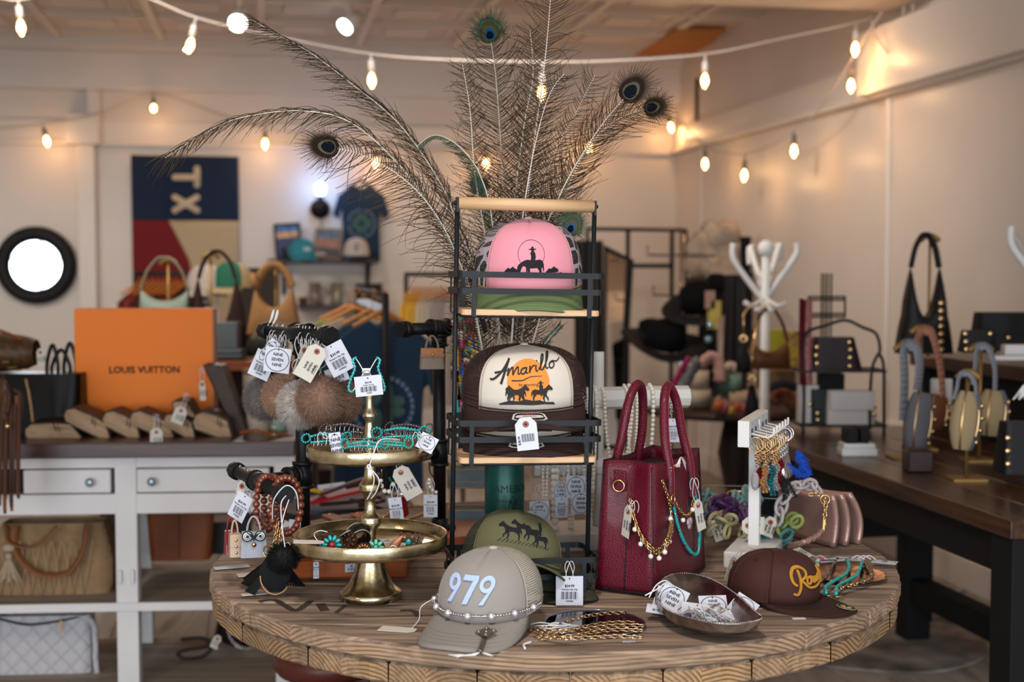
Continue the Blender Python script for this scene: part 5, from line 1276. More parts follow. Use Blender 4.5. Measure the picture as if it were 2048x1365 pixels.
def minibag(label,px,py,Y,w,d,h,m1,m2,yaw,handle='arch',owl=False,studs=False,flapm=None,group='tiny bag charms'):
    c = P(px,py,Y);t = thing('bag_charm',label,'bag charm',c,rz=rad(yaw),group=group)
    b = MB();b.grid(lambda u,v:((w / 2 * (1 - .10 * v)) * max(-1,min(1,1.35 * math.cos(2 * PI * u))),d / 2 * (1 - .35 * v) * max(-1,min(1,1.35 * math.sin(2 * PI * u))),h * v),28,6,closed=True)
    nb = 28;b.add([((w / 2) * max(-1,min(1,1.35 * math.cos(2 * PI * i / nb))),d / 2 * max(-1,min(1,1.35 * math.sin(2 * PI * i / nb))),0) for i in range(nb)],[tuple(range(nb))]);b.add([((w / 2 * .9) * max(-1,min(1,1.35 * math.cos(2 * PI * i / nb))),d * .325 * max(-1,min(1,1.35 * math.sin(2 * PI * i / nb))),h) for i in range(nb)],[tuple(range(nb))])
    b.build('body',m1,t)
    b = MB();b.prism([(-w * .47,h * .45),(w * .47,h * .45),(w * .45,h * 1.0),(-w * .45,h * 1.0)] if not flapm else [(-w * .44,h * .52),(-w * .24,h * .52),(-w * .20,h * .6),(-w * .12,h * .6),(-w * .1,h * .52),(w * .1,h * .52),(w * .12,h * .6),(w * .2,h * .6),(w * .24,h * .52),(w * .44,h * .52),(w * .46,h * .98),(-w * .46,h * .98)],-.001,.001,frame((0,-d * .5,0),(1,0,0),(0,.10,1)))
    b.build('flap',flapm or m2,t)
    b = MB()
    for yy in ((-.3,.3) if handle == 'arch2' else (0,)):
        b.tube(spline([(-w * .25,yy * d,h * .92),(-w * .22,yy * d,h * 1.25),(-w * .08,yy * d * .6,h * 1.55),(w * .08,yy * d * .6,h * 1.55),(w * .22,yy * d,h * 1.25),(w * .25,yy * d,h * .92)],5),.0018,6)
    b.build('handle',m1 if not flapm else mat('taupe_leather','#7d6c5e'),t)
    if owl:
        for sx in (-1,1):
            b = MB();fm = frame((sx * w * .24,-d * .5 - .002,h * .86),(1,0,0),(0,0,1));k = w * .17
            b.cur = 0;b.lathe([(k * 1.25,0),(k * 1.25,.001)],18,m=fm);b.cur = 1;b.lathe([(k,.001),(k,.0018)],18,m=fm);b.cur = 0;b.lathe([(k * .68,.0018),(k * .68,.0022)],18,m=fm);b.cur = 1;b.lathe([(k * .6,.0022),(k * .6,.0025)],18,m=fm);b.cur = 2;b.ball((0,0,.0025),k * .35,10,6,m=fm);b.build('owl_eye',[mat('dark_green_felt','#14231f',.8),mat('white_felt','#cfcfcf',.7),mat('black_bead','#050505',.15)],t)
        b = MB();fm = frame((0,-d * .5 - .003,h * .78),(1,0,0),(0,0,1));b.prism([(-w * .3,h * .28),(0,h * .1),(w * .3,h * .28),(w * .1,h * .05),(0,-h * .12),(-w * .1,h * .05)],0,.0015,fm);b.build('owl_beak',mat('dark_green_felt','#14231f'),t)
        b = MB();b.lathe([(.004,0),(.004,.002)],14,m=frame((0,-d * .5 - .001,h * .52),(1,0,0),(0,0,1)));b.build('clasp',M_gold,t)
    if studs:
        for i in range(3):b = MB();b.ball((0,-d * .5 - .0006,h * (.2 + .28 * i)),.0024,10,6,sc=(1,.5,1));b.build('stud',M_gold,t)
    if flapm:
        b = MB();b.box((0,-d * .5 - .002,h * .66),(w * .96,.002,h * .1));b.build('belt',mat('taupe_leather','#7d6c5e'),t);b = MB();b.ball((0,-d * .5 - .004,h * .70),.003,8,6);b.build('lock',M_gold,t)
    return t
M_beige = mat('beige_patent','#b39780',.35)
minibag('red and beige studded bag charm at the far left',470,1112,2.36,.022,.030,.040,M_beige,M_beige,20,studs=True)
minibag('red patent bag charm half hidden behind the beige studded one',461,1108,2.40,.022,.022,.042,mat('red_patent','#7a1020',.3),mat('red_patent','#7a1020'),20)
minibag('white wavy bag charm with big owl eyes',508,1114,2.335,.046,.020,.045,mat('white_wavy','#b9bbc8',.5,bump=.8,bscale=160,kind='wave'),mat('white_wavy','#b9bbc8'),12,owl=True)
mb_ = minibag('tiny taupe and tan belted handbag charm on the right pipe stand',864,738,2.70,.050,.026,.042,mat('taupe_leather','#7d6c5e',.5,bump=.3,bscale=400),M_beige,8,handle='arch2',flapm=mat('tan_leather_charm','#a8662e',.5,bump=.3,bscale=400),group='tiny bag charms')
t = thing('slipper_charm','black fabric slipper charm with fur ball and gold clasps touching the table','charm',P(552,1180,2.31))
b = MB();c = P(551,1184,2.305);b.grid(lambda u,v:c + V(((.024 + .004 * math.sin(PI * v)) * math.cos(2 * PI * u) * math.sin(PI * (.08 + .88 * v)) ** .6,.010 * math.sin(2 * PI * u) * math.sin(PI * (.08 + .88 * v)) ** .6,.068 * v)),24,10,closed=True);b.build('slipper',mat('black_felt','#0d0f11',.85,bump=.3,bscale=600),t,world=True)
b = MB();b.tube([c + V((.026 * math.cos(a) * .98,-.004,.026 + .030 * math.sin(a))) for a in [rad(175 + 150 * i / 14) for i in range(15)]],.0014,5);b.build('sole_edge',mat('tan_sole','#a98252',.6),t,world=True)
b = MB();fur(b,P(566,1116,2.29),.026,1800,.009,rr);b.build('fur_ball',mat('black_fur','#070707',.75),t,world=True)
b = MB();b.torus(P(538,1105,2.30),.012,.0015,(.5,1,0),20,6);b.chain([P(548,1090,2.3),P(553,1065,2.3),P(556,1045,2.3)],.010,.0014);b.chain([P(560,1092,2.29),P(562,1060,2.3)],.010,.0014);b.torus(P(575,1092,2.285),.005,.001,(0,1,0),12,5);b.build('gold_clasps',M_gold,t,world=True)
t = thing('tassel','black leather tassels spread under the slipper charm on the table','tassel',P(520,1165,2.33))
for (x0,y0,x1,y1,w_) in ((545,1120,490,1170,.016),(545,1130,500,1187,.022),(575,1135,590,1172,.022),(548,1112,492,1160,.012)):
    a = P(x0,y0,2.31);e = G(x1,y1,TZ + .004);b = MB()
    for i in range(8):o_ = (i / 7 - .5) * w_;sd = V((.6,-.8,0)) if x1 < 540 else V((1,-.3,0));b.bar(a + sd * o_ * .3,e + sd * o_ * 1.6,.003,.002)
    b.build('fringe',M_blackm,t,world=True)
for lab,px,py,ax,ay,kind,w,h in (('shipping tag lying on the table by the black tassels',545,1146,(-.25,1,0),(1,.45,0),'ship',.028,.066),('barcode tag lying farthest left on the table',498,1132,(-.4,1,0),(1,.5,0),'bar',.022,.066),('tag half under the slipper charm near the table edge',540,1186,(-.25,1,0),(1,.2,0),'ship',.016,.05)):
    m = frame(G(px,py,TZ + .003),(ax[0] * -1,ax[1] * -1,0),ay);m = frame(G(px,py,TZ + .003),(-.35,.9,0),(.9,.40,0))
    o = price_tag(None,m,kind,w,h);props(o,lab,'price tag')
for lab,px,py,Y,kind,w,h,roll,k in (('barcode tag hanging beside the beads on the lower arm',492,990,2.42,'bar',.034,.052,-28,.2),('shipping tag twisted at the left end of the lower arm',487,962,2.50,'ship',.018,.056,-18,.05),('white card glimpsed through the right bead bracelet',590,1040,2.4,'bar',.024,.024,0,.9)):
    o = price_tag(None,upright(P(px,py,Y),rad(roll),rad(-20)),kind,w,h);props(o,lab,'price tag')
for lab,px,py,w,h in (('narrow white tag hanging before the orange wooden base',632,1125,.010,.030),('white card under the tray before the orange wooden base',703,1128,.024,.015)):
    o = price_tag(None,upright(P(px,py,2.40),0,rad(20)),'bar',w,h);props(o,lab,'price tag')
# ---- things hung behind the gold tray
q = spline([P(763,925,2.66),P(764,955,2.66),P(775,978,2.66),P(792,980,2.66),P(800,960,2.66),P(802,925,2.66)],6)
b1 = MB();b1.tube(spline([P(778,955,2.655),P(785,966,2.655),P(795,958,2.655),P(800,930,2.655)],5),.0022,6);b2 = MB()
for x,y,r in ((762,962,.004),(762,973,.0058),(769,983,.0048),(778,984,.0048),(786,970,.004)):b2.ball(P(x,y,2.65),r,12,8)
b3 = MB();b3.tube([P(763,930,2.66),P(764,955,2.66)],.0012,5)
necklace('green cord bracelet with white pearls below the upper gold tray',[('cord',b1,mat('green_cord','#0f5a35',.5)),('pearls',b2,M_pearl),('chain',b3,M_gold)])
t = thing('boot_charm','glittering red boot charm hanging below the upper gold tray','charm',P(806,1020,2.64))
b = MB();c = P(805,1034,2.64);b.lathe([(.008,0),(.013,.006),(.011,.020),(.012,.036),(.014,.042)],14,c=c);b.ball(c + V((-.012,0,.006)),.010,10,8,sc=(1.5,.8,.8));b.build('boot',mat('red_glitter','#a30f1a',.2,metal=.5,bump=1,bscale=900),t,world=True)
b = MB();b.ball(c + V((0,-.002,.046)),.011,10,8,sc=(1,1,.9));b.build('crystal_cuff',mat('crystal','#e9e6ee'),t,world=True)
b = MB();b.chain([P(793,985,2.64),P(797,1010,2.64)],.008,.001);b.build('chain',M_gold,t,world=True)
for lab,px,py,Y,kind,w,h,roll in (('shipping tag tilted right below the upper gold tray',796,936,2.60,'ship',.036,.066,30),('barcode tag in front of the red boot charm',789,996,2.60,'bar',.026,.048,7),('barcode tag left of the right pipe post',861,990,2.70,'bar',.028,.046,0)):
    o = price_tag(None,upright(P(px,py,Y),rad(roll)),kind,w,h,string_to=P(px,py - 28,Y));props(o,lab,'price tag')
b1 = MB();b1.beads([P(858,960,2.7),P(857,972,2.7),P(864,980,2.7),P(872,985,2.7)],.0038,10,6);b2 = MB();b2.tube(spline([P(858,925,2.7),P(860,945,2.7),P(870,958,2.7)],4),.0014,5)
necklace('small pearl and black cord bracelet beside the right pipe post',[('pearls',b1,M_pearl),('cord',b2,M_blackm)])
# colourful beaded lanyards behind the rack post
cols = ['#8c2f2a','#1d5f96','#c49a2a','#3f8d8a','#6d3d24','#d0c9bd','#b8336f','#25221f']
for i in range(7):
    px = 908 + i * 8;Y = 2.80 - .01 * i;b = MB();ln = 150 + (i * 37) % 60
    pts = spline([P(px,650,Y + .02),P(px - 3,640,Y),P(px,700,Y - .02),P(px - 4,650 + ln * .6,Y - .02),P(px + 2,650 + ln,Y - .02)],8)
    for k,p in enumerate(resample(pts,.0062)):b.cur = (k // (1 + i % 3) + i) % 8;b.ball(p,.0036 + .001 * (k % 3 == 0),8,5)
    b.build('beaded_lanyard',[mat('bead_' + c[1:],c,.3) for c in cols],label='multicoloured beaded strand behind the left rack post, %s from the left' % ('first','second','third','fourth','fifth','sixth','last')[i],cat='beaded strand',group='beaded strands on the right pipe bar')
for i,(px,y0,y1,c) in enumerate(((912,700,765,'#c9a326'),(918,742,800,'#a5552b'),(926,725,775,'#1f62a5'),(914,790,830,'#3fa9a5'),(921,770,815,'#c0328a'))):
    b = MB();a,e = P(px,y0,2.76),P(px + 1,y1,2.76);b.bar(a,e,.010,.002,(0,1,0));b.build('leather_charm',mat('charm_' + c[1:],c,.5),label=('yellow','orange-brown','blue','aqua','magenta')[i] + ' leather strip charm hanging behind the left post of the rack',cat='charm')
# ================================================================ RIGHT SIDE OF THE ROUND TABLE
def gp(pts,z):return [G(x,y,z) for x,y in pts]
# pointed silver dish
M_tarn = mat('tarnished_silver','#a89f9c',.22,metal=1.0,var=.4,vscale=30)
rim = spline(gp([(1312,1190),(1330,1158),(1368,1149),(1420,1160),(1470,1190),(1508,1224),(1524,1240),(1485,1249),(1420,1247),(1355,1232),(1320,1212)],TZ + .036),5,closed=True)
cc = sum(rim,V((0,0,0))) / len(rim)
dish_ = thing('silver_dish','tarnished pointed-oval silver dish full of tags in front of the handbag','dish',(cc.x,cc.y,TZ))
b = MB();N = len(rim);prof = [(1.0,.036),(1.0,.038),(.985,.0375),(.90,.026),(.75,.014),(.55,.008),(.02,.007)]
low = [(1.0,.036),(.93,.022),(.78,.010),(.58,.005),(.02,.005)]
for pr in (prof,low):
    vs = [V((cc.x + (p.x - cc.x) * k,cc.y + (p.y - cc.y) * k,TZ + z)) for k,z in pr for p in rim]
    b.add(vs,[(r * N + i,r * N + (i + 1) % N,(r + 1) * N + (i + 1) % N,(r + 1) * N + i) for r in range(len(pr) - 1) for i in range(N)])
b.build('bowl',M_tarn,dish_,world=True)
b = MB();b.beads(resample([p + V((0,0,.002)) for p in rim],.004,True),.0017,6,4,2.2,closed=True);b.build('beaded_rim',M_tarn,dish_,world=True)
for px in (1400,1478):b = MB();p = G(px,1262 if px == 1400 else 1262,TZ);b.ball(p + V((0,.012,.004)),.006,8,6,sc=(1,1,.7));b.build('foot',M_tarn,dish_,world=True)
for lab,px,py,Y,kind,w,h,roll,yaw,pitch in (
    ('logo tag leaning left in the silver dish, front of three',1356,1176,2.19,'logo',.044,.046,-28,0,-35),('logo tag behind the leaning one at the left of the dish',1342,1180,2.205,'logo',.044,.046,-20,0,-35),
    ('logo tag lying in the middle of the silver dish',1424,1192,2.19,'logo',.046,.038,2,0,-42),('logo tag turned sideways at the right of the dish',1466,1200,2.175,'logo',.038,.040,50,0,-45),
    ('barcode tag lying across the front of the silver dish',1395,1208,2.16,'bar',.050,.034,-10,0,-50),('plain barcode tag at the front right of the dish',1435,1226,2.13,'bar',.044,.030,15,0,-55),('tag poking out over the left rim of the dish',1325,1212,2.16,'bar',.050,.020,-12,0,-60)):
    o = price_tag(None,upright(P(px,py,Y),rad(roll),rad(yaw),rad(pitch)),kind,w,h);props(o,lab,'price tag')
for i,(px,py,w,c) in enumerate(((1418,1232,.016,'#5f8f8c'),(1372,1236,.014,'#3c3f66'),(1432,1222,.012,'#c5b8bc'))):
    t = thing('earring',('teal','dark blue','pale pink')[i] + ' stone earring among the strings in the silver dish','earring',P(px,py,2.13));fm = upright(V((0,0,0)),.6,0,-.6)
    b = MB();b.prism([(-w,-w * .6),(w,-w * .6),(w,w * .6),(-w,w * .6)],0,.003,fm,bev=.001);b.build('setting',M_tarn,t);b = MB();b.ball((0,0,.003),w * .6,10,6,sc=(1.2,.7,.4),m=fm);b.build('stone',mat('stone_' + c[1:],c,.25),t)
b = MB()
rs = random.Random(3)
for i in range(7):
    x,y = 1385 + i * 9,1228 + (i % 3) * 4;b.tube(spline([P(x,y,2.12),P(x + rs.uniform(-14,14),y - 16,2.115),P(x + rs.uniform(6,20),y - 4,2.112),P(x + rs.uniform(16,34),y + 8,2.11)],5),.0009,5)
b.build('string_tangle',M_string,label='tangle of white strings at the front of the silver dish',cat='string',kind='stuff')
b = MB();b.tube(spline([P(1346,1172,2.18),P(1330,1162,2.17),P(1312,1172,2.16),P(1298,1196,2.15)],6),.0012,5);b.tube(spline([P(1350,1174,2.18),P(1332,1167,2.17),P(1316,1178,2.16),P(1290,1192,2.15)],6),.0012,5);b.build('tag_string',M_string,label='white string hanging out over the left rim of the silver dish',cat='string')
# plate with gold chains
pcx = G(1190,1253,TZ)
pl = thing('plate','small round dark mirrored plate piled with gold chains at the table edge','plate',(pcx.x,pcx.y,TZ))
b = MB();b.lathe([(.045,0),(.070,.001),(.080,.004),(.081,.0055),(.079,.0062),(.060,.0035),(.001,.003)],48);b.build('mirrored_plate',mat('dark_mirror','#4a4044',.06,metal=1.0),pl)
b = MB();b.torus((0,0,.0058),.0805,.0010,n=60,k=6);b.build('plate_rim',mat('pearl_rim','#9aa0b0',.15,metal=.8),pl)
ch = 0
for x0,y0,xm,ym,x1,y1,nm in ((1070,1258,1160,1236,1250,1226,'upper'),(1085,1268,1180,1252,1270,1246,'second'),(1062,1262,1170,1258,1288,1252,'middle'),(1078,1278,1190,1264,1286,1262,'fourth'),(1070,1272,1180,1276,1284,1276,'lowest')):
    z = TZ + .012;q = spline([G(x0,y0,TZ + .004),G((x0 + xm) / 2,(y0 + ym) / 2 + 3,z),G(xm,ym,z),G((x1 + xm) / 2,(y1 + ym) / 2 - 3,z),G(x1,y1,z - .002)],6)
    b = MB();b.chain(q,.0105,.0010)
    o = thing('gold_chain','gold link chain, %s of the five lying across the mirrored plate' % {'upper':'farthest','second':'second farthest','middle':'middle one','fourth':'second nearest','lowest':'nearest'}[nm],'chain',q[0],group='gold chains on the mirrored plate');b.build('links',mat('rose_gold','#e6c39a',.2,metal=1.0),o,world=True)
b = MB()
for i in range(6):x = 1060 + i * 9;b.tube(spline([G(x,1250 + i * 3,TZ + .008),G(x + 22,1246 + (i % 3) * 6,TZ + .014),G(x + 60,1252,TZ + .012)],5),.0009,5)
b.tube(spline([G(1062,1285,TZ + .002),G(1048,1290,TZ + .002),G(1050,1298,TZ + .002)],4),.002,5)
b.build('string_tangle',M_string,label='white strings tying the gold chains beside the tan cap',cat='string',kind='stuff')
m = frame(G(1252,1284,TZ + .002),(1,.1,0),(0,1,0));b = MB();b.prism([(-.006,-.004),(.014,-.004),(.014,.003),(-.006,.003)],0,.0006,m);b.build('paper_slip',M_paper,label='tiny white paper slip below the right edge of the mirrored plate',cat='price tag')
# brown corduroy-lettered cap
M_row = mat('brown_cotton','#3f211c',.75,bump=.2,bscale=1100);M_yel = mat('yellow_thread','#dd9a33',.6,bump=.6,bscale=1400,kind='wave')
d = Decal();d.o = .0030
k = .00088;x0,z0 = -.042,.026
def S2(pts,w=.0036):d.stroke([(x0 + x * k,z0 + y * k) for x,y in pts],w)
S2([(10,8),(4,14),(4,26),(12,36),(24,38),(32,32),(30,24),(22,19),(17,18)]);S2([(18,34),(17,18),(15,2),(10,-8),(3,-6)]);S2([(18,18),(26,10),(34,4),(50,3),(68,8),(86,16)])
S2([(38,22),(32,20),(31,12),(37,10),(41,16),(38,22),(46,20)],.003);S2([(46,22),(46,13),(51,12),(54,20),(55,13),(60,14),(62,22)],.003);S2([(72,24),(66,22),(65,15),(71,14),(74,22),(78,34),(74,16),(78,14)],.003);S2([(80,24),(81,16),(87,17),(89,25),(88,14),(84,4)],.003)
cp = thing('brown_cap','dark brown flat-brim cap with yellow script lettering right of the silver dish','cap',P(1564,1196,2.345),rot=(rad(3),0,rad(44)))
_p = G(1556,1205,TZ);cp.location = (_p.x - .006,_p.y + .02,TZ + .012)
f,br = make_cap(cp,M_row,M_row,mat('brown_brim','#2c1814',.7,bump=.2,bscale=1100),a=.074,bb=.080,H=.074,pf=3.2,pb=2.4,curv=.008,drop=.004,L=.076,seam=62,lean=-.02,decal=d,decmats=[M_yel],stitch=mat('brown_thread2','#5b362e',.8),six=True,piping=M_row,pinch=False)
dm = [o for o in cp.children if o.name.startswith('front_graphic')][0];sm = dm.modifiers.new('s','SOLIDIFY');sm.thickness = .0022;sm.offset = -1
b = MB();c = br(.30,.72,.0030);fm = frame(c,br(.4,.72,.003) - c,c - br(.3,.8,.003));fm = fm if (fm.to_3x3() @ V((0,0,1))).z > 0 else frame(c,-(br(.4,.72,.003) - c),c - br(.3,.8,.003))
b.cur = 0;b.lathe([(.0165,0),(.0165,.0006)],32,m=fm);b.cur = 1;b.lathe([(.015,.0006),(.015,.0008)],32,m=fm);b.cur = 0;b.lathe([(.010,.0008),(.010,.001)],32,m=fm);b.cur = 1;b.text('rowdy',.007,fm @ TR(0,0,.0012));b.build('brim_sticker',[mat('sticker_gold','#a39468',.5),mat('sticker_teal','#1f3236',.5)],cp)
b = MB();b.prism([(-.01,-.006),(.012,-.006),(.012,.004),(-.01,.004)],0,.0006,frame(G(1596,1238,TZ + .001),(1,.1,0),(0,1,0)));b.build('paper_slip',M_paper,label='white paper corner under the front of the brown cap',cat='price tag')
# copper plate with necklaces
q_ = G(1694,1158,TZ);cpl = thing('copper_plate','scalloped copper plate with necklaces at the right edge of the table','plate',(q_.x,q_.y,TZ))
b = MB();vs = [];n = 72
for r,z,wv in ((.05,.001,0),(.070,.009,.0015),(.0715,.0095,.0018),(.069,.010,.0016),(.050,.0035,0),(.001,.003,0)):
    for i in range(n):a = 2 * PI * i / n;rr_ = r + wv * math.sin(a * 18) + wv * .8 * math.sin(a * 7);vs.append((rr_ * math.cos(a),rr_ * math.sin(a),z))
b.add(vs,[(k2 * n + i,k2 * n + (i + 1) % n,(k2 + 1) * n + (i + 1) % n,(k2 + 1) * n + i) for k2 in range(5) for i in range(n)]);b.build('plate_body',mat('copper','#b98a6c',.2,metal=1.0,var=.15,vscale=40),cpl)
def tabneck(label,pts,kind,z=.014,col=None):
    q = spline(gp(pts,TZ + z),8);o = thing('necklace',label,'necklace',q[0])
    b = MB()
    if kind == 'chain':b.chain(q,.008,.0011)
    elif kind == 'thick':b.chain(q,.012,.0022)
    else:
        for i,p in enumerate(resample(q,.0042)):b.cur = (1 if i % 6 == 3 else 0) if kind == 'turq' else (i // 5) % 4;b.ball(p,.0036,8,5)
    b.build('strand',{'chain':M_tarn,'thick':mat('crystal_gold','#bfa586',.2,metal=1.0),'turq':[M_turq,M_gold]}.get(kind,[mat('bd_p','#c9525f',.5),mat('bd_w','#d8cfc4',.5),mat('bd_t','#4fb7ac',.5),mat('bd_y','#cfc06a',.5)]),o,world=True)
    return o
tabneck('turquoise strand, left of the two on the copper plate',[(1693,1120),(1698,1132),(1692,1148),(1676,1158),(1660,1168),(1651,1176),(1652,1186)],'turq')
tabneck('turquoise strand, right of the two on the copper plate',[(1725,1124),(1720,1138),(1712,1152),(1695,1162),(1680,1170),(1673,1178),(1672,1188)],'turq')
tabneck('pink white and green bead strand beside the brown cap',[(1645,1118),(1634,1124),(1636,1136),(1630,1146),(1622,1154)],'multi')
tabneck('thin dark silver chain on the copper plate',[(1672,1122),(1662,1138),(1652,1154),(1638,1166),(1632,1172)],'chain')
tabneck('chunky crystal chain round the right rim of the copper plate',[(1730,1126),(1738,1138),(1744,1150),(1735,1160),(1715,1168),(1690,1174),(1682,1178)],'thick')
b = MB();b.torus(G(1658,1192,TZ + .006),.006,.0012,(0,.2,1),14,6,sc=(1.5,1));b.torus(G(1676,1194,TZ + .006),.007,.0014,(0,.2,1),14,6,sc=(1.5,1));b.build('gold_clasp',M_gold,label='pair of joined gold clasps at the front of the copper plate',cat='clasp')
for lab,px,py,xx,w,h,kind in (('shipping tag lying behind the copper plate, leftmost of three',1650,1118,(1,.35,0),.055,.028,'bar'),('white tag lying behind the copper plate in the middle',1700,1116,(1,-.3,0),.05,.022,'bar'),('round-printed logo tag lying right of the copper plate',1772,1122,(1,-.5,0),.046,.026,'logo')):
    m = frame(G(px,py,TZ + .010),xx,(0,1,0));o = price_tag(None,m,kind,w,h);props(o,lab,'price tag')
b = MB()
for x in (1625,1640,1715,1728,1738):b.tube(spline([G(x - 12,1118,TZ + .012),G(x,1112,TZ + .018),G(x + 14,1120,TZ + .012)],5),.0011,5)
b.build('string_tangle',M_string,label='white strings at the back of the copper plate',cat='string',kind='stuff')
# ---- white keychain stand
ks0 = G(1508,1122,TZ);ks = thing('keychain_stand','white wooden T-shaped display stand crowded with keychains','keychain stand',(ks0.x,ks0.y,TZ),rz=rad(-20))
b = MB();b.box((0,.0,.0165),(.088,.175,.033));b.build('base',M_white,ks,bevel=.004)
b = MB();b.box((0,0,.15),(.021,.021,.26));b.build('post',M_white,ks,bevel=.001)
b = MB();b.box((-.004,0,.262),(.022,.215,.05));b.build('hook_board',M_white,ks,bevel=.0015)
b = MB()
for i in range(6):y = -.09 + i * .036;b.tube([(.006,y,.262),(.040,y,.255),(.050,y,.262),(.050,y,.275)],.0022,6)
hk = b.build('hooks',M_white,ks)
b = MB()
for i in range(5):
    fm = frame((.0078,-.085 + i * .04,.262),(0,1,0),(0,0,1));b.cur = 0;b.prism([(-.014,-.018),(.014,-.018),(.014,.020),(-.014,.020)],0,.0006,fm);b.cur = 1
    for k2 in range(8):b.box((-.008 + .0022 * k2,0,.0008),((.0005,.001)[k2 % 2],.018,.0001),fm)
b.build('barcode_labels',[M_paper,M_ink],ks)
rs = random.Random(11)
pend = ['#b9b4b8','#c98f52','#12767a','#a01420','#d8d6dc','#b9b4b8','#8e1a22','#77706a']
words_ = ['clear crystal','gold','teal','red','white crystal','silver','ruby red','grey']
for i in range(24):
    y = -.100 + i * .0085;x = .024 + .014 * (i % 3) - .006;top = wm(ks) @ V((x,y,.262));gold = i < 13
    t = thing('keychain','','keychain',top,group='keychains on the white T stand');t['label'] = '%s-pendant keychain %s on the white stand' % (words_[i % 8],'hanging %s from the near end' % ['first','second','third','fourth','fifth','sixth','seventh','eighth','ninth','tenth','eleventh','twelfth','thirteenth','fourteenth','fifteenth','sixteenth','seventeenth','eighteenth','nineteenth','twentieth','fourth from last','third from last','next to last','last'][i])
    b = MB();b.torus((0,0,-.020),.014,.0013,(rs.uniform(-.5,.5),1,0) if not gold else (.25,1,0),18,5);b.chain([(0,0,-.034),(.002,-.002,-.060)],.008,.0010);b.build('key_ring',mat('ring_gold','#caa274',.2,metal=1.0) if gold else M_chrome,t)
    b = MB();z1 = -.062;ln = .044 + rs.uniform(-.006,.01);c = pend[i % 8]
    if i > 15:b.lathe([(.006,z1),(.010,z1 - .02),(.015,z1 - .040),(.012,z1 - .044)],12);mm_ = M_silver
    elif i % 3 == 0:b.ball((0,0,z1 - ln * .6),.010,12,10,sc=(.8,.5,1.7));mm_ = mat('glitter_' + c[1:],c,.18,metal=.8,bump=1,bscale=900)
    else:b.beads([(0,0,z1 - ln * k2 / 8) for k2 in range(9)],.0040,8,5,1.6);b.beads([(.006 * math.sin(k2),-.003,z1 - ln * k2 / 8) for k2 in range(9)],.0030,7,5,1.7);mm_ = mat('glitter_' + c[1:],c,.18,metal=.8,bump=1,bscale=900)
    b.build('pendant',mm_,t)
def plume(label,pts,w,m_,n=26,cat='feather charm'):
    q = spline(pts,8);t = thing('feather_charm',label,cat,q[0]);b = MB();b.tube(q,.0008,5);b.build('quill',m_,t,world=True);b = MB();r3 = random.Random(len(label))
    qq = resample(q,.0022)
    for i in range(1,len(qq) - 1):
        T = (qq[i + 1] - qq[i - 1]).normalized();S = T.cross(V((0,-1,0))).normalized();l = w * math.sin(PI * (.12 + .8 * i / len(qq)))
        for s_ in (-1,1):
            for _ in range(2):
                d0 = (T * .7 + S * s_ + V((0,r3.uniform(-.4,.4),r3.uniform(-.2,.2)))).normalized() * l * r3.uniform(.7,1.2);b.tube([qq[i],qq[i] + d0 * .5,qq[i] + d0 + V((0,0,-l * .2))],[.0009,.0008,.0002],3,caps=False)
    b.build('vane',m_,t,world=True);return t
M_blue = mat('royal_blue_feather','#0f46b0',.6);Mk = mat('black_feather','#0a0a0e',.6);Mr = mat('red_feather','#8c1424',.6)
plume('fluffy royal blue feather charm, right one on the keychain stand',[P(1594,900,2.62),P(1604,920,2.6),P(1612,940,2.6),P(1620,952,2.6)],.016,M_blue)
plume('royal blue feather charm curling below the other blue one',[P(1574,925,2.6),P(1585,938,2.6),P(1600,948,2.59),P(1612,952,2.58)],.010,M_blue)
plume('black feather charm hanging lowest from the keychain stand',[P(1565,950,2.58),P(1570,975,2.57),P(1570,1000,2.57)],.010,Mk)
plume('thin curved black feather charm right of the lowest one',[P(1574,955,2.58),P(1582,978,2.57),P(1594,996,2.57)],.006,Mk)
plume('red feather charm beside the stand post',[P(1540,955,2.6),P(1542,972,2.6),P(1546,988,2.6)],.008,Mr)
b = MB();a = G(1470,1112,TZ + .036);b.tube(spline([a,G(1490,1096,TZ + .040),G(1512,1100,TZ + .044),G(1524,1108,TZ + .04)],6),.0011,5);b.tube(spline([G(1458,1114,TZ + .036),G(1490,1112,TZ + .040),G(1520,1106,TZ + .042)],6),.0011,5);b.build('tag_string',M_string,label='white string lying on the base of the keychain stand',cat='string')
b = MB();b.chain(gp([(1516,1106),(1530,1106),(1546,1112)],TZ + .037),.010,.0012);b.torus(G(1522,1106,TZ + .037),.006,.0012,(0,0,1),14,5,sc=(1.6,1));b.build('bracelet_clasp',M_gold,label='gold bracelet clasp lying on the white stand base',cat='bracelet')
o = price_tag(None,upright(P(1470,1116,2.45),rad(-30),rad(50)),'ship',.03,.05);props(o,'shipping tag hanging over the left edge of the stand base','price tag')
o = price_tag(None,frame(G(1580,1090,TZ + .02),(.6,.6,.1),(-.6,.8,.4)),'ship',.02,.05);props(o,'shipping tag standing right of the keychain stand base','price tag')
b = MB();p = G(1566,1100,TZ);b.bar(p + V((0,0,.028)),p + V((.014,-.012,.008)),.018,.004);b.build('checked_charm',mat('pink_check','#cf7f8d',.5,col2='#e2d3d0',vscale=160),label='pink and white checked charm right of the keychain stand base',cat='charm')
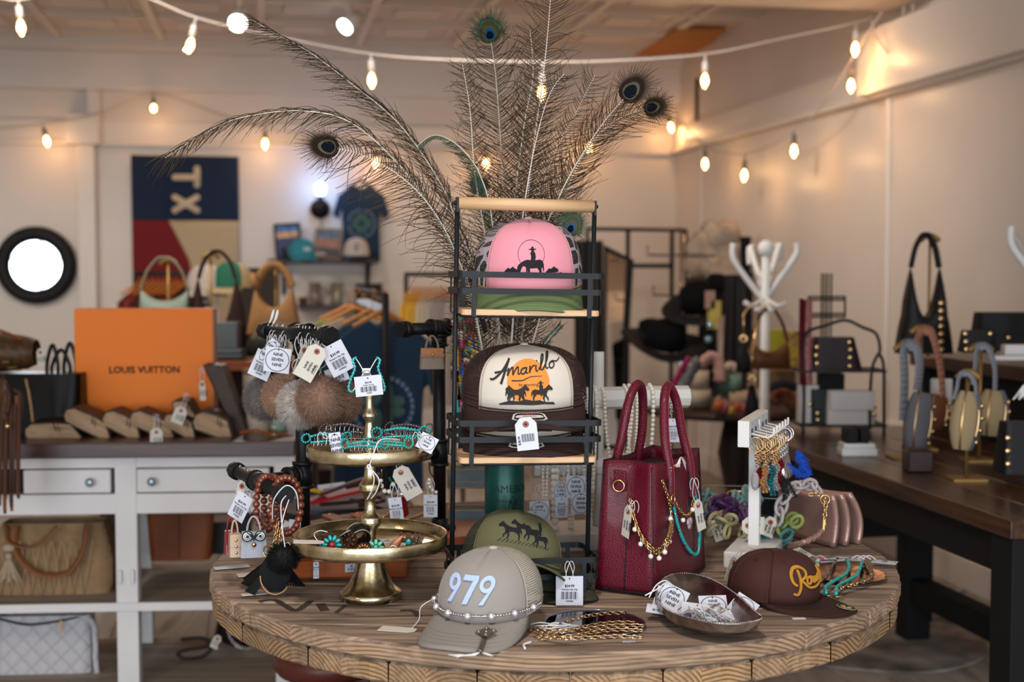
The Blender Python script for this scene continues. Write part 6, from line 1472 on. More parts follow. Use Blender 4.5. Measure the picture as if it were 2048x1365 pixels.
# ---- clear acrylic boxes with resin chains
M_acr = mat('clear_acrylic','#e8ecee',.04,trans=1.0,ior=1.12,alpha=.35)
M_acr2 = mat('resin_edge','#b9c2c4',.1,alpha=.5)
def acrylic(label,cx,cy,w,d,h,rz):
    t = thing('acrylic_box',label,'box',(cx,cy,TZ),rz=rad(rz))
    b = MB();th = .003
    for c,s in (((0,0,th / 2),(w,d,th)),((0,-d / 2,h / 2),(w,th,h)),((0,d / 2,h / 2),(w,th,h)),((-w / 2,0,h / 2),(th,d,h)),((w / 2,0,h / 2),(th,d,h))):b.box(c,s)
    b.build('clear_tray',M_acr,t)
    b = MB();b.tube([(x,y,h) for x,y in rrect(w,d,.004,3)],.0012,4,closed=True);b.build('rim',M_acr2,t)
    for s_ in (-1,1):
        b = MB();b.tube([V((x * 1.0,s_ * (d / 2 + .004),h * .72 + y)) for x,y in rrect(.062,.022,.010,4)],.0034,8,closed=True);b.build('gold_handle',M_gold,t)
    return t
g1 = G(1480,1072,TZ);A1 = acrylic('clear acrylic tray with gold handles full of coloured resin chains',g1.x + .01,g1.y + .06,.170,.15,.085,-12)
resin = [('#7fb0b3','pale teal',(1428,1010),2.80,3),('#5b3566','purple',(1455,1018),2.72,3),('#c3b58a','cream',(1455,1050),2.68,3),('#a9b56a','yellow-green',(1556,1050),2.68,3),('#5d9a9a','teal',(1545,1070),2.68,2),('#8fb8b8','light blue-green',(1480,1002),2.82,3),('#6b4876','violet',(1490,1032),2.72,2)]
for c,nm,(px,py),Y,n in resin:
    p = P(px,py,Y);t = thing('resin_chain',nm + ' chunky resin chain heaped in the clear acrylic tray','chain',p,group='resin chains in the clear tray');b = MB();r3 = random.Random(px)
    p.z = max(p.z,TZ + .02)
    for i in range(n * 4):b.torus(p + V((r3.uniform(-.032,.032),r3.uniform(-.028,.028),r3.uniform(-.012,.018))),.012,.0042,(r3.uniform(-1,1),r3.uniform(-1,1),r3.uniform(-1,1)),12,7,sc=(1.25,.9))
    b.build('links',mat('resin_' + c[1:],c,.2,trans=.35,ior=1.3),t,world=True)
# translucent white chain over the box onto the clutch
t = thing('resin_chain','milky white large-link resin chain looping over the tray to the clutch','chain',P(1560,1000,2.66));b = MB()
q = resample(spline([P(1556,1045,2.64),P(1562,1015,2.64),P(1572,990,2.65),P(1596,972,2.66),P(1625,970,2.68),P(1640,985,2.69)],6),.024)
for i in range(len(q) - 1):
    tt = (q[i + 1] - q[i]).normalized();o_ = tt.cross(V((0,-1,0))).normalized();o_ = o_ if i % 2 else (o_ * .5 + V((0,-1,0))).normalized();mid = (q[i] + q[i + 1]) / 2
    b.tube([mid + tt * .019 * math.cos(2 * PI * j / 14) + o_ * .011 * math.sin(2 * PI * j / 14) for j in range(14)],.0036,7,closed=True)
b.build('links',mat('milky_resin','#cfc3c4',.2,trans=.3,ior=1.3),t,world=True)
for lab,px,py,Y,kind,w,h,roll in (('shipping tag with red eyelet hanging before the acrylic tray',1484,1052,2.60,'ship',.034,.044,90),('tag inside the left corner of the acrylic tray',1428,1040,2.68,'ship',.024,.045,20),('white card behind the post of the keychain stand',1516,1045,2.66,'bar',.06,.040,0),('tag with red eyelet at the right end of the tray',1545,1035,2.64,'ship',.026,.040,-20)):
    o = price_tag(None,upright(P(px,py,Y),rad(roll)),kind,w,h);props(o,lab,'price tag')
# ---- rose gold clutch
M_rose = mat('rose_gold_leather','#b08a80',.32,metal=.45,bump=.2,bscale=200)
g1 = G(1632,1085,TZ);cl = thing('clutch','rose gold folded clutch with gold hardware at the far right of the table','clutch',(g1.x,g1.y + .02,TZ),rz=rad(-62))
for k2,(lean,off) in enumerate(((.05,-.022),(.22,.0),(.42,.022))):
    b = MB();b.grid(lambda u,v:((-.085 + .17 * u),off + lean * (v - .0) * -.09 * -1 * (1 - v) + (1 - v) * lean * .06 + .006 * math.sin(2 * PI * 1 * v) * 0 + (.008 * math.sin(PI * v)),.002 + .108 * v * (1 - .06 * math.sin(PI * u))),16,10)
    b.build('flap' if k2 else 'body',M_rose,cl,solid=.009)
b = MB();b.chain([P(1618,990,2.60),P(1640,988,2.60),P(1652,1002,2.59),P(1650,1030,2.58),P(1646,1062,2.58)],.013,.0015);b.torus(P(1650,1000,2.59),.009,.0015,(0,1,0),18,6);b.bar(P(1648,1040,2.575),P(1646,1062,2.575),.007,.004);b.build('gold_hardware',M_gold,cl,world=True)
b = MB();q = spline([P(1645,1062,2.57),P(1630,1076,2.54),P(1600,1088,2.52),G(1572,1096,TZ + .008)],8)
for s_ in (-.004,0,.004):b.tube([p + V((0,s_,.003 * math.sin(i * 1.2 + s_ * 800))) for i,p in enumerate(resample(q,.004))],.0032,5)
b.build('wrist_strap',M_rose,cl,world=True)
# ---- behind: gold jewellery box, leather straps, pedestal with leather goods
M_fil = mat('gold_filigree','#b39a6a',.3,metal=.9,bump=.9,bscale=700)
jb_ = P(935,1042,2.93);jx = thing('jewellery_box','two-tier gold wire jewellery box with glass panes behind the cap rack','jewellery box',(jb_.x,jb_.y,TZ))
for z0,h in ((.0,.045),(.095,.04)):
    b = MB()
    for x in (-.042,.042):
        for y in (-.03,.03):b.bar((x,y,z0),(x,y,z0 + h),.003,.003)
    for z in (z0,z0 + .012,z0 + h):b.tube([(x,y,z) for x,y in rrect(.084,.06,.002,2)],.0016,5,closed=True)
    b.build('filigree_frame',M_fil,jx)
    b = MB();b.box((0,-.03,z0 + h / 2),(.082,.0015,h));b.box((0,.03,z0 + h / 2),(.082,.0015,h));b.box((0,0,z0 + .001),(.082,.058,.002));b.build('glass_panes',mat('blue_glass','#a8bccb',.05,trans=.7,ior=1.2),jx)
for x in (-.040,.040):b = MB();b.bar((x,.03,0),(x,.03,.14),.004,.004);b.build('upright',M_fil,jx)
Lth = mat('tan_strap_leather','#8d5236',.5,bump=.3,bscale=200)
for lab,pts,w,c in (('tan leather key strap with brass snap lying left behind the gold tray',[(655,1030),(680,1042),(705,1060)],.028,'#8d5236'),('tan leather strap lying behind the stem of the gold tray',[(765,1058),(800,1052),(840,1060)],.02,'#6e4430'),('tooled leather strap with dark pattern right behind the gold tray',[(790,1046),(815,1050),(838,1058)],.024,'#4a2c20'),('short tan leather tab behind the gold stem',[(712,1028),(728,1036)],.03,'#a0582f')):
    q = spline([V((x,y,0)) for x,y in pts],4);gq = [G(p.x,p.y,TZ + .006) for p in q];b = MB()
    for i in range(len(gq) - 1):b.bar(gq[i],gq[i + 1] + (gq[i + 1] - gq[i]) * .05,w,.004)
    t = thing('leather_strap',lab,'leather strap',gq[0]);b.build('strap',mat('strap_' + c[1:],c,.55,bump=.3,bscale=200),t,world=True);b = MB();b.ball(gq[1] + V((0,0,.003)),.005,8,6,sc=(1,1,.5));b.build('snap',M_gold,t,world=True)
b = MB();b.chain(spline(gp([(760,1040),(790,1022),(830,1012),(860,1018),(842,1030),(815,1040),(800,1048)],TZ + .003),6),.009,.0014);b.build('gold_chain',M_gold,label='gold rope chain lying loosely beside the right pipe stand',cat='chain')
pd = P(690,1012,3.42);pz = pd.z
ped = thing('pedestal_stand','black round pedestal behind the table carrying red and yellow leather goods','pedestal',(pd.x,pd.y,0))
b = MB();b.lathe([(.02,pz - .03),(.17,pz - .02),(.175,pz),(.172,pz + .004),(.165,pz)],40);b.build('round_top',mat('black_lacquer','#141215',.4),ped,world=False)
b = MB();b.lathe([(.14,0),(.15,.02),(.03,.06),(.025,pz - .03)],24);b.build('leg',mat('black_lacquer','#141215'),ped)
for lab,pts,c,w in (('red and white leather pouch on the black pedestal',[(618,1005),(668,992),(745,975)],'#a31f1d',.05),('yellow fringed leather piece under the red pouch',[(610,978),(650,985)],'#c79a1c',.04),('yellow fringe sticking out right of the red pouch',[(730,985),(758,976)],'#c79a1c',.02),('dark brown leather loop strap curling on the pedestal',[(640,1010),(700,1005),(756,995),(765,1003),(720,1012)],'#3a1f1a',.012),('brown strap trailing off the right of the pedestal',[(700,1000),(770,1020),(820,1030),(824,1014)],'#4a2620',.012),('pink-edged dark strap running behind the red pouch',[(640,990),(700,968),(760,950)],'#522a2a',.012)):
    q = spline([P(x,y,pd.y - .06 + .03 * (i % 3)) for i,(x,y) in enumerate(pts)],5);b = MB()
    for i in range(len(q) - 1):b.bar(q[i],q[i + 1] + (q[i + 1] - q[i]) * .1,w,.008)
    b.build('leather_piece',mat('lp_' + c[1:],c,.5),label=lab,cat='leather goods')
o = price_tag(None,frame(P(662,968,3.4),(1,.2,.1),(-.2,.7,.5)),'bar',.07,.03);props(o,'white tag lying on the leather goods on the black pedestal','price tag')
# ================================================================ LEFT: WHITE CABINET
M_cab = mat('distressed_white','#d8d2d1',.6,var=.06,vscale=5,bump=.15,bscale=30,stretch=(1,1,1))
M_cabtop = wood('dark_stained_top','#3a2320','#5a3b36','X',.8,.35,bumpk=.25)
M_shelfb = wood('grey_shelf_boards','#77695c','#a09080','X',.6,.6,bumpk=.2)
cyaw = rad(4);cx0 = P(410,900,3.8)
cabo = V((cx0.x,3.8,0));CU = V((math.cos(cyaw),math.sin(cyaw),0));CV = V((-math.sin(cyaw),math.cos(cyaw),0))
cab_ = thing('cabinet','distressed white open-shelf cabinet with dark wooden top at the left','cabinet',cabo,rz=cyaw)
def cxl(px,py=950,d=0.0):      # local x on the front plane (or d behind it)
    dr = ray(px,py);pt = EYE + dr * (((cabo + CV * d) - EYE).dot(CV) / dr.dot(CV));return (pt - cabo).dot(CU)
def czl(py,px=300,d=0.0):
    dr = ray(px,py);return (EYE + dr * (((cabo + CV * d) - EYE).dot(CV) / dr.dot(CV))).z
X0,X1 = -1.05,cxl(590);CD = .50
zt = czl(882);z1_ = czl(912)
b = MB();b.box(((X0 + X1) / 2,CD / 2 - .02,(zt + z1_) / 2),(X1 - X0 + .01,CD + .05,zt - z1_));b.build('top_board',M_cabtop,cab_,bevel=.004)
pl_,pr_ = cxl(229),cxl(273);q0,q1 = cxl(548),cxl(590)
b = MB();b.box(((pl_ + pr_) / 2,.02,z1_ / 2),(pr_ - pl_,.045,z1_));b.build('centre_post',M_cab,cab_,bevel=.003)
b = MB();b.box(((q0 + q1) / 2,.02,z1_ / 2),(q1 - q0,.045,z1_));b.build('leg',M_cab,cab_,bevel=.003)
b = MB();b.box(((q0 + q1) / 2,CD - .03,z1_ / 2),(q1 - q0,.045,z1_));b.build('leg',M_cab,cab_,bevel=.003)
b = MB();b.box((cxl(290,1000,CD) + .0,CD - .03,z1_ / 2),(.055,.045,z1_));b.build('leg',M_cab,cab_,bevel=.003)
b = MB();b.box((X0 + .03,.02,z1_ / 2),(.055,.045,z1_));b.build('leg',M_cab,cab_,bevel=.003)
b = MB();zz = czl(936);b.box(((X0 + X1) / 2,.015,(z1_ + zz) / 2),(X1 - X0 - .02,.03,z1_ - zz));z2 = czl(988);z3 = czl(1028);b.box(((X0 + X1) / 2,.015,(z2 + z3) / 2),(X1 - X0 - .02,.03,z2 - z3));b.build('face_rails',M_cab,cab_,bevel=.002)
b = MB();b.box(((X0 + X1) / 2,CD / 2,(z1_ + z3) / 2),(X1 - X0 - .06,CD - .08,z1_ - z3 - .01));b.build('drawer_case',mat('dark_gap','#1c1614',.9),cab_)
for (a_,e_,kx) in ((cxl(44),cxl(224),183),(cxl(271),cxl(541),306)):
    b = MB();b.box(((a_ + e_) / 2,.012,(zz + z2) / 2),(e_ - a_ - .008,.03,zz - z2 - .008));o = b.build('drawer',M_cab,cab_,bevel=.003)
    b = MB();kxl = cxl(kx);kz = czl(962);b.lathe([(.004,0),(.005,.01),(.012,.016),(.013,.022),(.008,.028),(.002,.029)],12,m=frame((kxl,-.003,kz),(1,0,0),(0,0,1)));b.build('knob',mat('glass_knob','#9aa3ad',.1,metal=.6),o)
zs = czl(1206); 
b = MB();b.box(((X0 + X1) / 2,CD / 2,zs - .009),(X1 - X0 - .01,CD,.018));o = b.build('middle_shelf',M_shelfb,cab_)
b = MB();b.box(((X0 + X1) / 2,-.004,zs - .010),(X1 - X0 - .01,.012,.024));b.build('shelf_edge',M_cab,o,bevel=.001)
b = MB();b.box(((X0 + X1) / 2,CD / 2,.115),(X1 - X0 - .01,CD,.02));b.build('bottom_shelf',M_shelfb,cab_)
for x in (cxl(238),cxl(263)):
    b = MB();b.box((x,-.008,czl(1152)),(.012,.01,.04));b.build('wooden_turn_button',M_cab,cab_,bevel=.003)
def onC(px,py,d): # point on a plane d behind the cabinet front
    dr = ray(px,py);return EYE + dr * (((cabo + CV * d) - EYE).dot(CV) / dr.dot(CV))
def onT(px,py):return G(px,py,zt)
# ---- orange shop box with lettering
D1 = .30;oa,ob_ = onC(152,870,D1),onC(428,870,D1);zb = zt;ztp = onC(290,618,D1).z;w = (ob_ - oa).length
bx = thing('gift_box','large orange box lettered LOUIS VUITTON standing on the white cabinet','box',((oa.x + ob_.x) / 2,(oa.y + ob_.y) / 2,zt),rz=cyaw)
b = MB();b.box((0,.045,(ztp - zt) / 2),(w,.09,ztp - zt));b.build('box_body',mat('orange_board','#f07c20',.55,bump=.1,bscale=500),bx,bevel=.002)
b = MB();b.box((w / 2 + .001,.03,(ztp - zt) / 2),(.003,.05,(ztp - zt) * .98));b.build('lid_edge',mat('grey_edge','#9c8c84',.6),bx)
b = MB();fm = frame((0,-.0012,czl(741,290,D1) - zt),(1,0,0),(0,0,1));vs,fs = text_mesh('LOUIS VUITTON');xs = [v.x for v in vs];k = .21 / (max(xs) - min(xs));[b.add([v * k + V((dx,dy,0)) for v in vs],fs,fm,smooth=False) for dx,dy in ((0,0),(.0016,0),(0,.0014),(.0016,.0014))];b.build('lettering',mat('grey_brown_print','#241719',.6),bx)
# ---- rolled leather journals
M_jl = mat('brown_distressed_leather','#3f2c22',.5,bump=.4,bscale=120,var=.25,vscale=25);M_jp = wood('journal_pages','#8a6c50','#bd9c7c','X',3,.8,bumpk=1.0)
def journal(label,x0,y0,x1,y1,th,black=False,tag=False):
    """spine runs from (x0,y0) to (x1,y1) px on the top edge; thick soft-cover leather journal seen from its page side"""
    d = .08;a,e = onC(x0,y0,d),onC(x1,y1,d);c = (a + e) / 2;L = (e - a).length;an = math.atan2(e.z - a.z,(e - a).dot(CU))
    t = thing('leather_journal',label,'journal',c,rot=(0,-an,cyaw),group='leather journals leaning on the cabinet')
    def sec(k,g=0):return [(-L / 2 + .012 * k,-th / 2 - g),(-L / 2 - g,-th * .2),(-L / 2 - g,th * .2),(-L / 2 + .016 * k,th / 2 + g),(0,th / 2 + g + .004),(L / 2 - .03,th / 2 + g),(L / 2 + g,0 - th * .28),(L / 2 - .004,-th / 2 - g)]
    fm = Matrix(((1,0,0,0),(0,0,1,0),(0,1,0,0),(0,0,0,1)))
    b = MB();b.prism(sec(1,.004),.004,.115,fm,bev=.002);b.build('leather_cover',mat('black_journal','#15110f',.5,bump=.3,bscale=100) if black else M_jl,t)
    b = MB();b.prism([(x * .97,y * .92) for x,y in sec(1)],-.002,.02,fm,bev=.001);b.build('page_block',M_jp,t)
    b = MB();b.bar((0,-.002,th / 2 + .004),(.01,-.004,th * .1),.004,.002);b.tube([(0,.02,th / 2 + .006),(.012,-.002,th / 2 - .002),(.02,-.006,th * .05)],.0015,5);b.build('thong',M_jl,t)
    return t
journal('black flat leather journal lying at the left of the row',50,866,163,866,.050,True)
journal('brown leather journal sliding right, second from the left in the row',130,826,224,872,.046)
journal('brown leather journal with pale pages in the middle left of the row',208,832,284,872,.050)
journal('brown leather journal, fourth from the left, with a cream tag in front',262,832,352,872,.046)
journal('brown leather journal topped by a smaller rolled one',330,836,394,870,.046)
journal('thick brown leather journal at the right of the row',388,838,468,868,.056)
journal('small rolled leather journal lying on top of another',346,808,392,828,.030)
def slab_on(label,name,cat,px0,py0,px1,py1,d,th,m_,**k):
    a,e = onC(px0,py1,d),onC(px1,py0,d);b = MB();b.box((a + e) / 2 + CV * th / 2,((e - a).dot(CU),th,e.z - a.z),rz=cyaw);return b.build(name,m_,label=label,cat=cat,bevel=k.get('bevel',.004))
# tall leaning leather wallet
t = thing('leather_folder','tall dark brown leather folder leaning against the orange box','folder',onC(450,875,.2))
b = MB();pts = [onC(404,730,.16),onC(446,732,.16),onC(497,872,.16),onC(476,880,.16)];b.add(pts + [p + CV * .10 for p in pts],[(0,3,2,1),(4,5,6,7),(0,1,5,4),(1,2,6,5),(2,3,7,6),(3,0,4,7)],smooth=False);b.build('cover',M_jl,t,world=True,bevel=.004)
for lab,px,py,d,w,h,rl in (('cream tag hanging below the front of the dark cabinet top',313,857,-.03,.035,.056,-2),('cream tag tilted on the small rolled journal',365,815,.02,.036,.050,-22),('white tag hanging on the right edge of the orange box',404,762,.10,.017,.058,2)):
    o = price_tag(None,upright(onC(px,py,d),rad(rl)),'ship',w,h,string_to=onC(px + (8 if 'tilted' in lab else 0),py - 26,d + .02));props(o,lab,'price tag')
def sbag(label,px0,py0,px1,py1,Y,d,m_,top=.8,studs=None,cat='handbag',name='handbag',flap=None,bot=1.0):
    a,e = P(px0,py1,Y),P(px1,py0,Y);t = thing(name,label,cat,((a.x + e.x) / 2,Y + d / 2,a.z));w = (e.x - a.x) / 2;h = e.z - a.z
    b = MB();f = lambda u,v:V((w * (bot + (top - bot) * v) * max(-1,min(1,1.3 * math.cos(2 * PI * u))),d / 2 * (1 - .45 * v) * max(-1,min(1,1.3 * math.sin(2 * PI * u))),h * v));b.grid(f,32,8,closed=True)
    for v in (0,1):b.add([f(i / 32,v) for i in range(32)],[tuple(range(32))])
    b.build('bag_body',m_,t)
    if flap:b = MB();b.prism([(-w * .9,h * .45),(w * .9,h * .45),(w * top,h),(-w * top,h)],0,.006,frame((0,-d * .45,0),(1,0,0),(0,-.1,1)));b.build('flap',flap,t)
    for sx,sz in studs or ():b = MB();b.ball((sx * w,-d / 2 * (1 - .45 * sz) - .001,sz * h),.0085,10,6,sc=(1,.4,1));b.build('stud',M_gold,t)
    return t
# ---- glossy black bag with stripe, monogram duffel on it, handles
M_patent = mat('black_patent','#030304',.22,spec=.18,bump=.3,bscale=18)
pp_ = onC(40,870,.20);pb_ = sbag('glossy black patent bag with a thin chain beneath the monogram duffel',-60,750,152,872,pp_.y,.17,M_patent,.97)
b = MB();b.chain(spline([onC(52,760,.12),onC(60,800,.10),onC(66,850,.10)],5),.010,.0015);b.build('thin_chain',M_gold,pb_,world=True)
M_mono = mat('monogram_canvas','#3a2618',.5,col2='#5a3c20',vscale=60)
du = thing('duffel_bag','brown monogram canvas duffel with tan straps at the far left','duffel bag',onC(20,745,.27),rz=cyaw)
b = MB();c0 = onC(28,706,.30); 
def duf(u,v):
    x = -.22 + .30 * v;s = math.sin(PI * min(1,max(0,.10 + .86 * v))) ** .22;a = 2 * PI * u;return V((x,.075 * math.cos(a) * s,.060 * math.sin(a) * s + .060))
b.grid(duf,28,18,closed=True,m=None);b.build('bag_body',M_mono,du)
b = MB()
for i in range(70):
    u,v = (i * .618) % .5 + .5,(i * .382) % 1;p = duf(.25 + (i % 7) / 14 * 1 + .25,(.08 + .9 * v));b.ball(p * 1.0,.0045,5,3,sc=(1,.6,1))
b.build('monogram_print',mat('gold_print','#7d5a28',.6),du)
b = MB()
for x in (-.06,):b.tube([V((x - .012 * math.cos(a) * 0,.078 * math.cos(a),.063 * math.sin(a) + .060)) for a in [2 * PI * i / 28 for i in range(28)]],.006,6,closed=True)
b.tube(spline([(-.06,-.05,.11),(-.04,-.06,.135),(.0,-.06,.125),(.05,-.04,.10)],5),.005,6);b.build('tan_straps',mat('tan_vachetta','#7a3e1e',.5),du)
o = price_tag(None,upright(onC(80,698,.18),rad(4)),'ship',.022,.05);props(o,'cream tag hanging at the end of the monogram duffel','price tag')
t = thing('handbag','black bag with two arched handles between duffel and orange box','handbag',onC(118,860,.32),rz=cyaw)
b = MB(); 
for (xa,xb,yt,yb) in ((94,116,690,755),(128,152,686,755),(104,140,700,760)):b.tube(spline([onC(xa,yb,.34),onC(xa + 1,(yt + yb) / 2,.34),onC((xa + xb) / 2,yt,.34),onC(xb - 1,(yt + yb) / 2,.34),onC(xb,yb,.34)],6),.006,7)
b.build('handles',M_patent,t,world=True)
b = MB();a,e = onC(84,860,.385),onC(152,742,.385);b.box((a + e) / 2,((e - a).length * .5,.08,.17),rz=cyaw);b.build('bag_body',mat('black_croc','#100f10',.3,bump=.8,bscale=90,kind='voronoi'),t,world=True,bevel=.01)
# fringe bag hanging in front at the far left
t = thing('fringe_bag','brown monogram bag with long leather fringe hanging at the far left edge','handbag',P(12,900,3.55));Mfr = mat('brown_fringe','#3a2014',.6);Mfo = mat('orange_fringe','#7a3d16',.6)
b = MB();b.grid(lambda u,v:P(-40 + 60 * v + 6 * math.sin(PI * u),760 + 80 * u,3.55) + V((0,.03 * math.cos(PI * v),0)),8,8);b.build('bag_front',M_mono,t,world=True,solid=.01)
b = MB();b.tube(spline([P(2,755,3.53),P(18,790,3.52),P(14,830,3.52)],4),.008,6);b.tube(spline([P(22,780,3.54),P(42,790,3.54),P(44,830,3.54),P(34,850,3.54)],5),.007,6);b.build('trim',Mfr,t,world=True)
b = MB();b.ball(P(15,853,3.49),.007,10,6);b.build('brass_stud',M_gold,t,world=True)
for i in range(22):
    x = -22 + i * 2.9;b = MB();y1 = 985 + (i * 53) % 45 - max(0,i - 16) * 4;b.bar(P(x,785 + (i * 13) % 30,3.52 + .01 * (i % 3)),P(x - 5 + (i * 7) % 9,y1,3.52 + .012 * (i % 3)),.0075,.003,(0,1,0));b.build('fringe_strand',Mfo if i % 3 == 1 else Mfr,t,world=True)
# ---- right end of the cabinet top
def jar(label,px,py0,py1,d,r,m_,lidm=None,cat='candle',name='candle_jar',txt=False):
    c = onC(px,py1,d);h = onC(px,py0,d).z - c.z;t = thing(name,label,cat,(c.x,c.y,c.z));b = MB();b.lathe([(r * .96,0),(r,.003),(r,h - .003),(r * .97,h)],28);b.build('jar',m_,t)
    if lidm:b = MB();b.lathe([(r * 1.03,h),(r * 1.03,h + .012),(r * .98,h + .015)],28);b.build('lid',lidm,t)
    if txt:b = MB();cyltext(b,txt,r * .35,h * .4,-.2,r + .001);b.build('label_print',M_ink,t)
    return t
jar('cream candle jar with wooden lid behind the pom-poms, upper one',512,748,805,.30,.040,mat('cream_ceramic','#b5a48f',.4),mat('lid_copper','#9a6b50',.4))
jar('cream candle jar standing on the cabinet under the pom-poms',516,800,868,.22,.036,mat('cream_ceramic','#b5a48f',.4))
jar('pale green glass candle jar right of the cream one',556,822,868,.24,.026,mat('green_glass','#8fa79a',.25))
b = MB();q = spline([onC(486,866,.06),onC(510,862,.02),onC(540,868,.04),onC(572,872,.08),onC(584,874,.1)],6)
for i in range(len(q) - 1):b.bar(q[i],q[i + 1] + (q[i + 1] - q[i]) * .1,.022,.009)
t = thing('leather_belt','tan leather belt with gold buckle coiled at the right of the cabinet top','belt',q[0]);b.build('strap',mat('orange_tan','#8f4a20',.45),t,world=True)
b = MB();b.torus(onC(546,862,.03),.012,.002,(0,1,.3),16,5);b.build('buckle',M_gold,t,world=True)
# ---- inside the cabinet
Mst = mat('straw_weave','#8a6a4c',.8,bump=1.0,bscale=46,kind='wave',col2='#a3825f',vscale=14);Mtan = mat('tan_handle','#7c4a2a',.5)
t = thing('woven_tote','large woven straw tote with brown straps on the cabinet shelf','tote bag',onC(115,1195,.2),rz=cyaw)
pc_ = onC(115,1195,.2)
b = MB();b.grid(lambda u,v:V(((.165 * (1 - .12 * v) + .02 * math.sin(PI * v)) * max(-1,min(1,1.25 * math.cos(2 * PI * u))),.09 * (1 - .4 * v) * max(-1,min(1,1.25 * math.sin(2 * PI * u))),.008 + .225 * v - .015 * math.sin(PI * v) * math.cos(4 * PI * u))),40,10,closed=True);b.build('bag_body',Mst,t)
b = MB()
for k in range(9):
    for s_ in (-1,1):b.tube([V((-.14 + .03 * k + s_ * .015 * 0 + x * .028 * s_,-.096 + .03 * (.03 + .17 * (k % 3) / 3),.03 + .16 * x)) for x in [i / 6 for i in range(7)]],.002,4)
b.build('raised_cords',mat('pale_cord','#a88a6a',.8),t)
b = MB();b.tube(spline([(-.09,-.085,.235),(-.085,-.11,.16),(-.02,-.12,.10),(.06,-.115,.10),(.10,-.11,.16),(.11,-.085,.235)],7),.012,8,flat=.35);b.tube(spline([(-.12,-.08,.235),(-.10,-.115,.19),(-.03,-.12,.18),(.03,-.1,.235)],7),.010,8,flat=.35);b.build('straps',Mtan,t)
b = MB();b.ball((-.105,-.115,.175),.014,10,8,sc=(1.4,1,.9));b.ball((-.105,-.115,.15),.010,10,8)
for i in range(16):b.bar((-.105,-.115,.15),(-.105 + .034 * math.cos(i * .4),-.118 - .004 * (i % 3),.075 + .01 * (i % 2)),.005,.003)
b.build('tassel',mat('cream_tassel','#a8937c',.9),t)
t = thing('handbag','rust brown suede shoulder bag in the right bay of the cabinet','handbag',onC(365,1115,.36),rz=cyaw)
b = MB();b.grid(lambda u,v:V((.105 * (1 - .15 * (1 - v)) * max(-1,min(1,1.3 * math.cos(2 * PI * u))),.05 * (1.1 - .6 * v) * max(-1,min(1,1.3 * math.sin(2 * PI * u))),.16 * v)),28,8,closed=True);b.build('bag_body',mat('rust_suede','#7a3f1c',.6,var=.15,vscale=12),t)
b = MB();b.tube([(0,-.055,.01),(0,-.052,.15)],.001,4);b.tube(spline([(-.09,0,.15),(-.03,-.02,.165),(.09,0,.15)],5),.006,6);b.build('seams',mat('dark_strap','#2a1a14',.6),t)
slab_on('dark grey folded pouch behind the rust bag in the cabinet','pouch','pouch',420,1030,500,1110,.40,.05,mat('dark_pouch','#2b2826',.7))
slab_on('tan envelope lying on top of the dark pouch in the cabinet','envelope','envelope',424,1028,470,1046,.34,.04,mat('tan_env','#8a6a56',.7))
# white quilted bag on the bottom shelf
t = thing('quilted_bag','white quilted handbag with zip on the bottom shelf of the cabinet','handbag',onC(95,1380,.2),rz=cyaw)
b = MB();b.grid(lambda u,v:V((.145 * (1 - .06 * v) * max(-1,min(1,1.3 * math.cos(2 * PI * u))),.07 * (1.1 - .6 * v) * max(-1,min(1,1.3 * math.sin(2 * PI * u))),.215 * v + .018)),36,10,closed=True)
Mq = mat('white_quilted','#b7b2b4',.5)
nt = Mq.node_tree;tc = nt.nodes.new('ShaderNodeTexCoord');mp = nt.nodes.new('ShaderNodeMapping');mp.inputs['Rotation'].default_value = (0,PI / 4,0);ck = nt.nodes.new('ShaderNodeVectorMath');ck.operation = 'FRACTION';sc_ = nt.nodes.new('ShaderNodeVectorMath');sc_.operation = 'SCALE';sc_.inputs['Scale'].default_value = 25
sx_ = nt.nodes.new('ShaderNodeSeparateXYZ');mn = nt.nodes.new('ShaderNodeMath');mn.operation = 'PINGPONG';mn.inputs[1].default_value = .5;mn2 = nt.nodes.new('ShaderNodeMath');mn2.operation = 'PINGPONG';mn2.inputs[1].default_value = .5;mm2 = nt.nodes.new('ShaderNodeMath');mm2.operation = 'MINIMUM';sm_ = nt.nodes.new('ShaderNodeMath');sm_.operation = 'POWER';sm_.inputs[1].default_value = .4;bp = nt.nodes.new('ShaderNodeBump');bp.inputs['Distance'].default_value = .006
for a_,b__ in ((tc.outputs['Object'],mp.inputs[0]),(mp.outputs[0],sc_.inputs[0]),(sc_.outputs[0],sx_.inputs[0]),(sx_.outputs[0],mn.inputs[0]),(sx_.outputs[2],mn2.inputs[0]),(mn.outputs[0],mm2.inputs[0]),(mn2.outputs[0],mm2.inputs[1]),(mm2.outputs[0],sm_.inputs[0]),(sm_.outputs[0],bp.inputs['Height']),(bp.outputs[0],nt.nodes['Principled BSDF'].inputs['Normal'])):nt.links.new(a_,b__)
b.build('bag_body',Mq,t)
b = MB();b.tube(spline([(-.13,-.035,.228),(-.04,-.05,.212),(.05,-.045,.22),(.12,-.03,.232)],6),.004,6,flat=.5);b.build('zip',mat('dark_zip','#2a2526',.4),t)
b = MB();b.bar((.06,-.06,.225),(.058,-.07,.19),.006,.003);b.build('zip_pull',M_gold,t)
b = MB();b.tube(spline([(.12,-.02,.225),(.150,-.04,.20),(.158,-.06,.10),(.165,-.06,.02)],6),.009,8);b.build('strap',Mq,t)
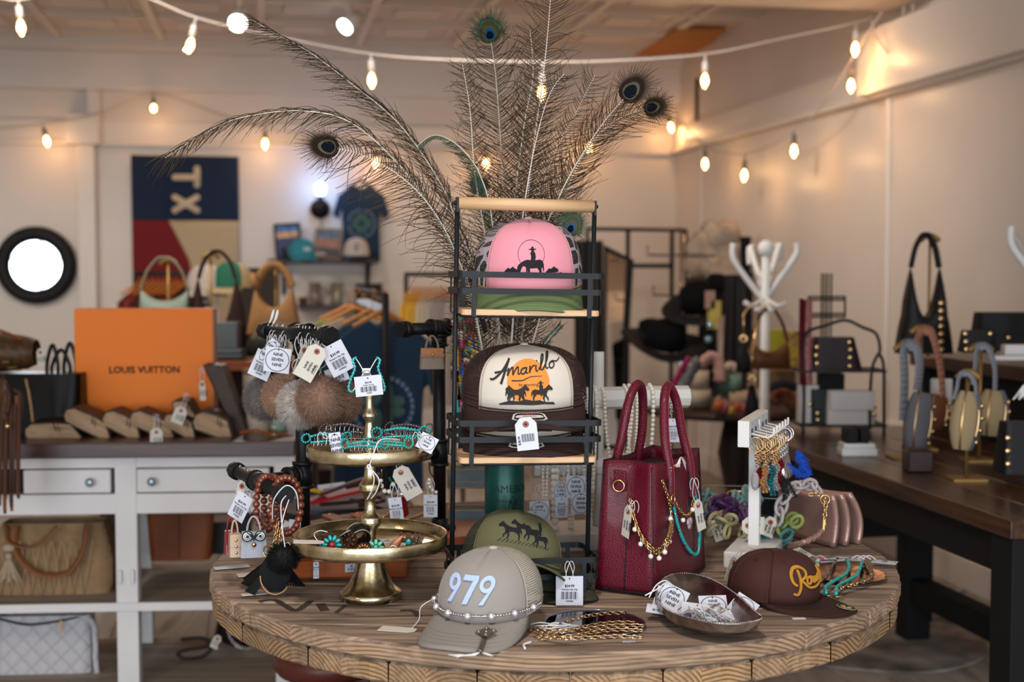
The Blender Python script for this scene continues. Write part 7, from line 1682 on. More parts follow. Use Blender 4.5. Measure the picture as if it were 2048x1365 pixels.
# brown bag with strap, bottom shelf right bay
t = thing('handbag','dark brown bag with silver chain and long strap low in the cabinet','handbag',onC(475,1300,.25))
b = MB();c = onC(482,1262,.28);b.ball(c,.075,22,14,sc=(1.05,.6,.68));b.build('bag_body',mat('dark_brown_leather','#2b1a16',.4,bump=.3,bscale=60),t,world=True)
b = MB();b.tube(spline([onC(440,1236,.26),onC(430,1280,.22),onC(410,1312,.2),onC(370,1318,.18),onC(356,1308,.18),onC(375,1300,.18),onC(420,1292,.2),onC(405,1278,.2),onC(362,1280,.2)],7),.006,7);b.build('strap',mat('dark_strap','#2a1a14'),t,world=True)
b = MB();b.chain(spline([onC(452,1240,.2),onC(460,1275,.18),onC(480,1296,.17),onC(505,1296,.18),onC(514,1278,.2)],6),.012,.0018);b.build('silver_chain',M_silver,t,world=True)
o = price_tag(None,upright(onC(438,1272,.16),rad(-25)),'ship',.024,.042);props(o,'white tag on the dark brown bag low in the cabinet','price tag')
o = price_tag(None,upright(onC(584,1308,-.03),rad(0)),'ship',.018,.062);props(o,'cream tag hanging on the right leg of the white cabinet','price tag')
# leather stool under the round table
t = thing('stool','reddish-brown leather seat and wooden legs under the round table','stool',P(655,1330,3.2));c = P(655,1318,3.25)
b = MB();b.lathe([(.02,-.03),(.12,-.03),(.135,-.01),(.13,.02),(.10,.035),(.01,.038)],28,c=c);b.build('seat',mat('red_brown_leather','#5a2a20',.35,bump=.2,bscale=60),t,world=True)
for dx,dy in ((-.04,-.06),(.09,-.05),(-.08,.06),(.06,.08)):b = MB();b.bar(c + V((dx,dy,-.03)),V((c.x + dx * 1.5,c.y + dy * 1.5,0)),.032,.032,(0,1,0));b.build('leg',mat('stool_wood','#4a2c22',.5),t,world=True)
# ================================================================ LEFT BACKGROUND: second display table with bags on stands
Y2 = 5.15
zc = P(515,722,Y2).z
dt = thing('display_table','orange-brown wooden console table behind the white cabinet','table',(P(420,722,Y2).x,Y2 + .2,0));xl,xr = P(180,722,Y2).x,P(640,722,Y2).x
M_or = wood('orange_wood','#7c3d1c','#9c5528','X',.7,.45,bumpk=.2)
b = MB();b.box(((xl + xr) / 2,Y2 + .25,zc - .02),(xr - xl,.5,.04));b.build('top',M_or,dt,world=True,bevel=.004)
for x in (xl + .05,xr - .05):
    for y in (Y2 + .05,Y2 + .45):b = MB();b.box((x,y,(zc - .04) / 2),(.06,.06,zc - .04));b.build('leg',mat('dark_walnut','#2b1a14',.5),dt,world=True)
b = MB();b.box(((xl + xr) / 2,Y2 + .47,zc - .3),(xr - xl - .1,.02,.5));b.build('back_panel',mat('dark_walnut','#2b1a14'),dt,world=True)  # dark panel stands in for the deep shade under the console
def hobo(label,px,pyb,pyt,pyhandle,Y,wb,wt,m_,depth=.08,stand=True,strapm=None,notch=.45,polex=None,straw=.011):
    """slouchy shoulder bag hung by its strap on a brass T stand; px centre, pyb base, pyt top of the side peaks"""
    c = P(px,pyb,Y);zt_,zh = P(px,pyt,Y).z,P(px,pyhandle,Y).z;H = zt_ - c.z;s = Y / FPX
    t = thing('shoulder_bag',label,'handbag',(c.x,c.y,c.z))
    w0,w1 = wb * s / 2,wt * s / 2
    def f(u,v):
        a = 2 * PI * u;cx_ = math.cos(a);x = (w0 + (w1 - w0) * v) * max(-1,min(1,1.2 * cx_));dip = notch * H * (1 - min(1,(abs(x) / max(1e-4,w1 if v > .5 else w0))) ** 2.2) * v ** 2
        bul = math.sin(PI * min(1,.18 + v * .82)) ** .5
        return V((x,depth / 2 * bul * max(-1,min(1,1.2 * math.sin(a))),max(0,(H * v - dip)) + .015 * (1 - bul) * 0))
    b = MB();b.grid(f,36,12,closed=True);b.add([f(i / 36,0) for i in range(36)],[tuple(range(36))]);b.build('bag_body',m_,t)
    b = MB();q = spline([(-w1,0,H * .97),(-w1 * .72,0,H + (zh - zt_) * .55),(-w1 * .30,0,(zh - c.z) * .985),(0,0,zh - c.z),(w1 * .30,0,(zh - c.z) * .985),(w1 * .72,0,H + (zh - zt_) * .55),(w1,0,H * .97)],6);b.tube(q,straw,8,flat=.6);b.build('shoulder_strap',strapm or m_,t)
    return t,c,zh
def tstand(label,px,pyb,pyt,Y,zbase,m_=None,r=.005,wbar=.034):
    a = P(px,pyt,Y);t = thing('bag_stand',label,'bag stand',(a.x,a.y,zbase));m_ = m_ or mat('brass_rod','#94733c',.45,metal=.6)
    b = MB();b.cyl((a.x,a.y,zbase),a,r,n=10);b.build('rod',m_,t,world=True)
    b = MB();b.tube(spline([a + V((-wbar,0,-.018)),a + V((-wbar * .4,0,-.002)),a,a + V((wbar * .4,0,-.002)),a + V((wbar,0,-.018))],4),.009,8);b.build('curved_rest',m_,t,world=True)
    b = MB();b.box((a.x,a.y,zbase + .003),(.09,.08,.006));b.build('foot',m_,t,world=True)
hobo('sage green shoulder bag on a brass stand above the orange box',331,700,578,516,5.25,90,96,mat('sage_leather','#7a8576',.5),strapm=mat('sage_strap','#7d6f5a',.5),straw=.007,notch=.2)
tstand('brass stand holding the sage green bag',336,700,520,5.27,zc)
hobo('large dark brown suede hobo bag standing behind the orange box',436,714,552,503,5.30,150,74,mat('dark_brown_suede','#2b1510',.8),notch=.72,straw=.010)
tstand('brass stand holding the dark brown hobo bag',421,714,507,5.32,zc)
hb3,_,_ = hobo('tan knitted slouch bag with knotted handle on a brass stand',549,668,572,531,5.20,108,72,mat('tan_knit','#9a6f45',.9,bump=1,bscale=120,kind='voronoi'),straw=.020,notch=.45)
tstand('brass stand holding the tan knitted bag',551,714,536,5.24,zc)
b = MB();c = P(510,562,5.18);b.torus(c,.018,.016,(1,0,.4),14,8);b.build('knot',mat('tan_knit','#9a6f45'),hb3,world=True)

def blk(name,label,cat,px0,py0,px1,py1,Y,d,m_,rz=0,bevel=.004,group=None):
    a,e = P(px0,py1,Y),P(px1,py0,Y);b = MB();b.box(((a.x + e.x) / 2,Y + d / 2,(a.z + e.z) / 2),(abs(e.x - a.x),d,e.z - a.z),rz=rz);return b.build(name,m_,label=label,cat=cat,bevel=bevel,group=group)
Mbg = mat('blue_grey_board','#5d6468',.7)
blk('blue_grey_box','blue-grey box standing upright beside the orange box','box',420,645,474,698,5.18,.08,Mbg)
blk('blue_grey_folder','blue-grey folder lying under the upright blue-grey box','folder',420,699,482,708,5.16,.12,Mbg,group='blue-grey folders');blk('blue_grey_folder','lowest blue-grey folder on the console table','folder',418,709,484,718,5.16,.12,mat('blue_grey_board2','#545c60',.7),group='blue-grey folders')
t = thing('handbag','dark green-grey soft bag right of the brown hobo on the console','handbag',P(535,715,5.12));b = MB();c = P(535,690,5.12);b.ball(c,.075,20,12,sc=(1.1,.6,.72));b.build('bag_body',mat('dark_green_leather','#23251f',.5),t,world=True);b = MB();b.tube(spline([P(505,680,5.1),P(535,655,5.1),P(585,655,5.1),P(590,690,5.1)],6),.012,8);b.build('strap',mat('taupe_strap','#6d5a4c',.6),t,world=True)
# shade under the console comes from its dark panel, jar already placed; low garment rail with orange hangers behind
def rail(label,x0,x1,ytop,Y0,Y1,zf=0,r=.012,m_=None,foot=True):
    a,e = P(x0,ytop,Y0),P(x1,ytop,Y1);e.z = a.z;t = thing('clothes_rail',label,'clothes rail',((a.x + e.x) / 2,(a.y + e.y) / 2,0))
    b = MB();b.tube([V((a.x,a.y,0)),a - V((0,0,.02)),a,a + (e - a).normalized() * .02],r,8);b.tube([a,e],r,8);b.build('rail',m_ or M_black,t,world=True)
    b = MB();b.tube([e,V((e.x,e.y,0))],r,8);b.build('post',m_ or M_black,t,world=True)
    return t,a,e
M_hang = mat('wood_hanger','#b8763a',.5)
def tshirt(label,c,w,h,m_,yaw,art=None,hanger=True,group=None,d=.04,hm=None):
    """short-sleeved shirt on a wooden hanger; c = collar centre"""
    t = thing('t_shirt',label,'t-shirt',c,rz=yaw,group=group)
    ow = [(-.13,0),(-.30,-.04),(-.50,-.13),(-.62,-.38),(-.50,-.44),(-.42,-.30),(-.40,-.6),(-.41,-1.0),(.41,-1.0),(.40,-.6),(.42,-.30),(.50,-.44),(.62,-.38),(.50,-.13),(.30,-.04),(.13,0),(.06,-.035),(-.06,-.035)]
    k = w / 1.24;fm = frame((0,0,0),(1,0,0),(0,0,1))
    b = MB();b.prism([(x * k,y * h) for x,y in ow],-d / 2,d / 2,fm,bev=.006);b.build('cloth',m_,t)
    if hanger:
        b = MB();b.tube(spline([(-.30 * k,0,-.05 * h + .01),(-.13 * k,0,.012),(0,0,.035),(.13 * k,0,.012),(.30 * k,0,-.05 * h + .01)],5),.009,6);b.tube(spline([(0,0,.045),(0,0,.085),(.016,0,.10),(0,0,.115)],4),.002,5);b.build('hanger',hm or M_hang,t)
    if art:art(t,k,h,d)
    return t
def ring_art(t,k,h,d):
    Mw = mat('pale_blue_print','#6c8098',.7);Mg = mat('green_print','#3d5c58',.7);b = MB();r = .30 * k;cz = -.50 * h;y = -d / 2 - .003
    for i in range(30):
        if i % 8 == 7:continue
        a = 2 * PI * i / 30;b.box((r * math.cos(a),y,cz + r * math.sin(a)),(.030 * k * 1.2,.002,.035 * k * 1.2))
    b.build('round_lettering',Mw,t);b = MB()
    for i in range(8):a = 2 * PI * i / 8 + .39;b.ball((r * .48 * math.cos(a),y,cz + r * .48 * math.sin(a)),r * .32,10,6,m=None,sc=(abs(math.cos(a)) * .9 + .25,.01,abs(math.sin(a)) * .9 + .25))
    b.build('leaf_print',Mg,t)
M_navy = mat('navy_cotton','#1d3145',.85,bump=.3,bscale=12);M_blueT = mat('slate_blue_cotton','#1c2f44',.85)
# main T-shirt rail (runs away from the viewer), pole at px 770
a = P(771,592,4.75);e = P(716,578,6.3);e.z = a.z
t = thing('clothes_rail','black pipe clothes rail carrying slate blue T-shirts behind the gold stand','clothes rail',(a.x,a.y,0));b = MB();b.tube([V((a.x,a.y,0)),a,e,V((e.x,e.y,0))],.0135,8);b.build('pipe_frame',M_black,t,world=True)
tshirt('slate blue T-shirt with round print, front one on the pipe rail',P(765,642,4.85),.44,.62,mat('slate_blue_cotton','#1c2f44'),rad(6),ring_art,d=.05)
tshirt('blue T-shirt just behind the front one on the pipe rail',P(745,638,5.05),.46,.62,mat('teal_blue_cotton','#28414f',.85),rad(10))
tshirt('cream T-shirt behind the blue ones on the pipe rail',P(712,634,5.25),.48,.6,mat('cream_cotton','#a8937c',.85),rad(10))
tshirt('lime green T-shirt farthest back on the pipe rail',P(698,630,5.45),.50,.6,mat('lime_cotton','#8d9158',.85),rad(10))
for i in range(8):b = MB();p = a.lerp(e,.08 + .1 * i) + V((0,0,-.05));b.box(p,(.05,.012,.02));b.build('size_divider',mat('clear_divider','#b6b9c6',.3),label='pale plastic hanger top %s along the pipe rail' % ('nearest','second','third','fourth','fifth','sixth','seventh','farthest')[i],cat='hanger',group='hanger tops on the pipe rail')
# yellow/grey shirts on a rail near the back wall
t,a,e = rail('black pipe rail of yellow and grey shirts near the back wall',812,925,549,7.2,7.5)
ycol = ['#b98a2c','#c29432','#b98a2c','#b0a088','#a89a88','#a3968a','#8f857c','#8a817a','#847a74','#a3968a','#8f857c']
for i in range(11):
    p = a.lerp(e,.08 + .085 * i) - V((0,0,.10));t = thing('shirt',('mustard yellow' if i < 3 else 'pale grey-beige') + ' shirt hanging side-on, %s on the back rail' % ('first','second','third','fourth','fifth','sixth','seventh','eighth','ninth','tenth','last')[i],'shirt',p,rz=rad(80),group='shirts on the back rail')
    b = MB();fm = frame((0,0,0),(1,0,0),(0,0,1));b.prism([(-.04,0),(-.2,-.07),(-.24,-.3),(-.2,-.62),(.2,-.62),(.24,-.3),(.2,-.07),(.04,0)],-.010,.012,fm,bev=.004);b.build('cloth',mat('cot_' + ycol[i][1:],ycol[i],.85),t);b = MB();b.tube([(-.17,0,-.03),(0,0,.03),(.17,0,-.03)],.005,6);b.tube([(0,0,.02),(0,0,.10)],.002,4);b.build('hanger',M_hang,t)
# low rail with orange hangers under the flag
t,a,e = rail('black rail with orange hangers below the flag',270,470,548,7.3,7.5)
for i in range(9):
    p = a.lerp(e,.05 + .06 * i) - V((0,0,.07));c = ('#5a1f1c','#7c2c22','#3a1d18')[i % 3];t = thing('garment','dark red garment on orange hanger, %s under the flag' % ('leftmost','second','third','fourth','fifth','sixth','seventh','eighth','rightmost')[i],'garment',p,rz=rad(72),group='garments under the flag')
    b = MB();fm = frame((0,0,0),(1,0,0),(0,0,1));b.prism([(-.04,0),(-.2,-.08),(-.22,-.5),(.22,-.5),(.2,-.08),(.04,0)],-.012,.014,fm,bev=.004);b.build('cloth',mat('cl_' + c[1:],c,.85),t);b = MB();b.tube([(-.18,0,-.04),(0,0,.03),(.18,0,-.04)],.006,6);b.tube([(0,0,.02),(0,0,.07)],.002,4);b.build('hanger',mat('orange_hanger','#b06420',.5),t)
# wire hat tree with white and green caps between the bags
t = thing('wire_hat_tree','white wire hat tree seen through the brown hobo bag strap','hat stand',P(420,600,6.4));b = MB()
for y in range(560,640,11):b.tube([P(392,y,6.4),P(440,y,6.4)],.004,5)
for x in (396,436):b.tube([P(x,548,6.4),P(x,1080,6.4)],.005,5)
b.build('wire_frame',M_white,t,world=True)
def simplecap(label,px,py,Y,k,yaw,m1,m2,deco=None):
    t = thing('cap',label,'cap',P(px,py,Y),rz=rad(yaw));f = cap_fn(.09 * k,.10 * k,.12 * k,2.8,2.1,.05);b = MB();b.grid(lambda u,v:f(-1.2 + 2.4 * u,v,.001),20,10);b.build('front_panel',m1,t)
    b = MB();b.grid(lambda u,v:f(1.2 + (2 * PI - 2.4) * u,v),24,10);b.build('back_panels',m2,t);br = brim_fn(.09 * k,.10 * k,.07 * k,.02 * k,.02 * k);b = MB();b.grid(lambda u,v:br(2 * u - 1,v),20,5);b.build('brim',m2,t,solid=.003)
    if deco:b = MB();[b.box((x * k,-.1 * k - .004,z * k),(w * k,.003,h * k)) for x,z,w,h in deco[1]];b.build('front_mark',deco[0],t)
simplecap('off-white cap on the wire hat tree',412,580,6.3,1.0,20,mat('offwhite_cap','#a79a90',.8),mat('offwhite_cap','#a79a90'))
simplecap('green and cream cap right of the wire hat tree',466,575,6.3,1.0,-30,mat('green_cap','#1f5a45',.8),mat('cream_cap','#a08a68',.8))
blk('felt_board','dark olive-brown board behind the knitted bag','board',472,536,556,1040,6.8,.03,mat('dark_olive','#2c251f',.8))
# ================================================================ BACK WALL
def wallR(px,py,off):return onback(px,py,off)
# flag
fa,fb_ = wallR(262,310,.03),wallR(477,314,.03);fbz = wallR(370,700,.03).z;sp = wallR(370,441,.03).z;fw = (fb_ - fa).length;fh = fa.z - fbz
fg = thing('flag','blue red and cream TX flag hanging vertically on the back wall','flag',(fa + fb_) / 2,rz=RZ)
hb = fa.z - sp
def cloth(x0,x1,z0,z1,bnd=None):
    b = MB(); 
    def g(u,v):
        z = z0 + (z1 - z0) * v;a_ = x0 if not callable(x0) else x0(z);e_ = x1 if not callable(x1) else x1(z);x = a_ + (e_ - a_) * u
        return (x,-.012 - .010 * math.sin(x * 16 + z * 2.2) - .006 * math.sin(x * 31),z)
    b.grid(g,20,16);return b
cloth(-fw / 2,fw / 2,0,-hb).build('blue_field',mat('flag_navy','#17263d',.85),fg,solid=.003)
div = lambda z:-fw / 2 + fw * (.34 + .20 * min(1,max(0,(-hb - z) / .28)) - .05 * max(0,(-hb - .42 - z)) * 4)
cloth(-fw / 2,div,-hb,-fh).build('red_field',mat('flag_red','#6e1a1e',.85),fg,solid=.003)
cloth(div,fw / 2,-hb,-fh).build('cream_field',mat('flag_cream','#b69f80',.85),fg,solid=.003)
Mfl = mat('flag_letter','#c3b197',.85);s = 9.0 / FPX
def fl(px,py):p = wallR(px,py,.055);q = p - fg.location;return (q.dot(U_),-.030,q.z)
for nm,segs in (('letter_t',(((350,355),(394,355)),((394,338),(394,370)))),('letter_x',(((350,395),(394,421)),((350,421),(394,395))))):
    b = MB()
    for (x0,y0),(x1,y1) in segs:b.tube([fl(x0,y0),fl(x1,y1)],.021,10,flat=1);b.ball(fl(x0,y0),.021,10,6);b.ball(fl(x1,y1),.021,10,6)
    for v in range(len(b.v)):b.v[v].y = -.030 + (b.v[v].y + .030) * .25
    b.build(nm,Mfl,fg)
# tyre mirror
tm = wallR(72,531,.06);tr = 78 / FPX * tm.y
ty = thing('tyre_mirror','round mirror framed by a black tyre on the back wall','mirror',tm,rz=RZ);fm = frame((0,0,0),(1,0,0),(0,0,1))
b = MB();k = tr;b.lathe([(k * .62,-.05),(k * .64,.03),(k * .72,.055),(k * .90,.058),(k * .98,.03),(k,.0),(k * .97,-.05)],56,m=fm,caps=False)
b.build('tyre',mat('tyre_rubber','#0f0f11',.6,bump=.4,bscale=60),ty)
b = MB();b.cyl((0,0,0),(0,-.008,0),k * .64,n=48,smooth=False);b.build('mirror_glass',mat('mirror','#f2f5f5',.02,metal=1.0),ty)
b = MB();b.torus((0,-.01,0),k * .645,.006,(0,1,0),48,6);b.build('inner_bead',mat('blue_grey_bead','#59656e',.4),ty)
# sconce
p = wallR(640,418,.03);sc2 = thing('wall_sconce','dark round wall sconce with a cold blue-white bulb','wall lamp',p,rz=RZ)
b = MB();b.lathe([(.06,-.03),(.066,.0),(.06,.012),(.02,.02),(.018,.05)],28,m=frame((0,0,0),(1,0,0),(0,0,1)));b.build('back_plate',mat('oiled_bronze','#241d1f',.4,metal=.5),sc2)
b = MB();b.tube(spline([(0,-.05,-.04),(0,-.07,-.01),(0,-.07,.05)],5),.01,8);b.cyl((0,-.07,.045),(0,-.07,.085),.018,n=12);b.tube(spline([(0,-.03,-.05),(.01,-.02,-.09),(0,-.01,-.14)],4),.003,5);b.build('arm',mat('oiled_bronze','#241d1f'),sc2)
b = MB();b.ball((0,-.07,.125),.036,16,12,sc=(1,1,1.25));b.build('bulb',glow('cold_bulb','#9cc8ff',14),sc2)
ld = bpy.data.lights.new('sconce_light','POINT');ld.energy = 4;ld.color = (.22,.45,1);ld.shadow_soft_size = .05;lo = bpy.data.objects.new('sconce_light',ld);COL.objects.link(lo);lo.parent = sc2;lo.location = (0,-.13,.13)
# upper shelf
SO = .26
a,e = wallR(536,524,SO),wallR(755,522,SO);zs_ = wallR(640,524,SO).z;sh = thing('wall_shelf','upper dark pipe-bracket wall shelf under the sconce','shelf',(a + e) / 2 + V_ * .12,rz=RZ)
M_shw = wood('dark_shelf','#241614','#3a2622','X',.8,.5,bumpk=.2)
L_ = (e - a).length;b = MB();b.box((0,0,0),(L_,.24,.028));b.build('board',M_shw,sh,bevel=.003)
for x in (-L_ / 2 + .10,L_ / 2 - .05):
    b = MB();b.tube([(x,-.10,.09),(x,-.10,-.02),(x,.12,-.02)],.011,8);b.tube([(x,-.10,-.02),(x,.10,-.20)],.009,8);b.tube([(x,.11,.05),(x,.11,-.22)],.011,8);b.build('pipe_bracket',M_black,sh)
sh_top = sh.location.z + .014
def onsh(px,o=.2):p = wallR(px,515,o);return V((p.x,p.y,sh_top))
def framepic(label,x0,x1,y0,o,tilt,fmt,cols_,fw_=.016):
    a,e = wallR(x0,520,o),wallR(x1,520,o);w = (e - a).length;h = wallR((x0 + x1) / 2,y0,o).z - sh_top;t = thing('framed_picture',label,'picture',((a.x + e.x) / 2,(a.y + e.y) / 2,sh_top),rot=(rad(-8),rad(tilt),RZ))
    b = MB()
    for c,s_ in (((0,0,fw_ / 2),(w,.018,fw_)),((0,0,h - fw_ / 2),(w,.018,fw_)),((-w / 2 + fw_ / 2,0,h / 2),(fw_,.018,h)),((w / 2 - fw_ / 2,0,h / 2),(fw_,.018,h))):b.box(c,s_)
    b.build('frame',fmt,t,bevel=.001);b = MB();n = len(cols_);zz0 = fw_
    for i,(c,hh) in enumerate(cols_):b.cur = i;b.box((0,0,zz0 + (h - 2 * fw_) * hh / 2),(w - 2 * fw_,.006,(h - 2 * fw_) * hh));zz0 += (h - 2 * fw_) * hh
    b.build('print',[mat('pic_' + c[1:],c,.35,var=.5,vscale=30) for c,hh in cols_],t)
framepic('black-framed blue landscape picture leaning on the upper shelf',552,606,446,.16,-4,M_blackm,[('#1c2a5c',.62),('#c79a72',.18),('#3f6fa3',.20)])
framepic('wooden-framed picture of red rocks leaning on the upper shelf',629,682,457,.16,2,mat('oak_frame','#8a6f57',.6),[('#2c2428',.35),('#8f5f4e',.35),('#4a6076',.30)],.012)
simplecap('teal cap on the upper shelf before the black-framed picture',604,514,8.45,.95,28,mat('teal_cotton','#2f7f8f',.8),mat('teal_cotton','#2f7f8f'),(mat('white_mark','#b9c6c8',.7),[(.0,.05,.05,.02)]))
simplecap('white-fronted black cap on the right of the upper shelf',713,512,8.55,.95,6,mat('white_front','#b8aca4',.8),M_blackm,(M_ink,[(0,.075,.022,.008),(0,.055,.03,.008),(0,.035,.022,.008)]))
b = MB();b.ball(P(640,509,8.42),.03,12,8,sc=(1.4,.9,.5));b.build('folded_cap',mat('offwhite_cap','#a79a90'),label='pale folded cap between the teal cap and the rock picture',cat='cap')
# lower shelf
a,e = wallR(598,617,SO),wallR(752,614,SO);L2 = (e - a).length;sh2 = thing('wall_shelf','lower dark wall shelf holding tumblers and a box','shelf',(a + e) / 2 + V_ * .12,rz=RZ);b = MB();b.box((0,0,0),(L2,.24,.028));b.build('board',M_shw,sh2,bevel=.003)
s2t = sh2.location.z + .014
for lab,px,yt,r,m_ in (('patterned tumbler, left one on the lower shelf',630,566,.040,mat('tumbler_pink','#8d7a74',.3,col2='#4c3a38',vscale=40)),('clear glass mug beside the left tumbler',655,590,.034,mat('mug_glass','#9d938c',.2)),('gold-patterned tumbler in the middle of the lower shelf',674,566,.042,mat('tumbler_gold','#6f6143',.3,metal=.4,col2='#a3a091',vscale=50)),('small glass right of the gold tumbler',690,592,.028,mat('mug_glass','#9d938c')),('short reddish box at the left end of the lower shelf',606,595,.03,mat('reddish_tin','#4a2018',.5))):
    p = wallR(px,600,.18);h = wallR(px,yt,.18).z - s2t;t = thing('tumbler',lab,'tumbler' if 'box' not in lab else 'box',(p.x,p.y,s2t));b = MB();b.lathe([(r * .85,0),(r * .9,.004),(r,h),(r * .92,h),(r * .8,.01),(.002,.008)],20);b.build('cup',m_,t)
    if 'mug' in lab or 'left one' in lab:b = MB();b.torus((r * 1.2,0,h * .5),h * .25,.006,(0,1,0),14,6);b.build('mug_handle',m_,t)
a,e = wallR(712,606,.2),wallR(768,570,.2);t = thing('open_box','dark open box of patches on the right of the lower shelf','box',((a.x + e.x) / 2,(a.y + e.y) / 2,s2t),rz=RZ);w = (e - a).dot(U_)
b = MB();b.box((0,0,.015),(w,.15,.03));b.box((0,.06,.075),(w * .95,.015,.13));b.build('box_body',mat('black_box','#15100f',.6),t,bevel=.002)
for i,(x,z,c) in enumerate(((-.05,.06,'#8a6a48'),(.02,.07,'#5d4636'),(.06,.055,'#93826b'))):b = MB();b.ball((x,.04,z),.028,12,8,sc=(1.2,.3,.9));b.build('patch',mat('patch_' + c[1:],c,.7),t)
# tee on the wall
tc0 = wallR(722,372,.10);tshirt('navy T-shirt with round print hung on the back wall',tc0,112 / FPX * tc0.y * 1.0,150 / FPX * tc0.y,M_navy,RZ,ring_art,d=.05,hm=mat('dark_hanger','#4a2a1e',.5))
# ================================================================ RIGHT: dark wooden table in the room's direction
NC = V((1.115,2.97,0));TW,TLn,TH2 = .69,1.72,.76
def T2(u,v,z=TH2):return NC + U_ * u + V_ * v + V((0,0,z))
rt = thing('display_table','long dark stained wooden table with black frame along the right','table',NC,rz=RZ)
b = MB()
for i in range(5):b.box((TW * (i + .5) / 5,TLn / 2,TH2 - .022),(TW / 5 - .002,TLn,.044))
b.build('table_top',wood('dark_oak','#2b170e','#5c3820','Y',.8,.28,bumpk=.2),rt,bevel=.003)
b = MB();b.box((.06,TLn / 2,TH2 - .095),(.04,TLn - .1,.10));b.box((TW - .06,TLn / 2,TH2 - .095),(.04,TLn - .1,.10));b.box((TW / 2,.06,TH2 - .095),(TW - .12,.04,.1));b.build('apron',M_blackm,rt)
for x in (.06,TW - .06):
    for y in (.06,TLn - .06):b = MB();b.box((x,y,(TH2 - .045) / 2),(.09,.09,TH2 - .045));b.build('leg',M_blackm,rt,bevel=.003)
b = MB();b.box((TW - .06,TLn / 2,.19),(.07,TLn - .1,.08));b.build('side_stretcher',M_blackm,rt);b = MB();b.box((TW / 2,TLn - .06,.42),(TW - .1,.07,.08));b.build('cross_stretcher',M_blackm,rt)
def TT(px,py):return G(px,py,TH2)
# rug
M_rug = mat('cowhide','#5c534d',.95,col2='#b3a69b',vscale=5,bump=.6,bscale=300)
b = MB();rc = V((1.15,4.95,.006));pts = [(rc.x + (1.0 + .10 * math.sin(3 * a) + .06 * math.sin(7 * a + 1)) * .68 * math.cos(a),rc.y + (1.0 + .1 * math.sin(4 * a)) * .62 * math.sin(a)) for a in [2 * PI * i / 60 for i in range(60)]]
b.prism(pts,.001,.010);b.build('cowhide_rug',M_rug,label='mottled grey cowhide rug on the floor right of the round table',cat='rug')
b = MB();b.tube(spline([G(1790,1180,.008),G(1830,1196,.008),G(1865,1200,.008),G(1900,1190,.008),G(1990,1150,.008)],6),.006,6);b.build('floor_cable',mat('pale_cable','#b9bcc6',.5),label='white cable lying on the floor under the dark table',cat='cable')
# iron shelf
ic = TT(1690,872);iy = ic.y;M_ir = mat('dark_iron','#2a2421',.6)
it = thing('iron_shelf','arched two-tier iron shelf stand on the dark table','shelf stand',ic)
def ip(x,y,dy=0.0):return P(x,y,iy + dy)
for dy in (0,.14):
    b = MB();b.tube(spline([ip(1606,870,dy),ip(1608,800,dy),ip(1607,700,dy),ip(1616,665,dy),ip(1650,652,dy),ip(1690,641,dy),ip(1725,655,dy),ip(1752,668,dy),ip(1760,700,dy),ip(1752,716,dy),ip(1744,740,dy),ip(1740,800,dy),ip(1740,860,dy)],5),.0055,6)
    b.tube(spline([ip(1768,880,dy),ip(1768,800,dy),ip(1767,730,dy),ip(1758,708,dy)],5),.0055,6);b.build('arched_side',M_ir,it,world=True)
for y in (743,852):b = MB();a = ip(1600,y);e = ip(1772,y + 4);b.box(((a.x + e.x) / 2,iy + .07,a.z),(e.x - a.x,.16,.008));b.build('shelf',M_ir,it,world=True)
st4 = [(-.7,.2),(-.72,.45),(-.68,.7),(.5,.12),(.52,.38),(.55,.62),(.52,.85)]
M_w = mat('white_leather','#d4cbc7',.5)
sbag('burgundy bag with gold studs on the upper iron shelf',1618,676,1728,741,iy + .02,.10,mat('oxblood_leather','#24101a',.45),.72,st4)
sbag('white leather clutch with gold zip on the lower iron shelf',1655,782,1752,850,iy + .0,.05,M_w,.95,[(.95,.3),(.95,.5)],'clutch','clutch',M_w)
sbag('dark green clutch between two white ones on the iron shelf',1625,780,1668,848,iy + .03,.05,mat('dark_green_clutch','#0f1b18',.5),1,[(-.5,.1),(-.5,.3)],'clutch','clutch')
sbag('white clutch at the left end of the lower iron shelf',1597,772,1640,848,iy + .05,.05,mat('white_leather','#d4cbc7'),1,[(.1,.5)],'clutch','clutch')
blk('black_box','black box lettered in white behind the white clutches','box',1640,748,1690,780,iy + .10,.06,M_blackm)
for lab,x0,y0,x1,y1,m_ in (('lower white box under the black pouches',1684,898,1756,914,M_white),('upper white box under the black pouches',1687,888,1752,898,M_white),('black pouch, left of two on white boxes',1693,858,1718,888,M_blackm),('black pouch, right of two on white boxes',1721,856,1739,888,M_blackm),('dark red jewellery box on the dark table',1817,902,1868,946,mat('dark_red_box','#2c0f0d',.4)),('small black box behind the dark red one',1860,815,1902,850,M_blackm)):
    blk('small_box',lab,'box',x0,y0,x1,y1,TT(x0,914 if y0 < 900 else y1).y if 'black box' not in lab else 4.3,.07,m_)
blk('white_card','white card standing behind the peach strap bag','card',1861,758,1906,828,4.3,.01,M_w)
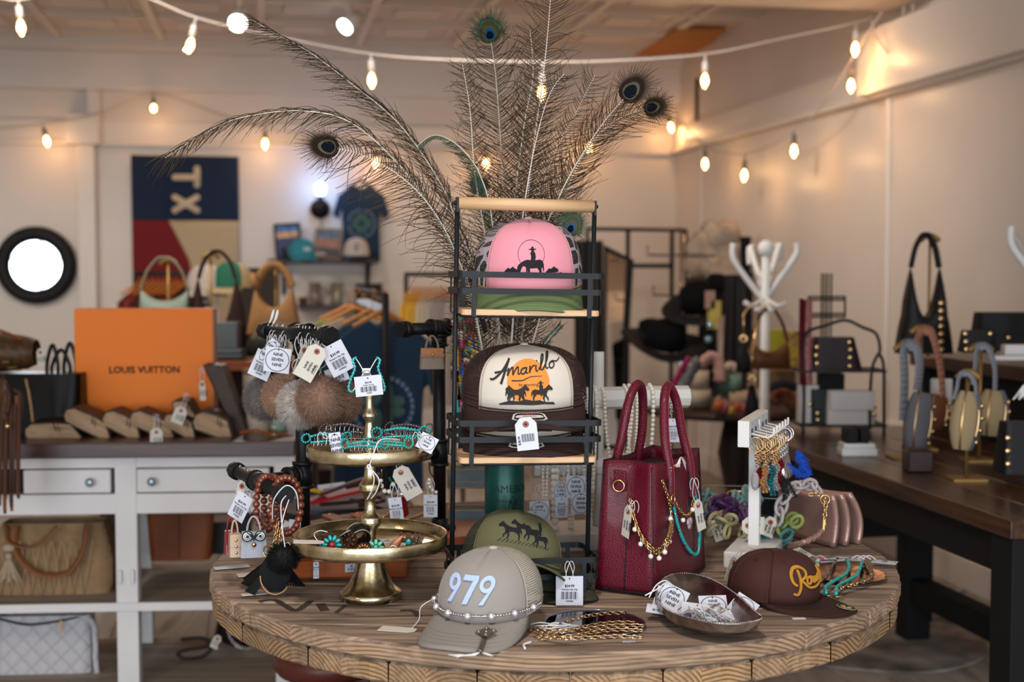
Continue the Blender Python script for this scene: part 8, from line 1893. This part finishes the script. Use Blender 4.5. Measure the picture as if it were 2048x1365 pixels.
# sling bags on brass stands
def zt2(px,py):return TT(px,py)
def sling(label,px,py,Y,w,h,d,m1,m2,strap,sx0,sy0,sx1,sy1,apx,apy,sw=.028,studs=None):
    c = P(px,py,Y);s = Y / FPX;t = thing('sling_bag',label,'handbag',c,rot=(0,rad(8),rad(25)));W2,H2 = w * s / 2,h * s
    f = lambda u,v:V((W2 * math.sin(PI * (.12 + .76 * v)) ** .5 * math.cos(2 * PI * u),d / 2 * math.sin(PI * (.1 + .85 * v)) ** .5 * math.sin(2 * PI * u),H2 * v))
    b = MB();b.grid(f,28,12,closed=True);b.build('bag_body',m1,t)
    b = MB();b.tube([f(.62,i / 10) + V((0,-.002,0)) for i in range(11)],.003,5);b.tube([f(.80,.2 + i / 16) + V((0,-.002,0)) for i in range(10)],.003,5);b.build('gold_zip',M_gold,t)
    if m2:b = MB();b.grid(lambda u,v:f(.78 + .24 * u,v) * 1.02,8,12);b.build('side_panel',m2,t)
    for k in range(4):b = MB();b.ball(f(.86,.15 + .2 * k) * 1.04,.0075,8,5);b.build('stud',M_gold,t)
    b = MB();q = spline([P(sx0,sy0,Y + .0),P((sx0 + apx) / 2 - 4,(sy0 + apy) / 2,Y),P(apx - 12,apy + 10,Y),P(apx,apy,Y),P(apx + 14,apy + 8,Y),P((sx1 + apx) / 2 + 12,(sy1 + apy) / 2,Y),P(sx1,sy1,Y)],6)
    for i in range(len(q) - 1):b.bar(q[i],q[i + 1] + (q[i + 1] - q[i]) * .08,sw,.004,(1,0,0) if abs((q[i + 1] - q[i]).normalized().z) > .5 else (0,0,1)) if False else b.tube([q[i],q[i + 1]],sw / 2,8,flat=.22)
    b.build('web_strap',strap,t,world=True)
Mgr = mat('grey_canvas','#6b6a70',.7);Mst2 = mat('straw_cloth','#a08a68',.85,bump=.8,bscale=200);Mpe = mat('peach_web','#a8705a',.75);Mgw = mat('grey_web','#85848c',.75)
tstand('brass stand under the grey sling bag',1812,0,688,3.95,TH2);sling('grey sling bag with gold zips hanging by a grey strap',1830,902,3.93,68,118,.07,Mgr,None,Mgw,1806,840,1834,780,1820,690,.05)
tstand('brass stand with the peach strap behind the grey bag',1843,0,655,4.15,TH2);sling('brown bag hanging by a wide peach strap',1866,858,4.13,64,70,.07,mat('rust_bag','#6e4026',.6),None,Mpe,1828,700,1886,800,1850,660,.042)
tstand('brass stand holding the near straw and grey bag',1936,0,744,3.55,TH2,wbar=.03);sling('straw and grey bag nearest on a brass stand, round flap',1924,900,3.53,72,118,.06,Mst2,Mgr,Mgw,1908,800,1950,805,1930,746,.022)
tstand('brass stand behind, holding the taller straw bag',1962,0,690,3.9,TH2);sling('second straw and grey bag hanging behind on a taller stand',1978,872,3.88,76,92,.07,Mst2,Mgr,Mgw,1945,770,1990,780,1965,692,.030)
sbag('black bag with silver studs cut by the right edge',2008,848,2075,950,3.45,.10,mat('soft_black','#0d0c0f',.55,spec=.3),.75,[(-.72,.2),(-.70,.45),(-.66,.7)])
# wall console with black bags
zc2 = onright(1850,709,.45).z;v0c = (onright(1842,709,.45) - O).dot(V_)
wc = thing('console_table','raised dark console against the right wall carrying black bags','table',R(-.245,v0c - .7,0),rz=RZ)
b = MB();b.box((0,0,zc2 - .022),(.45,1.5,.044));b.build('top',wood('walnut','#3a2416','#5c3d26','Y',.8,.35,bumpk=.2),wc,bevel=.003)
for x in (-.18,.18):
    for y in (-.70,.70):b = MB();b.box((x,y,(zc2 - .04) / 2),(.05,.05,zc2 - .04));b.build('leg',M_blackm,wc)
b = MB();b.box((-.17,0,zc2 - .2),(.02,1.4,.3));b.build('front_panel',M_blackm,wc)
Mbk = mat('soft_black','#0d0c0f')
t,c,zh = hobo('tall black shoulder bag with a row of gold studs on the console',1847,707,530,470,4.72,112,56,Mbk,notch=.62,straw=.013,depth=.10)
for i in range(7):b = MB();b.ball(P(1882,607 + i * 15.5,4.66),.011,10,6,sc=(1,.5,1));b.build('stud',M_gold,t,world=True)
tstand('brass stand hidden in the tall black bag',1860,0,472,4.74,zc2)
sbag('large black flap bag with gold lock at the right on the console',1958,626,2075,703,4.35,.12,Mbk,.9,[(.05,.35),(.1,.62),(.12,.9)],flap=Mbk)
sbag('small black studded bag in front of the large black flap bag',1928,662,1998,706,4.25,.08,Mbk,.85,[(-.85,.85),(-.85,.5),(-.85,.15),(.6,.85)])
for lab,x0,y0,x1,y1,Y in (('white card stack leaning on the console at the right',2010,690,2060,712,4.1),('white paper slab lying on the console beside the black bags',1985,712,2060,722,4.05)):blk('white_card',lab,'card',x0,y0,x1,y1,Y,.04,M_w)
b = MB()
for i in range(9):b.bar(P(2048,770,3.4),P(2026 + i * 4,800 - i % 3 * 3,3.4),.004,.003)
b.build('white_tassel',M_white,label='white leather tassel at the right edge of the picture',cat='tassel')
# ---- coat trees
def coat_tree(label,px,Y,ptop,arms,lowarms,fr_=.28):
    c = P(px,700,Y);t = thing('coat_tree',label,'coat tree',(c.x,c.y,0));s = Y / FPX;zt_ = P(px,ptop,Y).z
    b = MB();b.cyl((c.x,c.y,.02),(c.x,c.y,zt_),.022,.017,n=12);b.ball((c.x,c.y,zt_ + .02),.034,12,8);b.build('pole',M_white,t,world=True)
    for dx,y0,ym,yt,dy in arms:b = MB();b.tube(spline([P(px,y0,Y),P(px + dx * .45,ym,Y + dy * .5),P(px + dx,ym - 50,Y + dy),P(px + dx * 1.02,yt,Y + dy)],6),.012,8);b.build('arm',M_white,t,world=True)
    for dx,y0,yt,dy in lowarms:b = MB();b.tube(spline([P(px,y0,Y),P(px + dx * .6,y0 + 14,Y + dy),P(px + dx,yt,Y + dy)],6),.010,8);b.build('hook',M_white,t,world=True)
    for a in range(4):an = a * PI / 2 + .4;b = MB();b.tube([V((c.x,c.y,.25)),V((c.x + fr_ * .7 * math.cos(an),c.y + fr_ * .7 * math.sin(an),.1)),V((c.x + fr_ * math.cos(an),c.y + fr_ * math.sin(an),.01))],.012,6);b.build('foot',M_white,t,world=True)
coat_tree('white bentwood coat tree standing before the right wall',1530,5.3,508,[(-62,605,570,487,0),(62,600,560,487,0),(-24,600,560,490,.2),(22,600,560,488,.2),(-30,560,545,530,.15),(30,555,540,520,.15)],[(-42,598,604,-.1),(40,598,608,-.1),(-18,605,620,-.2),(16,605,622,-.2)])
coat_tree('second white coat tree cut off by the right edge',2085,4.15,440,[(-62,600,540,452,0),(-58,560,520,470,.2)],[],.07)
hobo('tan leather crescent bag hanging on the coat tree',1538,738,680,620,5.1,84,72,mat('caramel_leather','#633a1c',.45),notch=.4,straw=.008)
for lab,px,y0,y1 in (('black tassel charm with gold disc, upper one left of the tan bag',1487,690,745),('black leather tassel with gold disc, lower one on the coat tree',1504,770,850)):
    t = thing('tassel_charm',lab,'tassel',P(px,y0,5.0));b = MB();b.torus(P(px,y0 - 12,5.0),.012,.006,(0,1,0),16,6);b.tube([P(px + 16,606,5.12),P(px,y0 - 60,5.02),P(px,y0 - 20,5.02)],.004,5);b.build('gold_disc',M_gold,t,world=True)
    b = MB();b.tube([P(px,y0,5.0),P(px,(y0 + y1) / 2,5.0),P(px,y1,5.0)],[.010,.026,.030],10);b.build('tassel_body',M_blackm,t,world=True)
# ---- round dark side table with scarves and boxes
t2 = P(1450,820,5.75);z3 = t2.z;t = thing('side_table','round dark pedestal table crowded with scarves and small boxes','table',(t2.x + .08,5.95,0))
b = MB();b.lathe([(.02,z3 - .035),(.42,z3 - .03),(.44,z3 - .01),(.43,z3),(.01,z3)],40);b.build('top',mat('dark_walnut','#2b1a14'),t);b = MB();b.lathe([(.30,0),(.28,.04),(.06,.1),(.05,.35),(.08,.5),(.045,z3 - .03)],20);b.build('pedestal',mat('dark_walnut','#2b1a14'),t)
def can(label,px,y0,y1,w,Y,m_,name='round_box'):c = P(px,y1,Y);r = w * Y / FPX / 2;b = MB();b.lathe([(r,0),(r,P(px,y0,Y).z - c.z)],24,c=c);b.build(name,m_,label=label,cat='box')
can('cream round box on top of another',1396,742,778,44,5.8,mat('cream_box','#a08c76',.6));can('lower cream round box on the round dark table',1396,779,812,52,5.8,mat('cream_box2','#978570',.6));can('mint green ribbed round box on the round dark table',1460,750,790,46,5.9,mat('mint_box','#5f7f6f',.5,bump=1,bscale=40,kind='wave'))
def bunch(label,pts,r,m_,Y,name='scarf',cat='scarf',**k):b = MB();q = spline([P(x,y,Y) for x,y in pts],5);n = len(q);b.tube(q,[r * (.75 + .35 * math.sin(i * 1.7) ** 2) for i in range(n)],10,flat=.6);b.build(name,m_,label=label,cat=cat)
Mfloral = mat('floral_cloth','#8d6a58',.85,col2='#4c2f2a',vscale=60)
bunch('magenta scarf draped slanting left of the cream boxes',[(1380,715),(1360,745),(1340,790)],.016,mat('magenta','#86134a',.8),5.6)
bunch('grey patterned scarf draped slanting between magenta and pink',[(1395,720),(1378,755),(1355,800)],.030,mat('grey_pattern','#6e6a68',.85,col2='#3f3c3c',vscale=90),5.6)
bunch('dusty pink scarf hung over the cream boxes',[(1400,735),(1420,715),(1436,725),(1440,765)],.034,mat('dusty_pink','#a07a70',.85),5.85)
bunch('pale ruffled cloth heaped above the mint box',[(1440,752),(1460,735),(1480,748)],.034,mat('pale_cloth','#a58e80',.85),5.95)
bunch('floral scarf bundle lying at the front of the round dark table',[(1428,806),(1460,818),(1500,822),(1520,815)],.040,Mfloral,5.55);bunch('beige scarf bundle behind the floral one',[(1460,800),(1490,795),(1520,790)],.035,mat('beige_cloth','#8f7560',.85),5.65);bunch('rust and tan knitted bundle right of the coat tree pole',[(1540,800),(1560,785),(1580,800),(1595,820)],.045,mat('rust_knit','#8a5236',.9,col2='#2a1c18',vscale=25),5.6);bunch('dark blue-black scarf lying over the rust bundle',[(1535,778),(1565,768),(1600,778)],.022,mat('dark_blue_cloth','#15171f',.9),5.55)
for i in range(7):b = MB();b.ball(P(1438 + i * 12,812 + (i * 5) % 12,5.42),.020,10,7);b.build('flower',mat(('petal_a','petal_b','petal_c')[i % 3],('#9a4a20','#8c3a48','#a08040')[i % 3],.8),label=('orange','rose pink','ochre')[i % 3] + ' flower number %s from the left of the garland' % ('one','two','three','four','five','six','seven')[i],cat='flower',group='flowers of the garland')
# wall side goods: yellow bag, plaid box, straps, grid stand
blk('yellow_pouch','plain yellow-green pouch behind the tan crescent bag','pouch',1534,660,1568,716,6.0,.05,mat('yellow_green','#8a8420',.8));blk('plaid_bag','yellow and grey plaid bag right of the yellow pouch','handbag',1572,664,1606,735,5.9,.08,mat('plaid','#a8862a',.8,col2='#4a4038',vscale=45));blk('wooden_crate','low wooden crate behind the coat tree pole','crate',1528,742,1592,790,6.1,.2,mat('crate_wood','#5f4630',.7))
for lab,x,c,w in (('dark red leather strap hanging left on the iron shelf',1606,'#5a1018',.022),('pink and red woven strap hanging beside the dark red one',1618,'#a8505a',.020)):b = MB();b.tube([P(x,600,4.55),P(x - 2,700,4.5),P(x + 1,770,4.48)],w,8,flat=.3);b.build('bag_strap',mat('strap' + c[1:],c,.7,col2='#b98a80' if 'woven' in lab else None,vscale=90),label=lab,cat='strap')
t = thing('grid_stand','black wire cross-shaped grid stand behind the iron shelf','display stand',P(1652,680,4.75));b = MB()
for x in (1644,1650,1656,1663):b.tube([P(x,547,4.75),V((P(x,547,4.75).x,4.75,.01))],.0035,5)
for y in (594,600,628,634):b.tube([P(1618,y,4.75),P(1690,y,4.75)],.004,5)
for x in (1618,1690):b.tube([P(x,592,4.75),P(x,635,4.75)],.004,5)
b.build('wire_grid',M_black,t,world=True)
# ---- back right: rack, mirror, hats, coats
t,a,e = rail('black pipe clothes rail against the back wall behind the hats',1175,1372,458,8.0,8.3);b = MB()
for x in (1256,1344):b.tube([P(x,458,8.1),V((P(x,458,8.1).x,8.1,0))],.014,8)
b.tube([P(1256,532,8.1),P(1344,532,8.1)],.014,8);b.build('inner_frame',M_black,t,world=True)
b = MB();a = P(1212,505,7.4);e = P(1254,860,7.2);b.add([P(1208,490,7.5),P(1268,520,7.5),P(1244,900,7.1),P(1205,900,7.1)] + [p + V((0,.04,0)) for p in (P(1208,490,7.5),P(1268,520,7.5),P(1244,900,7.1),P(1205,900,7.1))],[(0,3,2,1),(4,5,6,7),(0,1,5,4),(1,2,6,5),(2,3,7,6),(3,0,4,7)],smooth=False)
t = thing('standing_mirror','tall dark-framed mirror leaning at the back','mirror',P(1236,900,7.2));b.build('frame',M_blackm,t,world=True);b = MB();b.add([P(1214,505,7.46),P(1252,522,7.46),P(1234,890,7.06),P(1211,890,7.06)],[(0,3,2,1)],smooth=False);b.build('glass',mat('mirror','#f2f5f5'),t,world=True,solid=.004)
def drape(label,x0,x1,y0,y1,Y,m_,name='garment',cat='garment',wav=5,d=.05,taper=0):
    a,e = P(x0,y1,Y),P(x1,y0,Y);w,h = e.x - a.x,e.z - a.z;t = thing(name,label,cat,((a.x + e.x) / 2,Y,a.z));b = MB()
    b.grid(lambda u,v:V((w / 2 * math.cos(2 * PI * u) * (1 - taper * v),d * math.sin(2 * PI * u) * (1 + .3 * math.sin(wav * 2 * PI * u)) ,h * v)),60,6,closed=True);b.add([V((w / 2 * math.cos(2 * PI * i / 60) * (1 - taper),d * math.sin(2 * PI * i / 60),h)) for i in range(60)],[tuple(range(60))]);b.build('cloth',m_,t)
drape('black coat hanging right behind the rack with pearls below',1148,1206,482,900,7.0,M_blackm);drape('long black garment hanging right of the fur coat',1478,1502,474,700,7.6,M_blackm);drape('black leather garment hanging before the fur coat',1442,1500,550,830,6.6,mat('black_leather2','#100d10',.5),taper=.25);drape('dark grey garment hanging under the black hats',1392,1440,560,800,7.0,mat('charcoal_cloth','#1d1f25',.8),taper=.3)
drape('black pouch strap bundle hanging left on the coat tree',1486,1506,545,690,5.4,M_blackm,'strap_bundle','strap',d=.02)
t = thing('fur_coat','cream and grey shaggy fur coat hanging in the corner','coat',P(1425,510,7.6));b = MB();r7 = random.Random(9)
for i in range(26):b.ball(P(1425 + r7.uniform(-34,34),462 + i * 4.4,7.6) + V((0,r7.uniform(-.05,.05),0)),r7.uniform(.06,.09),12,8)
b.build('fur',mat('cream_fur','#a8937f',.95,col2='#7d6f66',vscale=9,bump=1,bscale=60),t,world=True)
def hat(label,px,py,Y,roll,pit,k=1.0):
    t = thing('felt_hat',label,'hat',P(px,py,Y),rot=(rad(pit),rad(roll),0));b = MB()
    b.grid(lambda u,v:V(((.17 + .02 * math.cos(4 * PI * u)) * k * (1 - .5 * v) * math.cos(2 * PI * u),.2 * k * (1 - .5 * v) * math.sin(2 * PI * u),(.035 * abs(math.cos(2 * PI * u)) ** 2 * (1 - v)) * k)),36,4,closed=True);b.build('brim',M_blackm,t,solid=.004)
    b = MB();b.lathe([(.088 * k,0),(.086 * k,.05 * k),(.078 * k,.10 * k),(.05 * k,.115 * k),(.001,.10 * k)],28);b.build('crown',mat('black_felt2','#08080a',.9,spec=.1),t)
Yh = 6.9
hat('black felt hat, upper left one on the wire hat hooks',1400,612,Yh,-22,25,1.05);hat('black felt hat tucked behind the upper one to the right',1432,590,Yh + .1,15,25,.9);hat('black felt hat, lower front one with wide brim',1330,692,Yh,6,18,1.15);hat('black felt hat behind the lower front one',1302,676,Yh + .2,0,15,.85)
t = thing('hat_hook_stand','thin wire hat stand holding the black felt hats','hat stand',P(1362,650,Yh + .25));b = MB();p = P(1364,465,Yh + .25);b.tube([p,V((p.x,p.y,0))],.014,8);b.build('chrome_pole',M_chrome,t,world=True);b = MB()
for x0,x1,y in ((1295,1430,510),(1307,1364,590),(1256,1364,680),(1380,1430,692)):b.tube([P(x0,y - 18,Yh + .2),P(x0,y,Yh + .2),P(x1,y + 2,Yh + .2)],.006,5);b.build('hook',mat('thin_wire','#4a403a',.5),t,world=True);b = MB()

for i,(x,y,c) in enumerate(((1420,600,'#8a6d60'),(1432,620,'#a58f48'),(1425,640,'#9c8a3c'))):b = MB();b.box(P(x,y,6.7),(.05,.01,.09));b.build('hanging_tag',mat('ht' + c[1:],c,.7),label=('pink-brown','yellow patterned','ochre')[i] + ' tag dangling below the upper black hats',cat='price tag')
for i,y in enumerate((650,679)):b = MB();b.ball(P(1420 - i * 4,y,6.7),.018,10,8);b.build('crystal_drop',mat('blue_crystal','#9cc4d8',.05,metal=.8),label=('upper','lower')[i] + ' sparkling blue crystal hanging under the black hats',cat='ornament')
